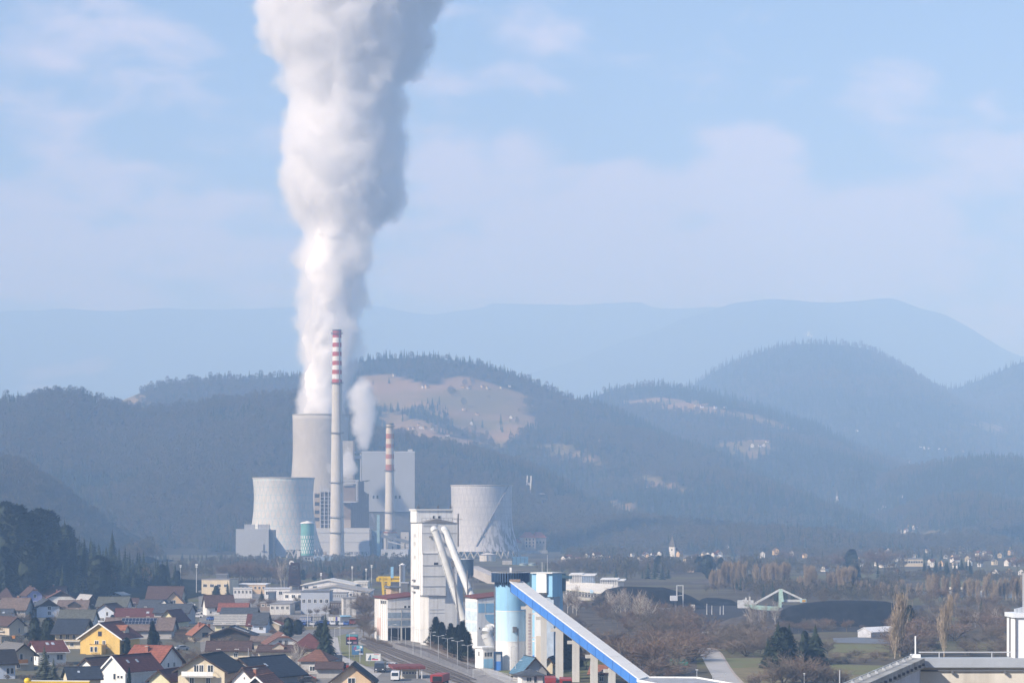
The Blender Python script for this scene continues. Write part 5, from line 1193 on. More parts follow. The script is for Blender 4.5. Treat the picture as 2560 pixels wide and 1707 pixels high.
# ---------------------------------------------------------------- houses
def wallm(n, c): return mat('plaster_'+n, c, .9, .07, .25, streak=.18)
WL = dict(white=wallm('white',(.76,.75,.72)), cream=wallm('cream',(.66,.58,.43)), yellow=wallm('yellow',(.72,.50,.16)), beige=wallm('beige',(.50,.44,.35)), grey=wallm('grey',(.42,.41,.40)),
          lav=wallm('lavender',(.33,.36,.62)), blue=wallm('pale_blue',(.56,.62,.72)), dark=wallm('dark_boards',(.07,.065,.06)), pink=wallm('pinkish',(.58,.48,.43)), lemon=wallm('lemon',(.70,.66,.44)), peach=wallm('peach',(.70,.52,.34)))
def roofm(n, c): return rib_mat('tiles_'+n, c, 2.6, .72, 2, .85, .25, .22)
RF = dict(brown=roofm('brown',(.10,.062,.052)), maroon=roofm('maroon',(.135,.05,.045)), red=roofm('red',(.27,.095,.065)), orange=roofm('orange',(.31,.13,.08)), slate=roofm('slate',(.075,.085,.10)), navy=roofm('navy',(.035,.045,.065)),
          grey=roofm('grey',(.17,.165,.165)), black=roofm('black',(.028,.028,.032)), tan=roofm('tan_brown',(.19,.145,.125)), pale=rib_mat('pale_sheet_roof',(.42,.42,.42),1.6,.75,1), green=roofm('grey_green',(.12,.125,.105)), rust=roofm('rust',(.20,.10,.072)), cor=rib_mat('corrugated_grey',(.40,.39,.37),1.1,.5,0,wid=.4))
WOODD = mat('dark_wood', (.065,.045,.035), .85, .25, 1.5); WOODO = mat('orange_wood', (.48,.22,.07), .8, .15, 1); METALD = mat('gutter_metal', (.10,.09,.09), .5)
BRICK = mat('chimney_brick', (.30,.13,.09), .9, .2, 2)
SOLAR = rib_mat('solar_panel', (.016,.024,.05), .9, 4., 0, .2, .1, .06)
HOUSES = []
def house(label, fr, cx, yb, ye, yr, w, ty='g', turn=0, L=11, wall='white', roof='brown', wins=(), over=.7, chim=(), gcl=None, balc=None, hip=0, sky=(), dorm=None, bal_m=None, solar=None, name='house', halfhip=0, door=None, grp=None, pm=None):
    """house placed by its front: columns, base / eave / ridge rows in the photo. ty g: gable to the viewer, e: eaves to the viewer"""
    px, pyb = q(fr, cx, yb); D = gdepth(pyb); u = mpp(D, fr); t = R(turn); fw = w*u/max(.5, math.cos(t))
    Dr = D+(L/2*math.cos(t) if ty == 'e' else 0)
    ze = max(2.2, pt(fr, 0, ye, D).z); zr = max(ze+1.0, pt(fr, 0, yr, Dr).z)
    W_, LL = (fw, L) if ty == 'g' else (L, fw)            # W across the ridge, LL along it
    rz = -t+(R(90) if ty == 'e' else 0)
    fp = Vector(((px-CX)/FPX*D, D, 0)); back = Vector((math.sin(t), math.cos(t), 0))
    c = fp+back*(L/2)
    root = thing(name, label, 'house', c, rz, grp)
    x, y = W_/2, LL/2; k = (zr-ze)/x
    b = MB()
    if hip: b.bx(-x, x, -y, y, 0, ze)
    else: b.add([(-x,-y,0),(x,-y,0),(x,y,0),(-x,y,0),(-x,-y,ze),(x,-y,ze),(x,y,ze),(-x,y,ze),(0,-y,zr),(0,y,zr)], [(0,1,5,8,4),(2,3,7,9,6),(1,2,6,5),(3,0,4,7),(8,5,6,9),(4,8,9,7),(0,3,2,1)])
    b.build('wall', WL[wall], root)
    o = over; th = .24; zo = ze-o*k; r = MB(); gy = y+o*.8
    if hip:
        hx = max(0, y-x*hip)
        top = [(0,-hx,zr+th),(0,hx,zr+th)]; P = [(-x-o,-y-o,zo+th),(x+o,-y-o,zo+th),(x+o,y+o,zo+th),(-x-o,y+o,zo+th)]; Q = [(a,b_,c_-th) for a,b_,c_ in P]
        r.add(P+top+Q, [(0,1,4),(1,2,5,4),(2,3,5),(3,0,4,5),(0,6,7,1),(1,7,8,2),(2,8,9,3),(3,9,6,0),(9,8,7,6)])
    else:
        hh = halfhip
        for s in (-1, 1):
            if hh:
                zc = zr-(zr-ze)*hh; xc = x*hh
                a = [(0,-gy+xc,zr+.02),(s*xc,-gy,zc+.02),(s*(x+o),-gy,zo),(s*(x+o),gy,zo),(0,gy,zr+.02)]
            else: a = [(0,-gy,zr+.02),(s*(x+o),-gy,zo),(s*(x+o),gy,zo),(0,gy,zr+.02)]
            r.poly(a, (0,0,th))
        if hh: xc = x*hh; zc = zr-(zr-ze)*hh; r.poly([(-xc,-gy,zc+.02),(xc,-gy,zc+.02),(0,-gy+xc,zr+.02)], (0,0,th))
    ro = r.build('roof', RF[roof], root)
    if not hip:
        bb = MB()
        for s in (-1, 1):
            if not halfhip: bb.bar((0,-gy-.04,zr+th*.3), (s*(x+o),-gy-.04,zo+th*.3), .1, .34)
            bb.bar((s*(x+o+.05),-gy,zo), (s*(x+o+.05),gy,zo), .16, .16)
        bb.build('barge_board', {'w':WHITE,'d':WOODD,None:WOODD}[pm], root)
        rc = MB().bar((0,-gy,zr+th+.04), (0,gy,zr+th+.04), .3, .16); rc.build('ridge_cap', RF[roof], ro)
    for cxf, cyf, hh_ in (chim or ()):                     # along the ridge -1..1, across -1..1, height above roof
        zc = zr-abs(cxf)*(zr-ze); m = MB().bx(cxf*x-.35, cxf*x+.35, cyf*y-.35, cyf*y+.35, zc-.6, zc+hh_).build('chimney', BRICK if roof not in ('navy','black') else GREYP, ro)
        MB().bx(cxf*x-.45, cxf*x+.45, cyf*y-.45, cyf*y+.45, zc+hh_, zc+hh_+.14).build('chimney_cap', CONC, ro)
    sides = {'F':(0,-y,0,-1),'R':(x,0,1,0),'L':(-x,0,-1,0)} if ty == 'g' else {'F':(-x,0,-1,0),'R':(0,-y,0,-1),'L':(0,y,0,1)}
    def place(sd, uu, zz):
        sx, sy, nx, ny = sides[sd]; a = math.atan2(nx, -ny); half = {True:x,False:y}[abs(ny) > .5]
        return (sx+math.cos(a)*uu*half, sy+math.sin(a)*uu*half, zz), a
    for wn in wins:                                         # side, across -1..1, fraction of eave height (or >1 into gable), width, height
        sd, uu, zf, ww, wh = wn[:5]; p, a = place(sd, uu, zf*ze); window(root, p, a, ww, wh, M_fdark if len(wn) > 5 else None, mull=1 if ww > .9 else 0)
    if door: p, a = place(door[0], door[1], 0); MB().bx(-.55,.55,-.06,.02,0,2.1).build('door', WOODD, root, loc=p, rz=a)
    if gcl:                                                 # boarded gable
        z0 = ze+(zr-ze)*gcl; hw = x*(1-gcl)-.05
        m = MB().poly([(-hw,-y-.06,z0),(hw,-y-.06,z0),(0,-y-.06,zr-.03)], (0,.055,0)); m.build('gable_boards', WOODD, root)
    if balc:
        sd, u0, u1, zf, dd = balc; p, a = place(sd, (u0+u1)/2, zf*ze); half = x if (sd == 'F') == (ty == 'g') else y; bw = (u1-u0)*half
        m = MB().bx(-bw/2, bw/2, -dd, 0, -.18, 0); bo = m.build('balcony', CONC_L, root, loc=p, rz=a)
        rl = MB(); n = max(4, int(bw/.35))
        rl.bx(-bw/2, bw/2, -dd, -dd+.06, .92, 1.0).bx(-bw/2, -bw/2+.06, -dd, 0, .92, 1).bx(bw/2-.06, bw/2, -dd, 0, .92, 1)
        if bal_m: rl.bx(-bw/2, bw/2, -dd, -dd+.05, .1, .92)
        else:
            for i in range(n+1): rl.bx(-bw/2+bw*i/n-.03, -bw/2+bw*i/n+.03, -dd, -dd+.05, 0, .92)
        rl.build('railing', bal_m or WOODD, bo)
    def on_slope(s, f, g):                                  # s side of ridge, f down the slope 0..1, g along ridge -1..1
        return Vector((s*x*f, g*y, zr-(zr-ze)*f+th+.03)), math.atan(k)*s
    for s, f, g, ww, wl in sky:
        p, a = on_slope(s, f, g); bo = MB().box((0,0,.05), (wl, ww, .1), 0).build('skylight', mat('skylight_glass', (.45,.50,.56), .15), ro, loc=p); bo.rotation_euler = (0, a, 0)
    if solar:
        for s, f0, f1, g0, g1 in solar:
            p, a = on_slope(s, (f0+f1)/2, (g0+g1)/2); wl = (f1-f0)*math.hypot(x, zr-ze); ww = (g1-g0)*y; b2 = MB().box((0,0,.06), (wl, ww, .07))
            bo = b2.build('solar_panel', SOLAR, ro, loc=p); bo.rotation_euler = (0, a, 0)
            fr_ = MB(); n = max(2, int(ww/1.0))
            for i in range(n+1): fr_.box((0, -ww/2+ww*i/n, .11), (wl, .06, .03))
            for i in range(3): fr_.box((-wl/2+wl*i/2, 0, .11), (.06, ww, .03))
            fo = fr_.build('panel_frame', STEELL, bo)
    if dorm:
        s, g, dw, dh, dm = dorm; p, a = on_slope(s, .75, g); d0 = abs(x*.62); 
        m = MB(); xs = s*x*.8; z0 = zr-(zr-ze)*.8
        m.add([(xs,g*y-dw/2,z0-.3),(xs,g*y+dw/2,z0-.3),(xs,g*y+dw/2,z0+dh*.45),(xs,g*y-dw/2,z0+dh*.45),(xs,g*y,z0+dh),(s*x*.1,g*y-dw/2,z0-.3),(s*x*.1,g*y+dw/2,z0-.3),(s*x*.1,g*y+dw/2,z0+dh*.45),(s*x*.1,g*y-dw/2,z0+dh*.45),(s*x*.1,g*y,z0+dh)], [(0,1,2,4,3),(0,3,8,5),(1,6,7,2),(5,8,9,7,6)])
        dn = m.build('dormer', WL[dm[0]], ro); xo = xs+s*.35; r2 = MB()
        for q_ in (-1, 1): r2.poly([(xo,g*y,z0+dh+.03),(xo,g*y+q_*(dw/2+.3),z0+dh*.4),(s*x*.05,g*y+q_*(dw/2+.3),z0+dh*.4),(s*x*.05,g*y,z0+dh+.03)], (0,0,.14))
        r2.build('dormer_roof', RF[dm[1]], dn)
    HOUSES.append(root); return root
S2 = (('F',-.5,.2,1.1,1.2),('F',.35,.2,1.1,1.2),('F',-.45,.65,1.1,1.2),('F',.4,.65,1.1,1.2))
G1 = (('F',0,1.02,.9,1.0),)
H = house
# back rows, left to right
H('house with a brown hipped roof cut by the left edge, farthest row', 'W1', 50, 575, 520, 402, 190, 'e', L=9, wall='grey', roof='brown', hip=.8)
H('long shed with a pale sheet roof behind the brown hipped house', 'W1', 190, 520, 487, 412, 170, 'e', L=12, wall='white', roof='pale', name='shed')
H('lavender gable house with one white side and brown roof', 'W1', 395, 640, 480, 405, 150, 'g', -24, 12, 'lav', 'brown', (('F',0,.3,1.3,1.5),('F',0,.78,1.3,1.5),('L',0,.6,1.1,1.3)), halfhip=.4, chim=((.1,.5,1.0),))
H('broad brown barn roof rising behind the lavender house', 'W1', 590, 560, 500, 388, 260, 'e', L=12, wall='cream', roof='brown', chim=((0,.1,.9),))
H('wide white chalet with a dark boarded gable, beside the lavender house', 'W1', 690, 605, 560, 440, 390, 'g', -12, 11, 'white', 'rust', (('F',-.1,.45,1.4,1.4),('F',.28,.45,1.2,1.4),('F',.66,.45,1.3,1.4)), gcl=.45, chim=((-.2,.4,1.2),))
H('narrow white two storey house with dark left eave below the wide chalet', 'W1', 545, 735, 620, 535, 240, 'g', -22, 10, 'blue', 'slate', (('F',.1,.22,1.4,1.5),('F',.1,.72,1.4,1.5),('L',.3,.5,1.2,2.4)), gcl=.1, over=1.1)
H('house with a brown roof and a small dark green dormer in the back rows', 'W1', 810, 720, 655, 548, 330, 'e', 0, 10, 'beige', 'tan', S2, dorm=(-1,-.1,4.4,2.4,('dark','slate')), chim=((.1,-.5,1.0),))
H('low barn with a pale sheet roof sloping left and dark gable', 'W1', 1040, 655, 580, 487, 130, 'g', -30, 13, 'dark', 'pale', (('F',-.1,.2,1.8,1.8),), name='barn', over=.9)
H('house with a long grey green roof behind the pale blue gable house', 'W1', 1260, 670, 620, 508, 340, 'e', 4, 10, 'white', 'green', S2)
H('small white house with a pale left roof at the forest edge', 'W1', 1290, 540, 508, 458, 150, 'g', 18, 9, 'white', 'pale', G1)
H('small cream house with a plain brown roof in the farthest row', 'W1', 1490, 640, 588, 522, 140, 'e', -10, 8, 'cream', 'brown', S2)
H('big brown barn roof in the farthest row near the tall spruces', 'W1', 1850, 575, 520, 388, 390, 'e', 3, 12, 'beige', 'brown', name='barn')
H('cream gable house with one square window and an orange left roof slope', 'W1', 1965, 660, 585, 450, 250, 'g', -6, 12, 'peach', 'orange', (('F',0,1.05,1.6,1.6),), over=.8)
H('dark slate roofed house with two small white gables', 'W1', 1720, 690, 660, 545, 330, 'e', 6, 10, 'white', 'slate', S2, dorm=(-1,-.75,2.2,2.4,('white','slate')))
H('pinkish gable house with a curved dark roof in the middle of the old rows', 'W1', 1350, 665, 615, 552, 180, 'g', 0, 9, 'pink', 'slate', halfhip=.35)
H('pale blue two tone gable house with two low windows', 'W1', 1180, 805, 665, 590, 215, 'g', 10, 13, 'blue', 'brown', (('F',-.4,.2,1.0,1.2),('F',-.15,.2,1.0,1.2),('F',.3,.62,.9,1.5)), gcl=None, over=.6)
H('long low house with a red brown roof right of the pale blue gable house', 'W1', 1565, 810, 757, 640, 540, 'e', 0, 11, 'white', 'maroon', S2, sky=((-1,.5,-.35,1.0,1.2),))
H('long slate roofed house with one white doorway stripe', 'W1', 1935, 815, 678, 590, 390, 'e', 6, 11, 'grey', 'slate', (('F',.72,.1,1.6,4.0),('F',.1,.4,1.2,1.2)))
H('cream gable house with a dark roof and upper balcony beside the slate house', 'W1', 1895, 850, 765, 660, 190, 'g', 14, 12, 'lemon', 'maroon', (('F',-.6,.15,.8,1.4),('F',-.2,.15,.9,1.3),('F',.45,.15,1.2,1.4),('F',-.1,.85,1.4,1.3)), balc=('F',-.45,.25,.8,.9))
H('grey stucco house with a pale tiled roof and small chimney at the left edge', 'W1', 140, 745, 642, 520, 300, 'e', 5, 11, 'grey', 'tan', (('F',.5,.4,1.2,1.4),), chim=((.1,-.1,1.2),))
H('house with a blue grey roof cut by the left edge', 'W1', 45, 790, 742, 645, 150, 'e', 0, 9, 'white', 'slate', sky=((-1,.6,.2,.8,1.0),))
H('house with a long dull grey brown roof above the navy roofed house', 'W1', 850, 850, 765, 655, 385, 'e', 2, 10, 'white', 'green', S2, chim=((.15,.1,.9),))
H('cream chalet with a navy roof and wooden balcony left of the yellow house', 'W1', 770, 1090, 895, 762, 300, 'e', 8, 10, 'cream', 'navy', (('F',-.55,.55,.9,1.6),('F',-.05,.55,1.2,1.6),('F',.45,.55,.9,1.8),('F',-.3,.12,1.3,1.2),('F',.3,.12,1.2,1.2)), balc=('F',-.95,.95,.46,1.1), over=1.3, chim=((.3,0,.9),))
H('house with solar panels on a brown roof right behind the yellow house', 'W1', 1560, 980, 875, 745, 760, 'e', 0, 12, 'grey', 'tan', S2, solar=((-1,.08,.6,-.5,.55),))
H('bright yellow gable house with a balcony and a red brown roof', 'W1', 1130, 1150, 962, 805, 465, 'g', 14, 14, 'yellow', 'maroon', (('F',0,1.08,1.1,1.3,1),('F',-.16,.45,1.3,1.7),('F',.2,.45,1.0,1.7)), balc=('F',-.45,.42,.40,1.3), dorm=(1,.1,3.2,2.2,('beige','orange')), over=.9, pm='w')
yh = HOUSES[-1]; ye_ = yh.children[0].dimensions
pb = MB().bx(-2.6, 1.8, -3.2, 0, 0, 2.6).build('porch', WL['yellow'], yh, loc=(0, -7.0, 0))
for x in (-1.0, .2): window(pb, (x, -3.2, .7), 0, .9, 1.5, mull=0)
H('brown roofed corner house with a cream loggia at the left edge', 'W1', 190, 935, 815, 742, 150, 'g', -35, 13, 'beige', 'brown', (('F',.3,.2,.6,1.6),('L',-.2,.4,2.4,1.9)), balc=('L',-.6,.5,.36,.8))
H('beige house with a grey roof and a bright orange balcony panel', 'W1', 265, 1335, 1140, 1042, 215, 'g', -30, 13, 'beige', 'grey', (('F',-.2,.5,.9,2.0),('F',.75,.5,.5,1.2),('F',-.5,.12,1.1,1.3)), balc=('F',-.9,.25,.42,1.4), bal_m=WOODO, over=1.0)
H('pale house with a very dark roof cut by the left edge near the bottom', 'W1', 70, 1430, 1245, 1112, 190, 'e', -20, 10, 'blue', 'black', (('F',.2,.3,.8,1.4),('F',.65,.3,.8,1.4)), over=.9)
H('white bungalow with a maroon roof and two bright skylights', 'W1', 590, 1275, 1115, 1008, 290, 'e', -24, 11, 'white', 'maroon', (('F',-.35,.45,1.3,1.2),('F',.55,.35,1.7,1.5),('R',0,.5,.5,1.0),('L',.5,.3,.9,1.2)), sky=((-1,.35,-.3,.7,1.4),(-1,.35,.1,.7,1.4)), over=.9, pm='w')
H('white gable house with a brown roof turned right, in front of the yellow house', 'W1', 975, 1480, 1335, 1205, 300, 'g', 30, 10, 'white', 'brown', (('R',.5,.5,.4,.6),), pm='d', over=.6)
H('very dark roofed house at the bottom edge below the white gable house', 'W1', 960, 1540, 1440, 1305, 330, 'e', -18, 9, 'cream', 'navy', sky=((-1,.5,.3,.5,.8),))
H('white gable house with a maroon roof and two skylights at the bottom', 'W1', 1275, 1490, 1340, 1178, 310, 'g', 30, 13, 'white', 'maroon', (('F',.15,.35,.8,1.4),('F',.45,.45,.7,.7),('F',.72,.45,.7,.7)), sky=((1,.45,-.5,.6,.9),(1,.45,0,.6,.9)), pm='w', over=.5)
H('white house with a bright red tiled front roof and a pipe chimney', 'W1', 1600, 1395, 1247, 1062, 420, 'e', 25, 10, 'white', 'red', (('F',-.3,.6,.6,.8),('R',-.2,.6,.9,1.2),('R',.3,.6,1.0,1.2),('R',-.1,.15,.9,1.0)), chim=((-.35,.1,1.3),), sky=((-1,.65,-.1,.9,1.1),), over=.7)
H('cream gable house with a maroon roof at the bottom edge', 'W1', 1800, 1560, 1450, 1342, 240, 'g', 16, 10, 'lemon', 'maroon', over=.6)
# middle groups
H('large pale gable house with a long white balcony at the bottom edge', 'W2', 285, 1570, 1330, 1168, 540, 'g', 12, 13, 'cream', 'black', (('F',-.2,.88,1.3,1.7),('F',.0,.88,1.2,1.7),('F',.4,.88,1.4,1.7),('F',-.4,.3,1.1,1.6),('F',.3,.3,1.1,1.6)), balc=('F',-.75,.6,.72,1.5), bal_m=WHITE, over=1.0)
H('grey gable house with a huge navy roof falling to the right, bottom edge', 'W2', 735, 1500, 1400, 1205, 480, 'g', 30, 16, 'grey', 'navy', (('F',-.05,1.1,1.0,.6),('F',.1,1.1,1.0,.6),('F',.25,1.1,1.0,.6)), gcl=.7, over=1.0, sky=((1,.5,-.3,.7,1.0),))
H('small white gable with a maroon roof in front of the huge navy roof', 'W2', 760, 1590, 1450, 1315, 270, 'g', 24, 9, 'white', 'rust', (('F',.1,1.12,.3,.5),), chim=((.5,-.4,1.1),), over=.6)
H('dark green gable with orange roof edges at the very bottom', 'W2', 905, 1660, 1530, 1408, 280, 'g', 14, 10, 'dark', 'orange', over=.6, pm='w')
H('long brown roofed house with a tall thin pole beside it, middle of the old town', 'W2', 590, 1205, 1160, 1012, 480, 'e', -3, 11, 'cream', 'brown', S2)
H('house with dark solar panels and a wooden gable above the long brown roof', 'W2', 610, 1060, 930, 850, 450, 'g', 0, 12, 'dark', 'navy', solar=((-1,.2,.9,-.9,-.3),(1,.2,.9,-.9,-.3)), gcl=.05, over=1.4)
H('house with an orange roof and two red chimneys beside the solar house', 'W2', 330, 1010, 925, 822, 240, 'g', -18, 10, 'beige', 'orange', (('F',0,.6,1.8,1.4,1),), chim=((-.3,-.3,1.6),(.6,-.1,1.8)))
H('cream house with a corrugated grey roof', 'W2', 625, 890, 812, 712, 370, 'e', 0, 9, 'lemon', 'cor', S2)
H('white annex with a red side roof joined behind the corrugated roof', 'W2', 860, 900, 830, 706, 110, 'e', 0, 11, 'white', 'maroon', S2)
H('white house with a dull slate roof right of the corrugated roof', 'W2', 940, 912, 802, 690, 150, 'e', 4, 9, 'blue', 'slate', (('F',.3,.3,1.4,1.2),))
H('long shed with a vivid red roof behind the corrugated roof', 'W2', 640, 730, 665, 580, 320, 'e', 0, 9, 'white', 'red', name='shed')
H('long low shed with a slate roof in front of the vivid red roof', 'W2', 705, 770, 712, 632, 390, 'e', 2, 9, 'grey', 'slate', name='shed')
H('white house with a plum brown roof carrying three white knobs', 'W2', 500, 712, 610, 488, 300, 'e', -14, 11, 'white', 'brown', (('F',-.7,.2,.9,1.0),('F',-.3,.5,.9,1.2)), chim=())
H('white half hipped gable house with two windows and an orange left slope', 'W2', 1215, 1120, 1040, 925, 330, 'g', -12, 12, 'white', 'rust', (('F',-.22,.8,1.1,1.4),('F',.18,.8,1.1,1.4)), halfhip=.4, over=.8)
H('house with a steep maroon pyramid roof next to the big dark conifer', 'W2', 1490, 1170, 1090, 918, 360, 'e', 0, 12, 'beige', 'maroon', hip=.9)
H('long brown roofed house with a small orange dormer', 'W2', 1130, 1215, 1150, 1058, 400, 'e', 0, 10, 'cream', 'brown', dorm=(-1,-.1,3.0,1.8,('beige','orange')))
H('grey hall with a broad orange red roof below the pyramid roof', 'W2', 1555, 1375, 1220, 1108, 290, 'e', 8, 10, 'grey', 'rust', (('F',.5,.2,1.4,1.3),('F',-.1,.2,1.4,1.3)), hip=.5)
H('house with a black roof and a small brick chimney right of the orange red hall', 'W2', 1690, 1340, 1280, 1175, 320, 'e', -4, 9, 'dark', 'navy', chim=((-.5,.2,1.3),))
H('low plum coloured building with a white air unit in front of the black roof', 'W2', 1725, 1420, 1370, 1290, 270, 'e', 0, 8, 'grey', 'brown', name='shed')
H('little brown roofed shed beside the half hipped gable house', 'W2', 945, 1090, 1050, 990, 180, 'e', 0, 5, 'beige', 'tan', name='shed')
H('small brown shed with white edged red gable roof in the bushes', 'W2', 1085, 890, 830, 778, 170, 'g', 10, 7, 'beige', 'red', name='shed', pm='w')
H('gable house with a black roof and one big dark window near the railway', 'W2', 1985, 1590, 1450, 1282, 440, 'g', 0, 12, 'peach', 'black', (('F',.0,.75,1.7,1.3),), over=.9)
H('light grey cottage with a blue roof below the silos', 'W4', 530, 1480, 1350, 1200, 270, 'g', -14, 9, 'grey', 'slate', (('F',.0,.7,1.3,1.1),('F',-.5,.2,1.2,1.2)), over=.8)
RF['blue'] = roofm('blue', (.10,.20,.29)); HOUSES[-1].children[1].data.materials[0] = RF['blue']
H('low outbuilding with a dark hipped roof in front of the blue roofed cottage', 'W4', 500, 1500, 1420, 1362, 240, 'e', -8, 6, 'white', 'slate', (('F',-.3,.3,1.3,1.2),('F',.3,.2,.8,1.6)), hip=.9)
H('small house with a bright orange roof between the conveyor pillars', 'W4', 1250, 1480, 1390, 1285, 190, 'e', 10, 8, 'cream', 'orange', S2)
H('little cream house with a dark lean roof behind the conveyor pillars', 'W4', 690, 1370, 1245, 1215, 80, 'g', 10, 7, 'cream', 'navy')
# low works buildings of the old mine yard
def block(label, fr, xl, xr, yt, yb, m, depth=14, turn=0, wins=0, roofm_=None, name='building'):
    px, py = q(fr, 0, yb); D = gdepth(py); r_, w_, h_, d_ = boxb(name, label, 'building', fr, xl, xr, yt, D, depth, m, turn=turn)
    MB().bx(-w_/2-.2, w_/2+.2, -.2, d_+.2, h_, h_+.35).build('roof', roofm_ or GREYR, r_)
    for i in range(wins): window(r_, (-w_/2+w_*(i+.5)/wins, 0, h_*.5), 0, min(2.2, w_/wins*.6), min(1.6, h_*.35), mull=1)
    return r_, w_, h_
YB = 'W2'
block('cream stub of a building with a dark roof box, left of the mine yard', YB, 285, 608, 310, 480, WL['cream'], 14, 12, 4)
r_, w_, h_ = block('dark roof box on the cream stub building', YB, 455, 580, 250, 470, GREYD, 6); 
block('long flat white roofed hall beyond the small spruces', YB, 690, 1012, 368, 470, WL['peach'], 25, 0, 7, WHITE)
block('row of low white sheds under the flat white roofed hall', YB, 650, 860, 412, 520, WHITE2, 12, -6, 5, WHR)
block('dark teal shed between the low white sheds', YB, 668, 755, 425, 500, mat('dark_teal', (.09,.15,.18), .7), 8, 8, 2)
block('low white block with a curved pale roof left of the winding tower', YB, 1000, 1290, 415, 545, WHITE2, 16, -4, 4, GREYL)
block('dark blue tall shed door front in the mine yard', YB, 1045, 1118, 450, 560, mat('slate_blue_wall', (.10,.13,.18), .7), 6, 0, 0)
block('white hall with a slanting grey roof left of the grey blue mine hall', YB, 1215, 1440, 458, 580, WHITE, 18, 10, 3, GREYR)
block('large grey blue mine hall with a dark roof edge', YB, 1412, 1736, 448, 700, mat('grey_blue_wall', (.42,.46,.53), .8, .08, .1), 18, 0, 5, GREYD)
block('broad grey roofed workshop with brown wall in the mine yard', YB, 950, 1330, 570, 660, mat('brown_wall', (.25,.20,.16), .9, .2, .3), 20, 8, 6)
block('pale concrete workshop right of the bushes', YB, 1060, 1290, 590, 705, CONC_L, 12, 4, 4)
block('white upright ribbed building left of the hall with two gates', YB, 1890, 2040, 522, 735, rib_mat('striped_white_wall', (.60,.58,.54), .45, .55, 0, .9, .2, .35), 8, -8, 7)
block('small white cabin on stilts above the ribbed building', YB, 1948, 2002, 445, 540, WHITE, 4, 0, 1, WHITE)
block('grey covered loading row behind the mine hall', YB, 1740, 1935, 462, 560, GREYP, 10, 0, 8)
block('dark brown low sheds behind the ribbed building', YB, 1745, 1900, 565, 700, mat('dark_brown_wall', (.13,.10,.09), .9, .2, .4), 10, 0, 6)
block('dark blue canopy by the parked cars', YB, 1870, 1975, 728, 800, GREYD, 6, -8, 0, BLUEL)
block('blue market stalls roof in front of the mine hall', YB, 1400, 1530, 730, 800, mat('stall_blue', (.12,.18,.36), .7), 6, 6, 5)
block('grey market stalls roof in front of the mine hall', YB, 1535, 1640, 728, 800, GREYD, 6, 6, 4)
def lowhall(label, x0, x1, ya, yp, yb, m):
    px, py = q(YB, 0, yb); D = gdepth(py); a, b_ = pt(YB, x0, ya, D), pt(YB, x1, ya, D); w = b_.x-a.x; zt = pt(YB, 0, yp, D).z
    root = thing('industrial_hall', label, 'hall', ((a.x+b_.x)/2, D, 0)); x = w/2
    MB().add([(-x,0,0),(x,0,0),(x,40,0),(-x,40,0),(-x,0,a.z),(x,0,a.z),(x,40,a.z),(-x,40,a.z),(0,0,zt),(0,40,zt)], [(0,1,5,8,4),(2,3,7,9,6),(1,2,6,5),(3,0,4,7),(8,5,6,9),(4,8,9,7)]).build('wall', WHITE2, root)
    r = MB(); 
    for s in (-1, 1): r.poly([(0,-.8,zt+.02),(s*(x+.8),-.8,a.z-.1),(s*(x+.8),41,a.z-.1),(0,41,zt+.02)], (0,0,.4))
    r.build('roof', m, root)
    for i in range(6): window(root, (-x+w*(i+.5)/6, 0, a.z*.45), 0, 2.2, 1.4)
lowhall('wide hall with a very low cream gable roof right of the winding tower', 1425, 2010, 375, 318, 440, WHR)
lowhall('wide hall with a dusty grey low gable roof in front of the cream roofed hall', 1400, 2180, 452, 385, 520, mat('dusty_grey_roof', (.42,.40,.37), .9, .15, .08))
block('long pale roofed store with dark slots right of the low cream hall', YB, 2010, 2170, 335, 425, WHR, 20, 0, 9, WHR)
# tent hall
D = gdepth(1592); a, b_ = pt('W6', 472, 960, D), pt('W6', 615, 960, D); u = mpp(D, 'W6'); Z = lambda y: pt('W6', 0, y, D).z
root = thing('tent_hall', 'white tent hall in front of the largest coal heap', 'tent hall', (a.x, D, 0)); w = b_.x-a.x; dx, dy = 430*u, 9; TENT = mat('tent_fabric', (.80,.80,.80), .6, .05, .3)
MB().add([(0,0,0),(w,-1.5,0),(w,-1.5,Z(905)),(w*.42,-.6,Z(852)),(0,0,Z(890)),(dx,dy,0),(w+dx,dy-1.5,0),(w+dx,dy-1.5,Z(908)),(w*.42+dx,dy,Z(850)),(dx,dy,Z(890))],[(0,1,2,3,4),(5,9,8,7,6),(1,6,7,2),(5,0,4,9)]).build('wall', mat('tent_wall', (.62,.63,.66), .7), root)
MB().poly([(-.2,-.2,Z(890)),(w*.42,-.8,Z(852)+.05),(w*.42+dx,dy,Z(850)+.05),(dx,dy,Z(890))], (0,0,.15)).poly([(w*.42,-.8,Z(852)+.05),(w+.2,-1.7,Z(905)),(w+dx+.2,dy-1.7,Z(908)),(w*.42+dx,dy,Z(850)+.05)], (0,0,.15)).build('roof', TENT, root)
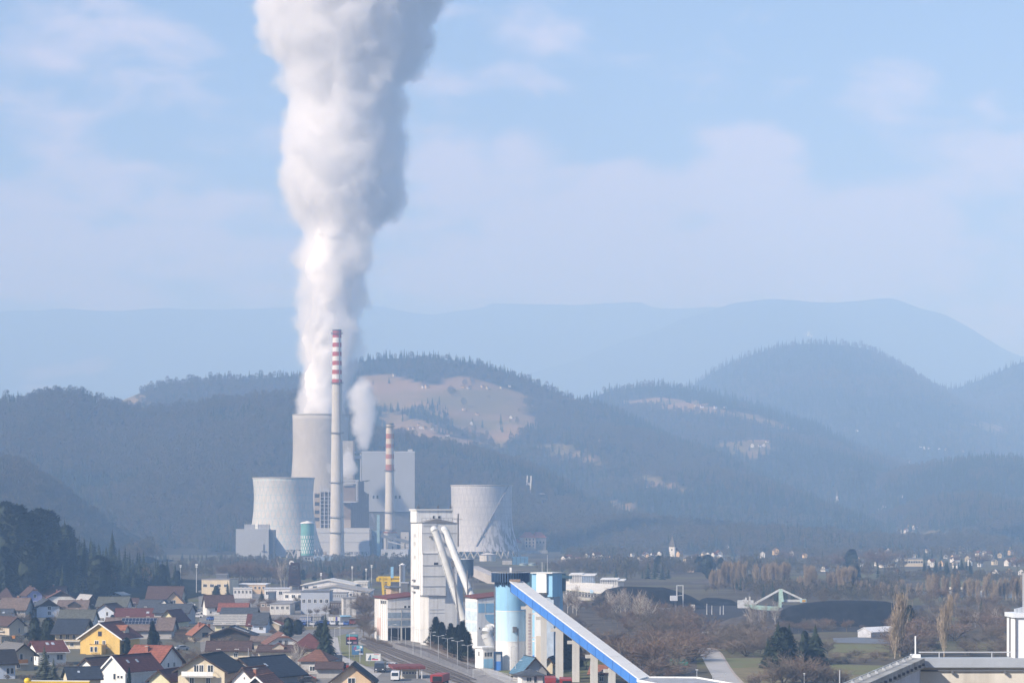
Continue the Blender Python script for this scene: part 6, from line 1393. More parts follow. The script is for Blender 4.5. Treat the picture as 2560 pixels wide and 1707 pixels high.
# near roofs
D = 150; C0 = pt('W6', 1180, 1195, D); zc = C0.z; Nn = pt('W6', 430, 1480, 124); 
root = thing('roof_terrace_building', 'near flat roof with pale parapets meeting in a corner, lower right', 'building', (C0.x, C0.y, 0))
l = Vector((Nn.x-C0.x, Nn.y-C0.y, 0)); l2 = l*1.5; rx = 40.
PAR = mat('parapet_plaster', (.66,.60,.50), .85, .12, .5, streak=.25); CAP = mat('zinc_coping', (.46,.48,.50), .4, .08, .6, metal=.2)
nrm = Vector((l.y, -l.x, 0)).normalized()
nl = -nrm if nrm.x > 0 else nrm                              # outward, away from the terrace
MB().poly([(0,.35,zc-9),(rx,.35,zc-9),(rx,.35,zc-.55),(0,.35,zc-.55)], (0,.5,0)).build('back_parapet', PAR, root)
MB().poly([Vector((0,0,zc-9)),l2+Vector((0,0,zc-9)),l2+Vector((0,0,zc-.55)),Vector((0,0,zc-.55))], nl*.5).build('side_parapet', mat('parapet_plaster_shaded', (.46,.48,.52), .85, .12, .5, streak=.3), root)  # bluish shade of the inner face is put into this plaster colour
MB().poly([(-.3,.1,zc-.55),(rx,.1,zc-.55),(rx,1.15,zc-.55),(-.3,1.15,zc-.55)], (0,0,.55)).build('back_coping', CAP, root)
q1, q2 = -nl*.25, nl*.8
MB().poly([q1+Vector((0,0,zc-.55)),q2+Vector((0,0,zc-.55)),q2+l2+Vector((0,0,zc-.55)),q1+l2+Vector((0,0,zc-.55))], (0,0,.55)).build('side_coping', mat('weathered_coping', (.36,.355,.34), .8, .25, .8, streak=.2), root)
MB().poly([(0,.3,0),(rx,.3,0),(rx,-40,0),(l2.x,l2.y,0)], (0,0,zc-5)).build('roof_deck', GREYR, root)
for i in range(22): p = l2*((i+.6)/22)-nl*.3; MB().box((p.x,p.y,zc-.32), (.16,.16,.16)).build('coping_bolt', GREYD, root)
br = MB()
for i in range(14): p = l2*((i+.4)/14)+nl*.45; br.box((p.x,p.y,zc+.08), (.15,.2,.17))
br.bar((nl*.45)+Vector((0,0,zc+.2)), l2+nl*.45+Vector((0,0,zc+.2)), .035); br.build('coping_bracket_rail', STEELL, root)
hr = MB(); hr.bar((0,.6,zc+.32), (rx,.6,zc+.32), .06)
for i in range(5): hr.bar((i*3.1+1.2,.6,zc), (i*3.1+1.2,.6,zc+.36), .05)
hr.build('handrail', STEELL, root)
MB().bar((-.2,.6,zc+.2), (-.2,.6,pt('W6',0,950,D).z), .07).box((-.2,.6,zc+.1),(.55,.5,.2)).build('lightning_rod', WHITE, root)
lb = MB(); lb.bar((0,.28,zc-.75),(rx,.28,zc-.75),.08)
for i in range(6): lb.box((1.9+i*3.1,.2,zc-.82), (.12,.2,.18))
lb.build('wall_rail', GREYD, root)
X1 = pt('W6', 2255, 0, D).x-C0.x; zk = pt('W6', 0, 735, D).z
kb = thing('stair_head', 'white box shaped stair head standing on the near flat roof', 'roof cabin', (C0.x+X1, C0.y+.2, zc-.02)); hk = zk-zc
MB().bx(0, 16, 0, 2.4, 0, hk).build('wall', WHITE, kb); MB().bx(-.12, 16.2, -.12, 2.5, hk, hk+.26).build('coping', mat('white_metal', (.70,.71,.72), .4), kb)
MB().bar((.05,-.06,0),(.05,-.06,hk),.06).bar((-.06,1.2,0),(-.06,1.2,hk),.08).build('down_pipe', STEEL, kb)
MB().bar((.6,.5,hk+.26),(.6,.5,hk+2.6),.07).build('lightning_rod', STEELL, kb)
gr = MB()
for i in range(7): gr.bar((.5+i*.5,1.0+i*.1,hk+.26+i*.12),(.5+i*.5,1.0+i*.1,hk+.5+i*.12),.16)
gr.bar((.3,1.4,hk+.26),(4.5,1.9,hk+1.15),.3,.4); gr.build('roof_ramp', GREYP, kb)
D = 300; a, b_ = pt('W1', 320, 1458, D), pt('W1', 1020, 1478, D); root = thing('yellow_roof_building', 'roof edge of a near building with a yellow fascia at the bottom left', 'building', (a.x, D, 0)); w = 7.2; zt = a.z-.0
MB().bx(.1, w, -30, -.1, 0, zt-1.0).build('wall', WL['cream'], root); MB().bx(0, w, -.1, 0, zt-1.6, zt-.12).bx(0, .15, -30, -.1, zt-1.6, zt-.12).build('fascia', YEL, root)
MB().bx(0, w, .0, .3, zt-1.6, zt-.12).bx(-.1, w, -.3, .35, zt-.12, zt).build('back_fascia', YEL, root)
root.location.y = D; MB().bar((0,0,zt+.1),(w,0,zt+.05),.12).build('edge_rail', GREYL, root)
MB().lathe([(.01,-.4),(.3,-.3),(.42,0),(.3,.3),(.01,.4)], 14, c=(-.1,0,zt+.05)).build('corner_knob', YEL, root)
# ---------------------------------------------------------------- single trees
M_cyp = mat('cypress_green', (.030,.042,.026), .9, .45, .5)
M_spr2 = mat('spruce_silver', (.085,.10,.075), .9, .4, .5)
M_twb = mat('twigs_brown', (.195,.145,.105), .9, .3, .4); M_twg = mat('twigs_grey', (.165,.142,.115), .9, .3, .4); M_twr = mat('twigs_russet', (.205,.13,.09), .9, .3, .4); M_twp = mat('poplar_twigs', (.37,.29,.20), .9, .3, .4)
M_ptrunk = mat('poplar_bark', (.36,.30,.215), .95, .3, 1.5); M_trunk = mat('grey_bark', (.19,.16,.13), .95, .3, 1.5)
def bare_parts(h, r, seed, habit, ntw=1500):
    k = random.Random(seed); tk = MB(); cr = MB(); tips = []
    def grow(p, d, ln, rad, lev):
        n = 3; q_ = p
        for i in range(n):
            d = (d+Vector((k.uniform(-.12,.12), k.uniform(-.12,.12), .06))).normalized(); p2 = q_+d*ln/n
            tk.tube(q_, p2, rad*(1-.25*i/n), rad*(1-.25*(i+1)/n), 5 if lev < 2 else 3, caps=False); tips.append((p2, d, lev)); q_ = p2
            if lev < 3 and (i > 0 or lev > 0):
                for _ in range(2 if lev < 2 else 1):
                    a = k.random()*6.283; sp = dict(round=.85, poplar=.22, birch=.5, shrub=.9)[habit]*k.uniform(.7, 1.2)
                    s = d.orthogonal().normalized(); s = (Matrix.Rotation(a, 3, d) @ s); nd_ = (d+s*sp*1.2).normalized()
                    if habit == 'poplar': nd_ = (nd_+Vector((0,0,1.0))).normalized()
                    grow(p2, nd_, ln*k.uniform(.5, .72), rad*.55, lev+1)
    if habit == 'shrub':
        for i in range(7):
            a = i/7*6.283+k.random(); grow(Vector((0,0,0)), Vector((math.cos(a)*.55, math.sin(a)*.55, 1)).normalized(), h*.5, h*.014, 1)
    elif habit == 'poplar':
        grow(Vector((0,0,0)), Vector((0,0,1)), h*.55, h*.016, 0)
        for i in range(16):
            a = i*2.4; z = h*(.06+.5*i/16); grow(Vector((0,0,z)), Vector((math.cos(a)*.3, math.sin(a)*.3, 1)).normalized(), h*k.uniform(.28, .42), h*.006, 2)
    else:
        grow(Vector((0,0,0)), Vector((k.uniform(-.05,.05), 0, 1)), h*(.5 if habit == 'round' else .62), h*.02, 0)
        for i in range(7):
            a = i*2.4; z = h*(.28+.3*i/7); grow(Vector((0,0,z*.98)), Vector((math.cos(a)*.8, math.sin(a)*.8, .9)).normalized(), h*k.uniform(.25,.36), h*.009, 1)
    zmax = max(t[0].z for t in tips)
    src = [t for t in tips if t[2] >= 1] or tips
    for i in range(ntw):
        p, d, lev = k.choice(src); p = p+Vector((k.gauss(0,.05), k.gauss(0,.05), k.gauss(0,.05)))*h*.5
        dd = (d+Vector((k.gauss(0,.5), k.gauss(0,.5), k.uniform(-.1,.7)))).normalized() if habit != 'poplar' else (Vector((k.gauss(0,.16), k.gauss(0,.16), 1))).normalized()
        ln = h*k.uniform(.05,.13); w = dd.cross(Vector((k.uniform(-1,1), k.uniform(-1,1), .3))).normalized()*h*k.uniform(.0018,.0042)
        cr.add([p-w, p+w, p+dd*ln], [(0,1,2)])
    f = h/max(zmax+h*.05, .1)
    tk.v = [(x*f*r, y*f*r, z*f) for x, y, z in tk.v]; cr.v = [(x*f*r, y*f*r, z*f) for x, y, z in cr.v]
    return tk, cr
def cypress_mb(h, r, n, seed, shape='cone'):
    k = random.Random(seed); b = MB()
    prof = (lambda t: (1-t)**.62*min(1, .5+t*5)) if shape == 'cone' else (lambda t: math.sqrt(max(0, 1-(2*t-1)**2))*(1.05-.3*t))
    lob = [(k.random()*6.28, k.random(), k.uniform(.78, 1.15)) for _ in range(26)]
    def rad(t, a):
        g = 1.
        for la, lt, lk in lob:
            dx = math.cos(a-la); w = math.exp(-((t-lt)/.09)**2)*max(0, dx)**4; g += (lk-1)*w*3.2
        return r*prof(t)*g
    for i in range(n):
        t = k.random()**1.15; a = k.random()*6.283; R_ = rad(t, a)*k.uniform(.72, 1.06); z = h*t
        p = Vector((math.cos(a)*R_, math.sin(a)*R_, z)); o_ = Vector((math.cos(a), math.sin(a), k.uniform(.2, 1.3))).normalized()
        s = h*k.uniform(.022, .05); w = Vector((-math.sin(a), math.cos(a), k.uniform(-.5,.5)))*s*.5
        b.add([p-w, p+w, p+o_*s*1.2], [(0,1,2)])
    prf = [(max(.02, r*prof(t)*.74), h*t) for t in np.linspace(.02, .96, 12)]; b.lathe(prf, 10)
    return b
PT = {}
def proto(key, h, tk, cr, tm, cm):
    PT[key] = (h, tk, cr, tm, cm, [])
for i in range(3):
    proto(f'round{i}', 12, *bare_parts(12, 1.0, 20+i, 'round', 1900), M_trunk, (M_twb, M_twg, M_twr)[i])
    proto(f'poplar{i}', 20, *bare_parts(20, .95, 40+i, 'poplar', 2200), M_ptrunk, M_twp if i else M_twb)
    proto(f'shrub{i}', 5, *bare_parts(5, 1.5, 60+i, 'shrub', 1700), M_trunk, (M_twb, M_twr, M_twg)[i])
for i in range(2):
    proto(f'birch{i}', 16, *bare_parts(16, .62, 80+i, 'birch', 900), M_birch, M_twr)
for i, (h, r) in enumerate(((20, 3.6), (18, 3.2), (16, 4.2))):
    proto(f'spruce{i}', h, MB().tube((0,0,0),(0,0,h*.9),h*.014,h*.002,6), spruce_mb(h, r, 20, 13, 90+i), M_bark, M_spruce)
proto('bspruce0', 16, MB().tube((0,0,0),(0,0,14),.25,.03,6), spruce_mb(16, 4.4, 26, 17, 95, .32), M_bark, M_spruce); proto('bspruce1', 16, MB().tube((0,0,0),(0,0,14),.25,.03,6), spruce_mb(16, 5.2, 24, 17, 96, .38), M_bark, M_spruce)
proto('silver0', 12, MB().tube((0,0,0),(0,0,11),.16,.03,6), spruce_mb(12, 2.4, 17, 12, 99), M_bark, M_spr2)
for i in range(3): proto(f'cypress{i}', 9, MB().tube((0,0,0),(0,0,4),.14,.06,6), cypress_mb(9, 1.55+.2*i, 2600, 110+i), M_bark, M_cyp)
for i in range(2): proto(f'yew{i}', 10, MB().tube((0,0,0),(0,0,4),.2,.1,6), cypress_mb(10, 3.0+.5*i, 3400, 120+i, 'oval'), M_bark, M_cyp)
def tree(key, label, base, h, group=None, wide=1., name=None, rz=None, cat=None):
    H0, tk, cr, tm, cm, made = PT[key]; s = h/H0
    nm = name or dict(round='bare_tree', poplar='poplar', shrub='bare_shrub', birch='birch', spruce='spruce', bspruce='spruce', silver='spruce', cypress='cypress', yew='conifer')[key.rstrip('0123456789')]
    if nm == 'brush_tree' and key.startswith('shrub'): nm, cat = 'scrub_bush', 'bush'
    rz = rng.random()*6.28 if rz is None else rz
    root = thing(nm, label, cat or nm.replace('_', ' '), base, rz, group); root.scale = (s*wide, s*wide, s)
    if not made:
        a = tk.build('trunk', tm, root, fix=False); b = cr.build('crown', cm, root, fix=False); made += [a.data, b.data]
    else:
        for n_, d in zip(('trunk', 'crown'), made): o = bpy.data.objects.new(n_, d); COL.objects.link(o); o.parent = root
    return root
def T(key, label, fr, x, yb, yt, group=None, wide=1., **kw):
    g = gp(fr, x, yb); h = pt(fr, x, yt, g.y).z; g.z = -.05; return tree(key, label, g, h, group, wide, **kw)
def TH(key, label, fr, x, yb, yt, d0, group=None, wide=1.):
    """tree whose foot stands on a slope"""
    px, py = q(fr, x, yb); g = hit(px, py, d0); h = (py-q(fr, x, yt)[1])/FPX*g.y; g.z -= .3; return tree(key, label, g, h, group, wide)
k = random.Random(5)
GL = 'dark spruces on the knoll at the left edge'
for i, (x, yt) in enumerate(((-40,1150),(-12,1170),(12,1152),(40,1160),(66,1178),(90,1168),(112,1172),(148,1190),(152,1205),(20,1190),(60,1205),(100,1215),(130,1222),(30,1230),(75,1240),(170,1235),(195,1238),(212,1262),(228,1275),(180,1275),(140,1262),(108,1258),(50,1262),(8,1255))):
    g = None; h = k.uniform(17, 24); D = 1330-k.random()*150+(-60 if yt > 1230 else 0); p = pt('F', x, yt, D); z = height(p.x, D); hh = max(9, p.z-z)
    tree(k.choice(('spruce0','spruce1','yew0','yew1')) if i > 6 else k.choice(('yew0','yew1','spruce2')), 'dark spruce in the thick clump on the knoll at the left edge', (p.x, D, z-.3), hh, GL, 1.25, name='spruce', cat='spruce')
wood(RD['knoll'], 5.5, .62, 'dark wood filling the knoll between the big spruces', .85)
T('bspruce0', 'tall lone pointed spruce above the old town, clear of the clump', 'F', 258, 1352, 1215, wide=.75); T('spruce2', 'lower dense spruce touching the foot of the tall lone one', 'F', 268, 1354, 1275)
for i, (x, yt) in enumerate(((286,1308),(300,1302),(322,1300),(338,1296),(352,1304),(372,1296),(388,1302),(402,1292),(408,1310),(312,1312),(364,1312))):
    T(('spruce1','spruce2','yew0')[i % 3], 'dark conifer in the row behind the farthest houses', 'F', x, 1356+k.uniform(-3, 3), yt, 'row of dark conifers behind the farthest houses', name='conifer', cat='conifer')
T('birch0', 'pale bare birch leaning right in front of the dark knoll', 'W1', 878, 430, -10); T('birch1', 'second thinner birch right of the leaning one', 'W1', 1020, 450, 80)
for x, yt in ((190,1290),(215,1285),(240,1300)): T('round1', 'grey bare tree between the knoll and the lone spruce', 'F', x, 1350, yt, 'grey bare trees beside the knoll')
# old town trees
T('yew0', 'dark bushy conifer left of the navy roofed chalet, with a lighter trunk', 'W1', 395, 1050, 735, wide=.95); T('yew1', 'larger dark conifer touching the navy roofed chalet', 'W1', 545, 1070, 740, wide=1.0)
T('cypress1', 'broad dark cone shaped conifer right of the yellow house', 'W1', 1725, 1080, 780, wide=1.25); T('yew0', 'dark green bush at the right corner of the yellow house', 'W1', 1430, 1150, 960)
T('silver0', 'silvery green spruce in front of the white bungalow', 'W1', 500, 1440, 1050, wide=1.7); T('silver0', 'smaller silvery spruce beside the taller silvery one', 'W1', 605, 1460, 1190, wide=1.7)
T('bspruce0', 'big ragged dark conifer in the middle of the old town', 'W2', 1690, 1190, 690, wide=.95); T('yew1', 'dark lower conifer leaning on the big ragged one', 'W2', 1640, 1150, 800, wide=.8); 
T('birch1', 'whitish bare birch in front of the orange red hall', 'W2', 1385, 1340, 985, wide=1.4); T('birch0', 'second whitish birch in front of the orange red hall', 'W2', 1330, 1370, 1030, wide=1.2)
for x, yb, yt, ky in ((1310,890,700,'round0'),(1200,880,680,'round1'),(1380,930,760,'yew1'),(1100,960,850,'round2'),(1010,900,690,'round1'),(1270,960,740,'yew0')): T(ky, 'tree of the dark bushy clump behind the half hipped gable house', 'W2', x, yb, yt, 'bushy clump behind the half hipped house', 1.3, name='bushy_tree', cat='tree')
for x, yb, yt in ((210,1060,930),(250,1250,1060),(280,1280,1100),(90,1280,1150),(20,1330,1200),(430,1400,1200),(500,1340,1210),(1250,1420,1200),(1180,1380,1220),(560,1500,1330),(360,1540,1340),(1450,1480,1380),(1560,1500,1400),(700,1530,1340)):
    T(k.choice(('round0','round1','shrub0','shrub1')), 'leafless garden tree among the roofs of the old town', 'W2', x, yb, yt, 'leafless garden trees among the roofs', 1.1, name='garden_tree', cat='tree')
for x, yb, yt in ((440,560,480),(300,1080,960),(310,1470,1350),(80,1460,1360),(700,1300,1230),(780,1290,1220),(1780,1000,900),(1100,1190,1120),(760,1480,1380),(640,1330,1250),(1050,690,600),(2040,1230,1120),(1900,1100,1000),(2000,1020,930)):
    T(k.choice(('round1','shrub0','shrub2','yew0')), 'small garden bush between the houses at the left', 'W1', x, yb, yt, 'small garden bushes between the left houses', 1.2, name='garden_bush', cat='bush')
for x, yt in ((1460,1300),(870,1380),(905,1390)): T('cypress0', 'little clipped dark cypress by the bottom houses', 'W1', x, 1520, yt, 'clipped cypresses by the bottom houses', .8)
T('spruce1', 'small pointed spruce in front of the cream stub building', 'W2', 585, 520, 320, wide=1.2); T('yew0', 'round dark conifer below the cream stub building', 'W2', 455, 520, 375, wide=1.3); T('spruce2', 'dark spruce behind the slate long house', 'W2', 110, 600, 440)
T('spruce0', 'bluish spruce in front of the grey blue mine hall, left one', 'W2', 1550, 690, 485, wide=1.0); T('spruce1', 'bluish spruce in front of the grey blue mine hall, right one', 'W2', 1625, 690, 470, wide=1.0); T('cypress1', 'dark cone shaped cypress before the ribbed white building', 'W2', 1938, 730, 620, wide=1.3); T('spruce2', 'ragged spruce among the low white sheds', 'W2', 970, 570, 410, wide=1.2)
for x, yb, yt in ((1330,560,440),(1420,640,520),(1480,640,560),(2060,660,430),(2110,700,420),(2160,640,440),(2080,900,680),(2140,800,470),(2190,760,470),(2120,960,720),(2180,990,800),(2010,480,390),(860,620,500),(1250,700,600),(1700,690,590)):
    T(k.choice(('round0','round1','round2')), 'bare tree in the mine yard between sheds and railway', 'W2', x, yb, yt, 'bare trees of the mine yard', 1.2)
for i in range(26):
    x = 540+i*26+k.uniform(-10, 10); T(k.choice(('round0','round1','round2')), 'bare reddish tree in the belt hiding the feet of the power station', 'W2', x, 352+k.uniform(-20, 10), k.uniform(70, 170) if x < 1100 else k.uniform(150, 230), 'bare tree belt at the foot of the power station', 1.25)
for i in range(26):
    x = 1440+i*32+k.uniform(-10, 10); T(k.choice(('round1','round2','yew0')), 'tree in the dark belt below the turbine hall', 'W2', x, 330+k.uniform(-20, 0), k.uniform(180, 260), 'dark tree belt below the turbine hall', 1.3, name='belt_tree', cat='tree')
for x, yt in ((1190,20),(1225,60)): T('birch0', 'tall thin bare tree before the squat white cooling tower', 'W2', x, 420, yt, 'thin bare trees before the squat white cooling tower', 1.1)
# cypress row before the white tower
for i, (x, yb, yt) in enumerate(((1000,1040,800),(1040,1060,732),(1105,1090,790),(1205,1140,805),(1255,1170,850),(1295,1190,822),(1345,1215,790),(1395,1240,900))):
    T(f'cypress{i%3}', 'tall dark cypress in the row in front of the white works tower', 'W3', x, yb, yt, 'row of dark cypresses before the white works tower', 1.5)
for i in range(16):
    x = 980+i*32; T(k.choice(('shrub1','shrub0')), 'low russet shrub at the foot of the cypress row', 'W3', x, 1060+i*13+k.uniform(0, 16), 990+i*13, 'low russet shrubs at the foot of the cypresses', 1.0)
for i in range(14):
    x = 240+i*22; T(k.choice(('shrub0','shrub2')), 'dry shrub on the railway bank by the hall with two gates', 'W3', x, 985+i*7, 930+i*7+k.uniform(-10, 20), 'dry shrubs on the railway bank', 1.0)
T('cypress2', 'dark cypress seen between the conveyor pillars', 'W4', 1045, 1290, 1080, wide=1.0); T('yew1', 'dark green tree behind the third conveyor pillar', 'W4', 895, 1330, 880, wide=.8); T('round2', 'bare tree behind the conveyor pillars', 'W4', 1110, 1330, 1050)
# right plain: poplar screens
GP = 'long rows of bare poplars on the plain'
for x0, x1, n, yb, yt in ((610,760,7,395,200),(760,1005,13,385,105),(1110,1160,2,420,130),(1195,1310,7,380,130),(1310,1505,11,375,120),(1590,1680,5,410,270),(1700,1810,7,420,150),(1830,1930,4,420,300),(1930,2060,7,420,230),(2060,2250,11,440,150),(2250,2352,5,440,330)):
    for i in range(int(n*1.6)): T(f'poplar{k.randrange(3)}', 'bare poplar in the long rows on the plain before the village', 'W5', x0+(x1-x0)*(i+.5)/int(n*1.6)+k.uniform(-5, 5), yb+k.uniform(-2, 30), yt+k.uniform(-25, 25), GP, k.uniform(.75, 1.15))
for x0, x1, n, yb, yt in ((470,620,7,470,330),(720,860,8,480,350),(870,1000,6,470,320),(1030,1200,6,480,360),(1260,1320,3,520,250),(1330,1390,3,540,240),(1430,1500,3,540,260),(1540,1620,5,520,260),(1660,1850,8,520,300),(1900,1960,4,500,240),(1990,2200,9,530,300),(2220,2380,7,540,280)):
    for i in range(int(n*1.5)): T(f'poplar{k.randrange(3)}', 'bare poplar by the pond at the right edge', 'W6', x0+(x1-x0)*(i+.5)/int(n*1.5)+k.uniform(-5, 5), yb+k.uniform(-2, 30), yt+k.uniform(-30, 35), 'bare poplars by the pond at the right', k.uniform(.75, 1.15))
T('poplar1', 'big bare poplar in front of the tent hall', 'W6', 950, 1180, 420, wide=1.1); T('poplar2', 'second big bare poplar left beside the one at the tent hall', 'W6', 890, 1200, 620, wide=1.2); T('poplar2', 'big bare poplar standing free between tent hall and white stair head', 'W6', 1450, 1190, 450, wide=1.15)
T('spruce1', 'slim dark conifer among bare trees left of the stair head', 'W6', 1870, 800, 520, wide=.9); T('birch0', 'bare birch among brush left of the stair head', 'W6', 1800, 850, 640, wide=1.5); T('birch1', 'bare birch beside the slim dark conifer', 'W6', 2040, 850, 600, wide=1.5)
T('yew0', 'dark conifer half behind the big poplars', 'W6', 1060, 930, 600, wide=.8)
for i in range(46):
    x = k.uniform(1050, 2360); yb = k.uniform(800, 1230); T(k.choice(('round0','round2','shrub0','shrub1','round1')), 'bare bush in the russet brush behind the roof terrace', 'W6', x, yb, yb-k.uniform(150, 260), 'russet brush behind the roof terrace', 1.35, name='brush_tree', cat='bush')
for i in range(24):
    x = k.uniform(900, 2350); yb = k.uniform(560, 780); T(k.choice(('round0','round1')), 'bare tree in the grey brush beside the largest coal heap', 'W6', x if x > 1240 or yb < 600 else x+500, yb, yb-k.uniform(110, 190), 'grey brush beside the largest coal heap', 1.3, name='brush_tree', cat='tree')
T('bspruce1', 'dark conifer at the left of the group beside the pale road', 'W5', 1380, 1290, 775, wide=1.2); T('bspruce0', 'dark conifer at the right of the left hand pair beside the pale road', 'W5', 1505, 1280, 800, wide=1.05); T('bspruce0', 'leaning dark conifer at the foot of the left pair', 'W5', 1265, 1310, 950, wide=1.1)
T('bspruce1', 'broad dark conifer right of the pair beside the pale road', 'W5', 1800, 1270, 810, wide=1.2); T('yew0', 'lower dark conifer left of the broad one', 'W5', 1680, 1180, 890, wide=.9)
for x, yb, yt, ky in ((1560,1480,1090,'shrub0'),(1440,1490,1150,'shrub2'),(1680,1490,1150,'shrub1'),(1800,1490,1230,'shrub0'),(1920,1490,1250,'shrub2'),(2040,1490,1280,'shrub1'),(1320,1490,1280,'shrub1'),(1150,1500,1340,'shrub1'),(1080,1500,1380,'shrub0'),(2120,1490,1350,'shrub0')): T(ky, 'big bare shrub in the clump in front of the dark conifers', 'W5', x, yb, yt, 'bare shrubs in front of the dark conifers', 1.0)
for x, yb, yt, ky in ((1080,930,440,'birch0'),(1210,900,560,'birch1'),(1350,880,470,'birch0'),(1130,960,600,'birch1'),(1000,940,760,'round0'),(930,960,780,'round1'),(870,1000,830,'round0'),(1050,1040,850,'round2'),(1180,1100,900,'round1'),(960,1150,930,'round1'),(850,1130,960,'round2'),(1100,1180,980,'round0'),(760,1060,930,'round0'),(700,1050,950,'round1'),(1940,1200,950,'round1'),(2150,900,740,'round2')): T(ky, 'bare tree in the brush between the spoil bank and the road', 'W5', x, yb, yt, 'brush between spoil bank and road', 1.2, name='brush_tree', cat='tree')
for x, yb, yt, ky in ((900,690,380,'birch0'),(960,690,360,'birch1'),(1000,720,420,'birch0'),(1400,700,390,'birch1'),(1450,740,400,'birch0'),(1500,740,380,'birch1'),(1560,760,400,'birch0'),(1620,760,390,'birch1'),(1700,840,420,'birch0'),(1750,860,400,'birch1'),(1790,880,430,'birch0'),(1830,880,470,'birch1')): T(ky, 'tall slim bare tree in front of the clerestory hall and coal heap', 'W4', x, yb, yt, 'tall slim bare trees before the coal heap', 1.5)
for i in range(44):
    f = k.random(); x = 760+f*1500; lo_ = 560+max(0, (x-900))*.0; yb = k.uniform(720, 1000); 
    if (x-255)*.757+345+30 > yb-60: yb = (x-255)*.757+345+k.uniform(-20, 120) if x < 1700 else yb
    T(k.choice(('round0','round1','round2','shrub1')), 'bare tree in the brown brush right of the conveyor', 'W4', x, yb, yb-k.uniform(120, 230), 'brown brush right of the conveyor', 1.4, name='brush_tree', cat='tree')
for x, yb, yt in ((1560,1330,900),(1680,1360,880),(1800,1390,900),(1900,1400,980),(1470,1230,900),(1400,1180,880),(1620,1280,1000),(1990,1440,1120),(1880,1450,1180),(2060,1480,1280),(1300,1110,830),(1980,1200,900),(2080,1260,1000),(2160,1240,960),(2230,1220,900),(2300,1230,960)): T(k.choice(('shrub1','round2','shrub0')), 'large russet willow clump right of the conveyor', 'W4', x, yb, yt, 'russet willow clumps right of the conveyor', 1.5, name='willow_clump', cat='bush')
for i in range(22):
    x = 1160+k.uniform(0, 600); T(k.choice(('spruce0','spruce1','spruce2')), 'dark conifer in the belt before the village at the right', 'W6', x, 240+k.uniform(0, 45), 60+k.uniform(0, 110), 'dark conifers before the right hand village', 1.2, name='conifer', cat='conifer')
for x, yb, yt in ((730,230,60),(600,300,110),(1130,200,80),(2270,330,150),(640,210,90)): T('yew0', 'dark tree standing among the far poplars', 'W5', x, yb, yt, 'dark trees among the far poplars', 1.0, name='conifer', cat='conifer')
for i in range(44):
    x = k.uniform(430, 2350); T(k.choice(('round0','round1','round2','yew0')), 'hazy tree among the far village roofs', 'V4' if i % 2 else 'V5', x*(.8 if i % 2 else 1), (k.uniform(800, 930) if i % 2 else k.uniform(620, 760)), (k.uniform(720, 800) if i % 2 else k.uniform(560, 620)), 'hazy trees among the far village roofs', 1.4, name='village_tree', cat='tree')

# thick winter brush between coal yard, road and fields
def brush(n, fr, poly, lo, hi, keys, label, group, wide=1.4, nm='brush_tree', cat='tree', seed=1):
    k = random.Random(seed); xs = [p[0] for p in poly]; ys = [p[1] for p in poly]; c = 0
    while c < n:
        x, y = k.uniform(min(xs), max(xs)), k.uniform(min(ys), max(ys))
        if not inpoly(np.array([x]), np.array([y]), poly)[0]: continue
        c += 1; T(k.choice(keys), label, fr, x, y, y-k.uniform(lo, hi), group, wide, name=nm, cat=cat)
brush(34, 'W5', [(60,830),(420,800),(560,960),(560,1090),(430,1100),(380,1200),(150,1260),(-60,1200),(-200,950)], 150, 300, ('round0','round1','round2','shrub1'), 'tall brown brush left of the pale road', 'tall brown brush left of the pale road', 1.5, seed=2)
brush(26, 'W5', [(560,960),(1180,930),(1200,1190),(800,1190),(700,1090)], 110, 260, ('round0','round1','shrub2','shrub0'), 'grey brush right of the pale road below the spoil bank', 'grey brush right of the pale road', 1.5, seed=3)
brush(26, 'W6', [(860,900),(1300,860),(1380,1180),(1150,1190),(1000,1190),(830,1120)], 120, 260, ('round0','round2','shrub1','shrub0'), 'russet bush around the big poplars', 'russet bushes around the big poplars', 1.4, 'brush_tree', 'bush', seed=4)
brush(16, 'W6', [(150,1150),(800,1165),(800,1280),(150,1270)], 50, 95, ('shrub0','shrub2'), 'low hedge bush between the two green fields', 'hedge bushes between the green fields', 1.5, 'hedge_bush', 'bush', seed=5)
brush(30, 'W4', [(700,560),(1250,640),(1700,800),(2000,900),(1900,1080),(1500,900),(1100,720),(760,640)], 90, 200, ('round0','round1','round2'), 'dark brush at the foot of the coal heap beside the conveyor', 'brush at the foot of the coal heap', 1.5, seed=6)
brush(20, 'W1', [(0,640),(2050,650),(2000,1000),(0,1000)], 60, 130, ('shrub0','shrub2','round1','yew0'), 'hedge plant in the gardens of the upper old town', 'hedge plants in the upper gardens', 1.3, 'garden_bush', 'bush', seed=7)
brush(34, 'W2', [(0,900),(900,950),(1400,1100),(1500,1479),(0,1479)], 60, 150, ('shrub0','shrub1','round0','round2'), 'leafless bush in the gardens of the lower old town', 'leafless bushes in the lower gardens', 1.3, 'garden_bush', 'bush', seed=8)
brush(24, 'W2', [(900,560),(1400,640),(1500,700),(1750,700),(2220,620),(2200,980),(2080,900),(1900,740),(1420,730),(950,700)], 70, 170, ('round0','round1','round2','shrub0'), 'grey bare tree of the scrub round the mine yard sheds', 'scrub round the mine yard sheds', 1.3, seed=9)

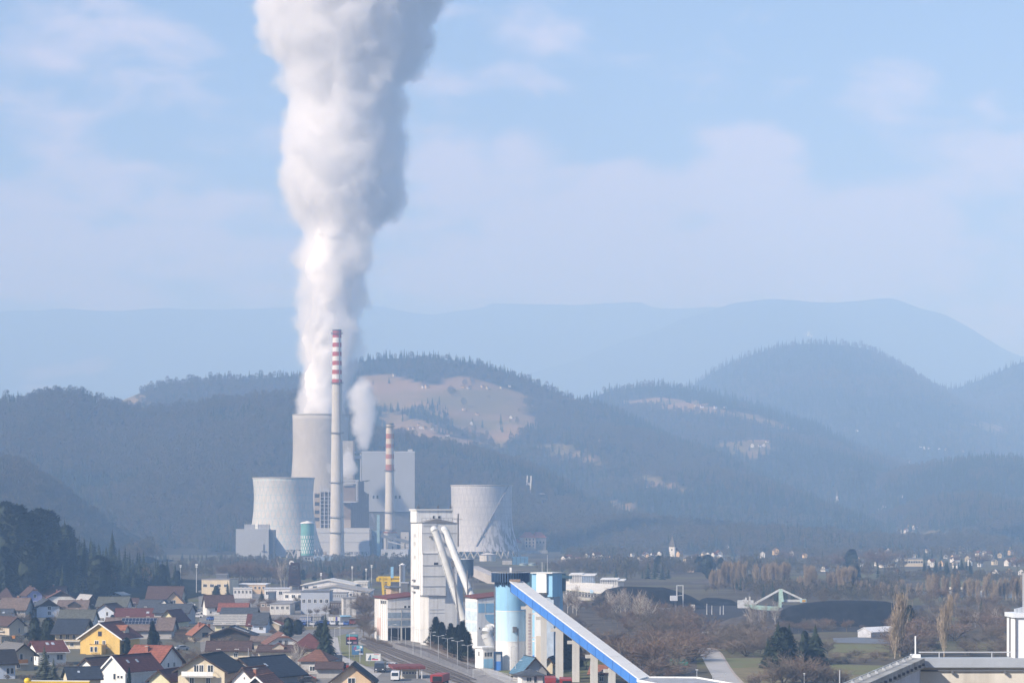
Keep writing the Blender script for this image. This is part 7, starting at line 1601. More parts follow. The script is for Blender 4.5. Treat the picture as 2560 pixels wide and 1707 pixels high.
brush(40, 'W4', [(1300,760),(2340,700),(2340,900),(1900,1000),(1500,900)], 120, 230, ('round0','round1','round2'), 'tall bare tree in the dense belt left of the pale road', 'dense bare belt left of the pale road', 1.2, seed=15)
brush(26, 'W5', [(1330,840),(2350,845),(2350,900),(1330,900)], 50, 130, ('round0','shrub1','shrub2','round1'), 'low brush along the foot of the largest coal heap', 'brush along the foot of the largest coal heap', 1.5, seed=11)
brush(28, 'W5', [(560,420),(2350,420),(2350,480),(560,480)], 70, 170, ('round0','round1','poplar0'), 'brown tree in the belt between coal yard and poplars', 'brown tree belt behind the coal yard', 1.5, seed=12)
brush(28, 'W6', [(650,470),(2352,500),(2352,640),(1250,640),(900,560)], 90, 200, ('round0','round1','poplar1','round2'), 'brown tree in the belt in front of the pond', 'brown tree belt in front of the pond', 1.5, seed=13)
brush(24, 'W1', [(0,680),(2100,690),(2100,1200),(0,1200)], 60, 150, ('round0','round1','shrub1','birch1'), 'bare fruit tree between the houses on the left', 'bare fruit trees between the left houses', 1.2, 'fruit_tree', 'tree', seed=14)

T('yew1', 'dense dark conifer filling the gap inside the left pair beside the pale road', 'W5', 1440, 1290, 850, wide=1.1, name='conifer')
# ---------------------------------------------------------------- ground sheets, roads, railway
ASPH = mat('old_asphalt', (.20,.195,.19), .95, .15, .15); ROADP = mat('pale_road', (.40,.385,.37), .95, .08, .2); BAL = mat('ballast', (.30,.28,.265), .95, .3, .8); FIELD = mat('field_green', (.115,.135,.05), .95, .3, .06, col2=(.15,.125,.06)); DRY = mat('dry_grass', (.21,.175,.09), .95, .3, .12); YARD = mat('yard_gravel', (.24,.225,.205), .95, .25, .1); SOIL = mat('coal_ground', (.018,.018,.021), .95, .45, .06, col2=(.045,.04,.038)); DIRT = mat('dirt_brush', (.095,.078,.06), .95, .35, .08)
def sheet(name, label, fr, poly, z, m):
    pts = [gp(fr, x, y) for x, y in poly]; c = sum(pts, Vector())/len(pts)
    o = MB().add([(p.x-c.x, p.y-c.y, 0) for p in pts], [tuple(range(len(pts)))]).build(name, m, loc=(c.x, c.y, z)); struct(o, label); return o
sheet('ground', 'gravel and gardens under the old town', 'W1', [(-400,560),(2300,560),(2300,1700),(-700,1700)], .02, mat('garden_ground', (.085,.085,.05), .95, .4, .12, col2=(.13,.12,.10)))
sheet('ground', 'gravel yard of the mine', 'W2', [(250,400),(2230,400),(2400,1700),(300,1700)], .05, YARD)
sheet('ground', 'works yard under the white tower', 'W3', [(100,560),(1900,560),(1900,1250),(1500,1300),(300,960)], .08, YARD)
sheet('field', 'green field right of the pale road', 'W5', [(770,1195),(1250,1195),(1350,1310),(860,1330)], .05, FIELD)
sheet('field', 'dry grass strip below the green field', 'W5', [(850,1310),(1400,1290),(1500,1490),(980,1490)], .08, DRY)
sheet('field', 'mown field before the tent hall', 'W6', [(190,1040),(830,1040),(830,1140),(190,1130)], .05, FIELD)
sheet('field', 'dry strip before the tent hall', 'W6', [(180,1140),(830,1145),(830,1200),(180,1180)], .08, DRY)
sheet('field', 'green field in front of the roof terrace', 'W6', [(130,1265),(780,1280),(760,1390),(200,1370)], .05, FIELD)
sheet('field', 'bare yellowish soil by the roof terrace corner', 'W6', [(380,1385),(700,1385),(640,1500),(360,1500)], .08, DRY)
sheet('ground', 'dark bare soil of the coal yard', 'W5', [(-500,600),(900,590),(3000,600),(3200,900),(1900,900),(1200,950),(300,1020),(-500,860)], .02, SOIL)
sheet('ground', 'brown brush ground right of the conveyor', 'W4', [(560,560),(1300,560),(2360,950),(2360,1500),(1850,1500)], .05, DIRT)
sheet('pavement', 'pale concrete apron by the tent hall', 'W6', [(190,970),(470,960),(1100,1010),(1000,1040),(200,1020)], .05, mat('bluish_concrete', (.15,.165,.19), .9, .1, .1))
sheet('field', 'hazy meadow beyond the poplars', 'W6', [(1250,330),(2700,330),(2700,395),(1250,400)], .05, FIELD)
sheet('water', 'still pond behind the poplars', 'W6', [(1040,440),(2700,425),(2700,520),(1400,500),(1040,470)], .04, mat('pond_water', (.10,.13,.16), .08, .05, .02, spec=.6))
pb_ = MB(); a, b_ = gp('W6', 1480, 418), gp('W6', 2700, 438); pb_.bar(a*1.0+Vector((0,0,.6)), b_+Vector((0,0,.6)), 2.0, 1.2); tag(pb_.build('embankment_wall', WHITE), 'thin white embankment line behind the pond', 'wall')
def road(name, label, fr, left, right, z, m):
    n = len(left); pts = [gp(fr, *p) for p in left]+[gp(fr, *p) for p in right]; c = pts[0].copy(); c.z = 0
    o = MB().add([(p.x-c.x, p.y-c.y, 0) for p in pts], [(i,i+1,n+i+1,n+i) for i in range(n-1)]).build(name, m, loc=(c.x, c.y, z)); struct(o, label); return pts
road('road', 'pale winding road right of the conveyor', 'W5', [(380,1075),(460,1105),(490,1150),(530,1210),(570,1290),(620,1380),(680,1480),(720,1560)], [(620,1085),(680,1110),(730,1160),(765,1215),(810,1290),(870,1380),(960,1480),(1040,1560)], .14, ROADP)
road('kerb', 'gravel shoulder of the pale winding road', 'W5', [(620,1086),(680,1111),(730,1161),(765,1216),(810,1291),(870,1381),(960,1481),(1040,1561)], [(660,1086),(706,1108),(755,1158),(788,1213),(834,1288),(898,1378),(994,1478),(1080,1558)], .16, mat('shoulder_gravel', (.42,.36,.31), .95, .2, .5))
sh = road('road', 'curved pale lane beside the railway', 'W2', [(1770,960),(1775,1060),(1790,1140),(1830,1200),(1930,1270),(2080,1350),(2250,1440)], [(1830,965),(1842,1050),(1850,1120),(1880,1170),(1980,1225),(2150,1300),(2330,1370)], .14, ROADP)
sheet('lawn', 'grass triangle between the lane and the railway', 'W2', [(1790,890),(1900,900),(2000,980),(2140,1080),(2290,1150),(2330,1300),(2160,1290),(1990,1215),(1890,1165),(1850,1080)], .11, mat('railway_grass', (.17,.165,.075), .95, .25, .2, col2=(.14,.15,.06)))
sheet('lawn', 'dry grass strip behind the parked cars', 'W2', [(1440,840),(2060,845),(2000,880),(1450,900)], .11, DRY)
sheet('road', 'asphalt parking strip in front of the mine hall', 'W2', [(1380,760),(2080,770),(2060,840),(1420,830)], .10, ASPH)
sheet('road', 'asphalt strip behind the grass triangle', 'W2', [(1430,880),(2000,870),(1960,910),(1800,960),(1480,960)], .13, ASPH)
sheet('road', 'asphalt yard around the red roofed kiosk', 'W3', [(420,1230),(560,1250),(960,1440),(1000,1600),(200,1600),(330,1330)], .11, ASPH)
sheet('ground', 'ballast bed of the railway', 'W3', [(150,960),(330,990),(900,1060),(1560,1330),(2100,1560),(1300,1620),(900,1450),(520,1250),(160,1030)], .12, BAL)
sheet('pavement', 'pale footway along the far side of the railway', 'W3', [(1000,1120),(1100,1170),(1300,1265),(1500,1340),(1560,1345),(1380,1275),(1180,1180),(1040,1112)], .16, ROADP)
sheet('lawn', 'grass at the foot of the blue silo', 'W3', [(1700,1330),(1950,1345),(2000,1400),(1880,1405)], .16, FIELD)
sheet('road', 'pale drive in front of the entrance house', 'W3', [(1540,1320),(1700,1330),(1900,1420),(2050,1500),(1900,1520),(1620,1380)], .15, ROADP)
sheet('lawn', 'lawn behind the conveyor pillars', 'W4', [(840,1330),(1170,1300),(1180,1420),(840,1450)], .14, FIELD)
def track(label, fr, pts_, g=1.0):
    P = [gp(fr, x, y) for x, y in pts_]; root = thing('railway_track', label, 'railway track', (P[0].x, P[0].y, .13), 0, 'railway tracks'); P = [p-P[0] for p in P]
    r = [MB(), MB()]; s = MB()
    for a, b_ in zip(P[:-1], P[1:]):
        d = (b_-a).normalized(); n = Vector((-d.y, d.x, 0)); 
        for i, sg in enumerate((-1, 1)): r[i].bar(a+n*sg*g*.72+Vector((0,0,.22)), b_+n*sg*g*.72+Vector((0,0,.22)), .14, .18)
        L_ = (b_-a).length; m = int(L_/.8)
        for i in range(m): p = a.lerp(b_, (i+.5)/m); s.box((p.x,p.y,.07), (.28, 2.4, .13), math.atan2(d.y, d.x))
    RAIL = mat('rail_steel', (.10,.085,.08), .5, .2, 1, metal=.4)
    for q_ in r: q_.build('rail', RAIL, root)
    s.build('sleepers', mat('sleepers', (.22,.195,.175), .95, .2, 1), root)
track('railway track nearest to the red roofed kiosk', 'U7', [(380,690),(700,850),(960,965),(1200,1060),(1500,1150),(1950,1310),(2300,1420)])
track('main railway track passing behind the kiosk', 'U7', [(250,585),(420,650),(700,760),(1000,880),(1250,975),(1600,1105),(2000,1260),(2352,1400)])
track('second main railway track on the tower side', 'U7', [(250,570),(500,640),(760,715),(1000,800),(1330,925),(1650,1045),(2000,1185),(2352,1330)])
track('siding in front of the cypress row', 'U7', [(1000,660),(1230,720),(1560,790),(1800,890),(2060,1010),(2352,1120)])
def fence(label, fr, pts_, h, n, m, name='fence'):
    P = [gp(fr, x, y) for x, y in pts_]; root = thing(name, label, 'fence', (P[0].x, P[0].y, .1)); P = [p-P[0] for p in P]; po = MB(); rl = MB()
    tot = sum((b_-a).length for a, b_ in zip(P[:-1], P[1:]))
    for a, b_ in zip(P[:-1], P[1:]):
        for z in (.15, h*.55, h-.08): rl.bar(a+Vector((0,0,z)), b_+Vector((0,0,z)), .05)
        kk = max(2, int(n*(b_-a).length/tot))
        for i in range(kk): p = a.lerp(b_, i/kk); rl.bar(p, p+Vector((0,0,h*.95)), .05)
    for i, p in enumerate(P): po.bar(p, p+Vector((0,0,h)), .12)
    rl.build('mesh_panel', m, root); po.build('posts', m, root)
fence('grey mesh fence along the railway, between tracks and footway', 'U7', [(860,640),(1080,690),(1300,810),(1560,910),(1760,1010),(2000,1090),(2352,1250)], 2.0, 90, STEEL)
fence('picket fence at the foot of the cypress row', 'U7', [(1560,800),(1800,870),(2000,960),(2260,1010)], 1.6, 50, mat('grey_brown_pickets', (.26,.20,.16), .9))
fence('light grey fence by the low outbuilding under the silos', 'W4', [(-170,1420),(-40,1390),(120,1440),(250,1470)], 1.8, 40, STEELL)
def lamp(label, fr, x, yb, yt, arms=2, group='lamp posts along the railway footway'):
    g = gp(fr, x, yb); h = max(4, pt(fr, x, yt, g.y).z); root = thing('street_lamp', label, 'street lamp', (g.x, g.y, .1), rng.uniform(-.2, .2), group)
    MB().tube((0,0,0), (0,0,h), .075, .055, 6).build('pole', STEELL, root)
    for s in ((-1, 1) if arms == 2 else (1,)):
        a = MB().bar((0,0,h-.1), (s*.9,0,h+.12), .07).build('arm', STEELL, root); MB().box((s*1.15,0,h+.16), (.7,.22,.1)).build('lamp_head', mat('lamp_glass', (.75,.78,.8), .3), root)
for x, yb, yt in ((1735,935,515),(1902,940,560),(2085,1060,610),(2275,1080,690),(1415,890,400),(1590,760,450)): lamp('two armed grey lamp post along the railway footway', 'U7', x, yb, yt)
for x, yb, yt in ((1890,1395,1072),(1640,1300,1100),(1400,1370,1050)): lamp('slim lamp post in front of the blue silo', 'W3', x, yb, yt, 1, 'slim lamp posts before the blue silo')
lamp('two armed lamp post just left of the blue roofed cottage', 'W3', 1940, 1460, 1232, 2, None); lamp('lamp post standing before the low outbuilding', 'W4', 262, 1395, 1070, 1, None)
for x, yb, yt in ((1855,1260,640),(1960,1250,920),(2080,1250,990),(1795,1180,860),(1700,820,650)): lamp('tall thin lamp post by the curved lane', 'W2', x, yb, yt, 1, 'tall thin lamp posts by the curved lane')
for x, yb, yt in ((870,640,310),(1130,700,350),(1268,850,350),(995,640,360)): lamp('thin catenary like post before the two dark gates', 'U7', x, yb, yt, 1, 'thin posts before the two dark gates')
def mast(label, fr, x, yb, yt, w=.3, head=True, D=None, group=None):
    D = D or gp(fr, x, yb).y; p = pt(fr, x, yt, D); root = thing('mast', label, 'mast', (p.x, D, 0), 0, group)
    MB().tube((0,0,0), (0,0,p.z), w, w*.6, 8).build('pole', STEELL, root)
    if head: MB().box((0,0,p.z), (w*5, w*2, w*3)).box((0,-.1,p.z-w*4), (w*4, w*2, w*2)).build('head', WHITE, root)
mast('pale aerial mast with white panels behind the farthest houses', 'W1', 2222, 460, 140, .26); mast('shorter aerial mast beside the pale one', 'W1', 2042, 430, 150, .2)
for x, yt in ((1640,240),(1992,165),(2150,190),(2212,150)): mast('tall grey floodlight mast in the mine yard', 'W2', x, 420, yt, .2, True, None, 'floodlight masts in the mine yard')
mast('thin white pole in the middle of the old town', 'W2', 420, 1170, 1000, .12, False); mast('thin pole on the grey gable house side', 'W2', 818, 1300, 1080, .1, False)
for x, yb, yt in ((1488,840,560),(1552,850,630),(1718,760,600),(1630,760,650)): mast('thin flag pole in front of the grey blue mine hall', 'W2', x, yb, yt, .12, False, None, 'flag poles before the mine hall')
for x, yt in ((575,580),(632,600),(726,610),(762,600)): mast('thin pale post on the low coal heap', 'W5', x, 705, yt, .2, False, None, 'pale posts on the low coal heap')
mast('concrete pole at the right of the shrubs near the roof terrace', 'W6', 268, 1520, 1328, .16, False); mast('thin lamp mast above the bare shrubs', 'W5', 1676, 1500, 1370, .08, True); mast('slim mast left of the bank by the clerestory hall', 'W4', 612, 560, 110, .25, False, 1300); mast('slim mast behind the silo head house', 'W4', 672, 560, 30, .22, False, 1400)
# banners
for i, (x, c) in enumerate(((1722,'white'),(1750,'white'),(1778,'lemon'),(1802,'lav'),(1826,'white'))):
    g = gp('W2', x, 800); root = thing('banner', ('narrow white banner leftmost by the parked cars','second narrow white banner by the parked cars','narrow pale yellow banner by the parked cars','broad violet blue banner by the parked cars','narrow white banner right of the violet blue one')[i], 'banner', (g.x, g.y, 0)); h = pt('W2', x, 728, g.y).z; w = 1.5 if i == 3 else .9
    MB().tube((0,0,0),(0,0,h),.07,.05,6).build('pole', STEELL, root); MB().poly([(.08,0,h*.35),(w,.1,h*.35),(w,.1,h-.1),(.08,0,h)], (0,.03,0)).build('cloth', mat('violet_cloth', (.12,.10,.42), .8) if i == 3 else WL[c], root)
# billboards
def billboard(label, fr, x0, y0, x1, y1, yb, parts, turn=0):
    D = gp(fr, (x0+x1)/2, yb).y; a, b_ = pt(fr, x0, y1, D), pt(fr, x1, y0, D); w, h = b_.x-a.x, b_.z-a.z
    root = thing('billboard', label, 'billboard', ((a.x+b_.x)/2, D, 0), R(-turn)); P = lambda f, g_: (-w/2+w*f, a.z+h*g_)
    MB().bx(-w/2-.12, w/2+.12, 0, .25, a.z-.12, b_.z+.12).build('board', GREYD, root)
    for nm, m, pl in parts: MB().poly([(P(f, g_)[0], -.02, P(f, g_)[1]) for f, g_ in pl], (0,.018,0)).build(nm, m, root)
    lg = [MB().bar((s*w*.3,.12,0), (s*w*.3,.12,a.z), .2).build('leg', STEEL, root) for s in (-1, 1)]
    return root
rr = lambda a, b_, c, d: [(a,b_),(c,b_),(c,d),(a,d)]
pm_ = lambda n, c: mat('poster_'+n, c, .6, .08, 1.5)
def off(root):                                          # posters layered a little proud of each other
    for i, c in enumerate([c for c in root.children if c.name.startswith('poster')]): c.location.y = -.006*i
off(billboard('dark billboard with a red car like shape under a blue green rim, top one', 'U7', 40, 478, 255, 665, 720, (('poster', pm_('navy',(.03,.03,.07)), rr(0,0,1,1)), ('poster', pm_('teal',(.10,.28,.34)), rr(0,.80,1,1)), ('poster', pm_('red',(.45,.05,.06)), [(.12,.5),(.85,.5),(.9,.62),(.7,.76),(.3,.76),(.1,.64)]), ('poster', pm_('dark2',(.02,.02,.03)), rr(.1,.36,.88,.5)), ('poster', pm_('white',(.7,.7,.75)), rr(.08,.2,.46,.27)), ('poster', pm_('white',(.7,.7,.75)), rr(.14,.12,.42,.17)), ('poster', pm_('plum',(.25,.15,.2)), rr(.6,.08,.9,.3)))))
off(billboard('blue billboard with a purple patch and a white disc, middle one', 'U7', 147, 682, 350, 848, 925, (('poster', pm_('blue',(.06,.16,.30)), rr(0,0,1,1)), ('poster', pm_('cyan',(.12,.40,.50)), rr(.2,.68,.95,1)), ('poster', pm_('purple',(.26,.10,.22)), [(.1,.62),(.3,.95),(.42,.9),(.4,.6),(.2,.5)]), ('poster', pm_('grey',(.5,.52,.55)), [(.3,.38),(.78,.48),(.78,.64),(.3,.52)]), ('poster', pm_('white',(.7,.7,.75)), [(.82+.11*math.cos(t), .84+.13*math.sin(t)) for t in np.linspace(0, 5.8, 12)]), ('poster', pm_('white',(.7,.7,.75)), rr(.62,.03,.98,.12)), ('poster', pm_('navy',(.03,.03,.07)), rr(.62,.2,.95,.4)))))
off(billboard('white billboard with a blue figure shape and a pink red bar, nearest one', 'U7', 405, 828, 672, 962, 1030, (('poster', pm_('white2',(.72,.72,.70)), rr(0,0,1,1)), ('poster', pm_('steelblue',(.10,.17,.25)), [(.1,.1),(.36,.05),(.36,.78),(.3,.85),(.22,.6)]), ('poster', pm_('pale',(.55,.66,.66)), rr(.42,.3,.8,.8)), ('poster', pm_('pink',(.55,.07,.16)), rr(.4,.1,.82,.27)), ('poster', pm_('pink2',(.60,.35,.38)), rr(.55,.82,.9,.95)), ('poster', pm_('dark2',(.02,.02,.03)), rr(.42,.3,.6,.38)))))
# kiosk with red roof, red roof shelter, vehicles
g = gp('U7', 1180, 1290); D = g.y; u = mpp(D, 'U7'); root = thing('kiosk', 'station kiosk with a wide dark red roof beside the tracks', 'kiosk', (g.x, D, .1), R(8)); Zk = lambda y: pt('U7', 0, y, D).z
kw, kd = 400*u, 5.5; MB().bx(-kw/2, kw/2, 0, kd, 0, Zk(1110)).build('wall', WL['cream'], root); RK = rib_mat('red_sheet_roof', (.19,.055,.05), 1.2, .8, 0)
MB().bx(-kw*.75, kw*.75, -2.2, kd+3.5, Zk(1115), Zk(1062)).build('roof', RK, root)
for i in range(5): window(root, (-kw*.2+i*kw*.14, 0, .9), 0, kw*.12, Zk(1140)-1.2, mull=1)
for s in (-1, -.55, .6, .95): MB().bar((s*kw*.62,-1.8,0), (s*kw*.62,-1.8,Zk(1115)), .18).build('post', WHITE, root)
g = gp('W2', 2015, 850); root = thing('bus_shelter', 'small red shelter beyond the grass by the mine yard', 'shelter', (g.x, g.y, .1)); u = mpp(g.y, 'W2'); MB().bx(-55*u, 55*u, 0, 3, 1.2, 2.8).build('panel', RK, root); MB().bx(-60*u, 60*u, -.6, 3.2, 2.8, 3.0).build('roof', GREYD, root)
for s in (-1, 1): MB().bar((s*50*u,0,0),(s*50*u,0,1.2),.15).build('post', STEEL, root)
TYRE = mat('tyre', (.02,.02,.02), .9); 
CARM = {n: mat('car_'+n, c, .3, .05, 1, spec=.5) for n, c in dict(white=(.75,.75,.75), silver=(.45,.46,.48), blue=(.05,.10,.30), dark=(.04,.045,.055), red=(.42,.03,.03), grey=(.18,.19,.20)).items()}
CARP = {}
def car(label, loc, rz, col, group=None, s=1.):
    root = thing('parked_car', label, 'car', loc, rz, group); root.scale = (s,)*3
    if col not in CARP:
        P = [(-2.1,.3),(-2.1,.75),(-1.9,.92),(-1.35,.98),(-.75,1.42),(.75,1.45),(1.45,1.0),(2.05,.9),(2.1,.3)]
        b = MB().poly([(x,-.85,z) for x, z in P], (0,1.7,0)).build('body', CARM[col], root)
        gl = MB()
        for y in (-.87, .83): gl.poly([(-1.15,y,1.0),(-.68,y,1.36),(.7,y,1.38),(1.2,y,1.0)], (0,.04,0))
        gl.poly([(-1.33,-.7,1.02),(-.79,-.65,1.4),(-.79,.65,1.4),(-1.33,.7,1.02)], (-.03,0,.03)).poly([(1.43,-.7,1.03),(.79,-.65,1.43),(.79,.65,1.43),(1.43,.7,1.03)], (.03,0,.03)); w = gl.build('windows', GLASS, root)
        ws = [MB().tube((x,y-.1,.32), (x,y+.1,.32), .32, n=12).build('wheel', TYRE, root) for x in (-1.3, 1.3) for y in (-.82, .82)]
        CARP[col] = [(o.name.split('.')[0], o.data) for o in (b, w, *ws)]
    else:
        for n_, d in CARP[col]: o = bpy.data.objects.new(n_, d); COL.objects.link(o); o.parent = root
k = random.Random(12)
for i in range(16):
    x = 1400+i*40; g = gp('W2', x+k.uniform(-8, 8), 822+k.uniform(-6, 12)); car('car in the row parked in front of the mine hall', (g.x, g.y, .12), R(90)+k.uniform(-.2, .2), k.choice(('white','silver','blue','dark','grey','blue')), 'cars parked in front of the mine hall')
for i, (x, y, c) in enumerate(((180,640,'dark'),(215,690,'silver'),(185,720,'grey'),(160,610,'white'),(250,700,'silver'),(390,770,'blue'),(240,740,'white'),(60,1110,'silver'))): g = gp('W2', x, y); car('car parked in the lane left of the plum brown roof', (g.x, g.y, .06), k.uniform(0, 3), c, 'cars in the lane of the old town')
g = gp('U7', 890, 1115); car('small white car behind the kiosk by the tracks', (g.x, g.y, .13), R(165), 'white'); g = gp('U7', 800, 1120); car('pale lilac grey car left of the small white one', (g.x, g.y, .13), R(100), 'silver'); g = gp('W1', 330, 965); car('dark car under the conifers left of the navy roofed chalet', (g.x, g.y, .06), R(20), 'dark', None, 1.1)
g = gp('U8', 870, 1540); car('dark red car among shrubs at the bottom edge', (g.x, g.y, .1), R(10), 'red'); g = gp('W2', 1490, 1480); car('dark car half hidden at the bottom by the black roof', (g.x, g.y, .1), R(15), 'dark')
def van(label, fr, x0, x1, yt, yb, col, name='van', rz=0, L=5.5):
    g = gp(fr, (x0+x1)/2, yb); u = mpp(g.y, fr); w = max(1.8, (x1-x0)*u); h = pt(fr, 0, yt, g.y).z; root = thing(name, label, name.replace('_', ' '), (g.x, g.y, .13), rz)
    MB().poly([(-w/2,0,.35),(-w/2,0,h*.55),(-w/2,.5,h*.93),(-w/2,.9,h),(-w/2,L,h),(-w/2,L,.35)], (w,0,0)).build('body', col, root)
    MB().poly([(-w*.42,-.03,h*.55),(w*.42,-.03,h*.55),(w*.4,.44,h*.9),(-w*.4,.44,h*.9)], (0,-.02,.02)).build('windscreen', GLASS, root)
    for y in (1, L-1.2):
        for s in (-1, 1): MB().tube((s*w*.5-s*.12,y,.38),(s*w*.5+s*.02,y,.38),.38,n=12).build('wheel', TYRE, root)
    for s in (-1, 1): MB().bx(s*w*.33-.16, s*w*.33+.16, -.03, .02, h*.3, h*.4).build('headlight', mat('lamp_glass', (.75,.78,.8), .3), root)
van('white van parked left of the kiosk', 'U7', 862, 1005, 1175, 1345, CARM['white']); van('dark bus like vehicle standing in the hedge left of the white van', 'U7', 555, 745, 1015, 1190, CARM['dark'], 'bus', 0, 9)
M_rt = mat('trailer_red', (.30,.04,.04), .5, .08, .5)
def truck(label, fr, x0, x1, yt, yb, inner, rz=0):
    g = gp(fr, (x0+x1)/2, yb); u = mpp(g.y, fr); w = (x1-x0)*u; h = pt(fr, 0, yt, g.y).z; root = thing('truck', label, 'truck', (g.x, g.y, .13), rz); L = 8
    MB().bx(-w/2, w/2, 0, L, .9, h).build('box_body', M_rt, root); MB().bx(-w*.30, w*.46, -.05, 0, 1.0, h-.35).build('rear_panel', inner, root); MB().bx(-w*.4, w*.4, .3, L, .5, .9).build('chassis', TYRE, root)
    for y in (.9, 2.1, L-1): 
        for s in (-1, 1): MB().tube((s*w*.4-.15,y,.45),(s*w*.4+.15,y,.45),.45,n=12).build('wheel', TYRE, root)
truck('red box truck with a dark rear by the tracks at the bottom edge', 'U7', 1580, 1810, 1228, 1440, DARK, R(-10)); truck('bright red and white truck left of the conveyor pillar at the bottom', 'W4', 645, 770, 1425, 1530, M_rt); truck('dark red box truck right of the conveyor pillar at the bottom', 'W4', 815, 950, 1440, 1545, DARK)
for i, (x, y0, y1) in enumerate(((1885,1245,1350),(1925,1250,1330))): D = gp('W2', x, 1390).y; p = pt('W2', x, y0, D); root = thing('totem_sign', ('red and white upright sign column beside the lane','smaller dark red sign column behind the red and white one')[i], 'sign', (p.x, D, .1)); MB().bx(-.8+.2*i, .8-.2*i, 0, .5, .2, p.z*.8).build('red_panel', M_rt, root); MB().bx(-.8+.2*i, .8-.2*i, 0, .5, p.z*.8, p.z).build('top_panel', WHITE if i == 0 else GREYD, root)
for i, (y, l) in enumerate(((1262,'upper green tarpaulin covered stack on the grass by the road'),(1300,'lower green tarpaulin covered stack on the grass by the road'))):
    g = gp('W5', 250+i*10, y); u = mpp(g.y, 'W5'); root = thing('covered_stack', l, 'stack', (g.x, g.y, .05)); w = 200*u
    MB().tube((-w/2,0,.6),(w/2,0,.6),.75,n=12).build('tarpaulin', mat('green_tarp', (.03,.16,.12), .6, .2, .5), root); MB().bx(-w/2, w/2, -.7, .7, 0, .4).build('timber', BRICK, root)
g = gp('W5', 470, 945); root = thing('barge_shed', 'low white roofed shed with white rails by the spoil bank', 'shed', (g.x, g.y, 0)); u = mpp(g.y, 'W5'); Zs = lambda y: pt('W5', 0, y, g.y).z
MB().bx(-170*u, 130*u, 0, 6, Zs(925), Zs(905)).build('roof', WHITE, root); MB().bx(-160*u, 120*u, .4, 5.5, 0, Zs(925)).build('wall', GREYP, root)
rl = MB()
for i in range(7): rl.bar((80*u+i*18*u,-1,0),(80*u+i*18*u,-1,Zs(930)),.12)
for z in (.2, .6, 1): rl.bar((80*u,-1,Zs(930)*z),(195*u,-1,Zs(930)*z),.12)
rl.build('railing', WHITE, root)
g = gp('W5', 415, 655); root = thing('signboard', 'white upright board on the dark coal yard', 'board', (g.x, g.y, 0)); h = pt('W5', 415, 590, g.y).z; MB().bx(-.9, .9, 0, .2, h-4.5, h).build('panel', WHITE, root); MB().bar((0,.1,0),(0,.1,h-4.5),.3).build('post', STEEL, root)
g = gp('W3', 1962, 1350); root = thing('person', 'person in a yellow green jacket by the silo lamp post', 'person', (g.x, g.y, .15)); 
def body():
    b = MB(); b.tube((-.1,0,0),(-.1,0,.8),.07,.1,8).tube((.1,0,0),(.1,0,.8),.07,.1,8).lathe([(.16,.78),(.2,1.0),(.22,1.35),(.12,1.5),(.06,1.53),(.06,1.6),(.1,1.65),(.11,1.75),(.06,1.84),(.01,1.85)], 12).tube((-.24,0,1.38),(-.3,.02,.85),.06,.045,8).tube((.24,0,1.38),(.3,.02,.85),.06,.045,8)
    return b
body().build('body', mat('dark_trousers', (.05,.05,.07), .9), root); MB().lathe([(.19,.75),(.235,1.0),(.25,1.36),(.15,1.5)], 12).build('jacket', mat('yellow_green_jacket', (.55,.65,.10), .8), root)
# garden walls
a, b_ = gp('W1', 10, 1035), gp('W1', 275, 1025); root = thing('garden_wall', 'patterned cream garden wall at the left edge', 'wall', a); MB().bar((0,0,1.1), (b_-a)+Vector((0,0,1.1)), .3, 2.2).build('wall', mat('speckled_wall', (.46,.40,.30), .9, .5, 3), root); MB().box(((b_-a)*.55+Vector((0,-.3,1.9))), (1.0,.7,.9)).build('orange_planter', WOODO, root)
# ---------------------------------------------------------------- far houses
FW = [WL['white'], WL['white'], WL['cream'], WL['white'], WL['peach']]; FRf = [RF['brown'], RF['grey'], RF['grey'], RF['rust'], RF['tan']]
FH = {}
def farhouse(loc, s, i, label, group, rz):
    kk = i % 5; root = thing('far_house', label, 'house', loc, rz, group); root.scale = (s*.52,)*3
    if kk not in FH:
        w = MB().add([(-4,-5,-2),(4,-5,-2),(4,5,-2),(-4,5,-2),(-4,-5,5),(4,-5,5),(4,5,5),(-4,5,5),(0,-5,8.4),(0,5,8.4)], [(0,1,5,8,4),(2,3,7,9,6),(1,2,6,5),(3,0,4,7)]); r = MB()
        for sg in (-1, 1): r.poly([(0,-5.6,8.5),(sg*4.8,-5.6,4.4),(sg*4.8,5.6,4.4),(0,5.6,8.5)], (0,0,.25))
        wi = MB()
        for x in (-2, 1.6):
            for z in (1, 3.6): wi.bx(x-.5, x+.5, -5.05, -5, z, z+1.3)
        a, b_, c = w.build('wall', FW[kk], root), r.build('roof', FRf[kk], root), wi.build('window', GLASS, root); FH[kk] = (a.data, b_.data, c.data)
    else:
        for n_, d in zip(('wall','roof','window'), FH[kk]): o = bpy.data.objects.new(n_, d); COL.objects.link(o); o.parent = root
k = random.Random(77); cnt = 0
def sprinkle(fr, spots, label, group, d0, s=1.):
    global cnt
    for x, y in spots:
        px, py = q(fr, x, y); p = hit(px, py, d0)
        if p.y > 11500: continue
        cnt += 1; farhouse(p, s*k.uniform(.8, 1.25), k.randrange(5), label, group, k.uniform(-1.4, .6))
sprinkle('U4', [(340,296),(535,356),(560,362),(800,375),(840,375),(935,350),(970,360),(1060,366),(1120,360)], 'tiny white farmhouse high on the pale meadow hill', 'farmhouses on the meadow hill', 3600, 1.0)
sprinkle('U4', [(810,530),(900,545),(860,610),(1130,575)], 'tiny farmhouse halfway down the pale meadow hill', 'farmhouses on the lower meadow', 3600)
sprinkle('U4', [(440,640),(470,642),(505,615),(520,640),(545,645),(595,640),(700,680)], 'tiny house in the red roofed hamlet above the short chimney', 'hamlet above the short chimney', 3300)
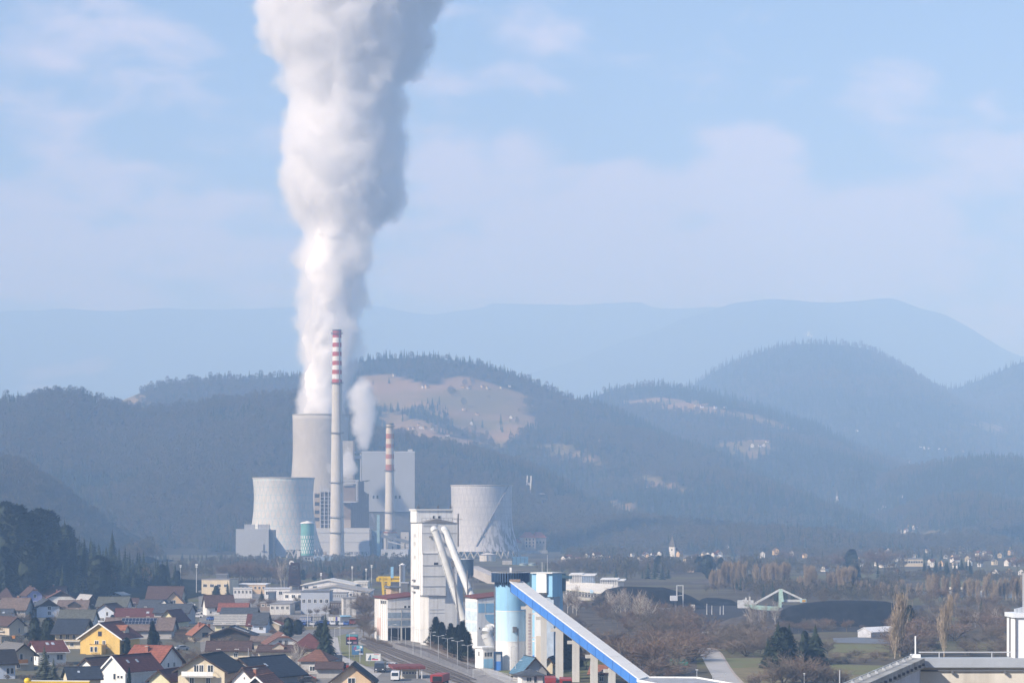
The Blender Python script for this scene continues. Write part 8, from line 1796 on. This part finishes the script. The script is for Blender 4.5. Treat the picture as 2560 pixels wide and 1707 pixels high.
sprinkle('U4', [(1730,720),(2040,1032)], 'tiny lone house on the wooded hillside', 'lone houses on the wooded hillside', 3000, .8)
sprinkle('U5', [(520,690),(555,700),(628,698),(680,702)], 'tiny white house beside the reddish field strip', 'houses by the reddish field strip', 4700, 1.2)
sprinkle('U5', [(830,908),(870,910),(890,912),(910,890)], 'tiny house in the clearing on the hazy hill', 'houses in the hazy clearing', 4500, 1.2)
sprinkle('U5', [(1745,915),(1770,925),(1790,930),(1845,930),(1880,935),(1560,985),(1690,998),(1400,842),(1980,945)], 'tiny house on the far hazy terrace at the right', 'houses on the far hazy terrace', 4500, 1.3)
sprinkle('U5', [(1525,1258),(1550,1240),(1640,1182)], 'tiny white house in the woods above the right hand village', 'houses in the woods above the village', 3000, 1.2)
sprinkle('V5', [(1385,455),(1440,465),(1490,415),(1530,440),(1465,458)], 'white house on the knoll above the right hand village', 'houses on the knoll above the village', 2200, 1.1)
sprinkle('V5', [(k.uniform(930, 2300), k.uniform(548, 720)) for _ in range(90)], 'small pale house in the far village at the right', 'houses of the far right hand village', 1500, .85)
sprinkle('V5', [(1390,780),(1890,795),(2240,775),(2330,775),(1850,725),(2140,775)], 'small pale house among the far poplars', 'houses among the far poplars', 1200, .9)
sprinkle('V5', [(380,640),(600,625),(480,620),(120,580),(60,730),(20,640),(700,640),(850,750)], 'small house behind the left poplar rows', 'houses behind the left poplar rows', 1400, .9)
sprinkle('V4', [(k.uniform(420, 2000), k.uniform(735, 850)) for _ in range(60)], 'small pale house in the far village below the church', 'houses of the village below the church', 1600, .75)
sprinkle('V4', [(750,770),(870,812),(1640,800),(1670,900),(1740,800),(440,800),(1230,760)], 'larger hazy house of the village near the church', 'larger village houses near the church', 1500, 1.1)
def church(label, fr, x, yb, ytow, ysp, d0, w):
    px, py = q(fr, x, yb); g = hit(px, py, d0); D = g.y; s = FR[fr][2]/FPX*D; ht, hs = (yb-ytow)*s, (yb-ysp)*s; w = w*s
    root = thing('church', label, 'church', g, R(-15)); MB().bx(-w/2, w/2, -w/2, w/2, -2, ht).build('tower', WL['white'], root)
    MB().add([(-w*.56,-w*.56,ht),(w*.56,-w*.56,ht),(w*.56,w*.56,ht),(-w*.56,w*.56,ht),(0,0,hs)], [(0,1,4),(1,2,4),(2,3,4),(3,0,4),(3,2,1,0)]).build('spire', RF['grey'], root)
    MB().bx(-w*.6, w*.6, w/2, w*2.6, -2, ht*.55).build('nave', WL['cream'], root); MB().poly([(-w*.75,w/2,ht*.53),(w*.75,w/2,ht*.53),(0,w/2,ht*.95)], (0,w*2.2,0)).build('nave_roof', RF['maroon'], root)
    window(root, (0,-w/2,ht*.5), 0, w*.25, ht*.25, mull=0)
church('white church with a pointed grey spire in the far village', 'V4', 1493, 738, 660, 545, 1800, 56); church('distant slim white church spire in the woods at the right', 'U5', 1290, 1215, 1185, 1150, 3000, 10)
px, py = q('U5', 1135, 325); g = hit(px, py, 5000); s = .4593/FPX*g.y; root = thing('castle', 'tiny pale castle with a tower on top of the hazy hill', 'castle', g); SW = WL['cream']
MB().bx(-40*s, 22*s, 0, 14, -12, 14*s).build('palace', SW, root); MB().bx(-8*s, 8*s, -4, 10, -12, 34*s).build('tower', WL['lemon'], root); MB().bx(-100*s, -84*s, 0, 10, -12, 20*s).build('gate_tower', SW, root)
MB().add([(-42*s,-1,14*s),(24*s,-1,14*s),(24*s,15,14*s),(-42*s,15,14*s),(-30*s,7,22*s),(12*s,7,22*s)], [(0,1,5,4),(2,3,4,5),(1,2,5),(3,0,4)]).build('roof', RF['rust'], root)
a, b_ = pt('V5', 36, 635, 2000), pt('V5', 84, 678, 2000); root = thing('tank', 'pale cream round tank left of the first poplar row', 'tank', ((a.x+b_.x)/2, 2000, 0)); r_ = (b_.x-a.x)/2
MB().lathe([(r_,0),(r_,a.z)], 32).build('shell', WL['cream'], root, smooth=True); MB().lathe([(r_*1.03,a.z),(.05,a.z+1.5)], 32).build('roof', WHITE, root)
for i, (x0, x1, y0, y1, l) in enumerate(((1295,1390,662,715,'long pale apartment row before the dark conifers, left part'),(1440,1590,655,710,'long pale apartment row before the dark conifers, right part'),(955,1050,690,712,'low bright white hall at the left of the far village'),(600,870,240,0,''),)):
    if not l: continue
    px, py = q('V5', 0, y1); D = min(2600, gdepth(py)); r_, w_, h_, d_ = boxb('apartment_row', l, 'building', 'V5', x0, x1, y0, D, 14, WL['cream'] if i < 2 else WHITE)
    MB().bx(-w_/2-.3, w_/2+.3, -.3, d_, h_, h_+.6).build('roof', GREYR, r_)
    for j in range(8): window(r_, (-w_/2+w_*(j+.5)/8, 0, h_*.45), 0, 1.8, 1.8, mull=0)
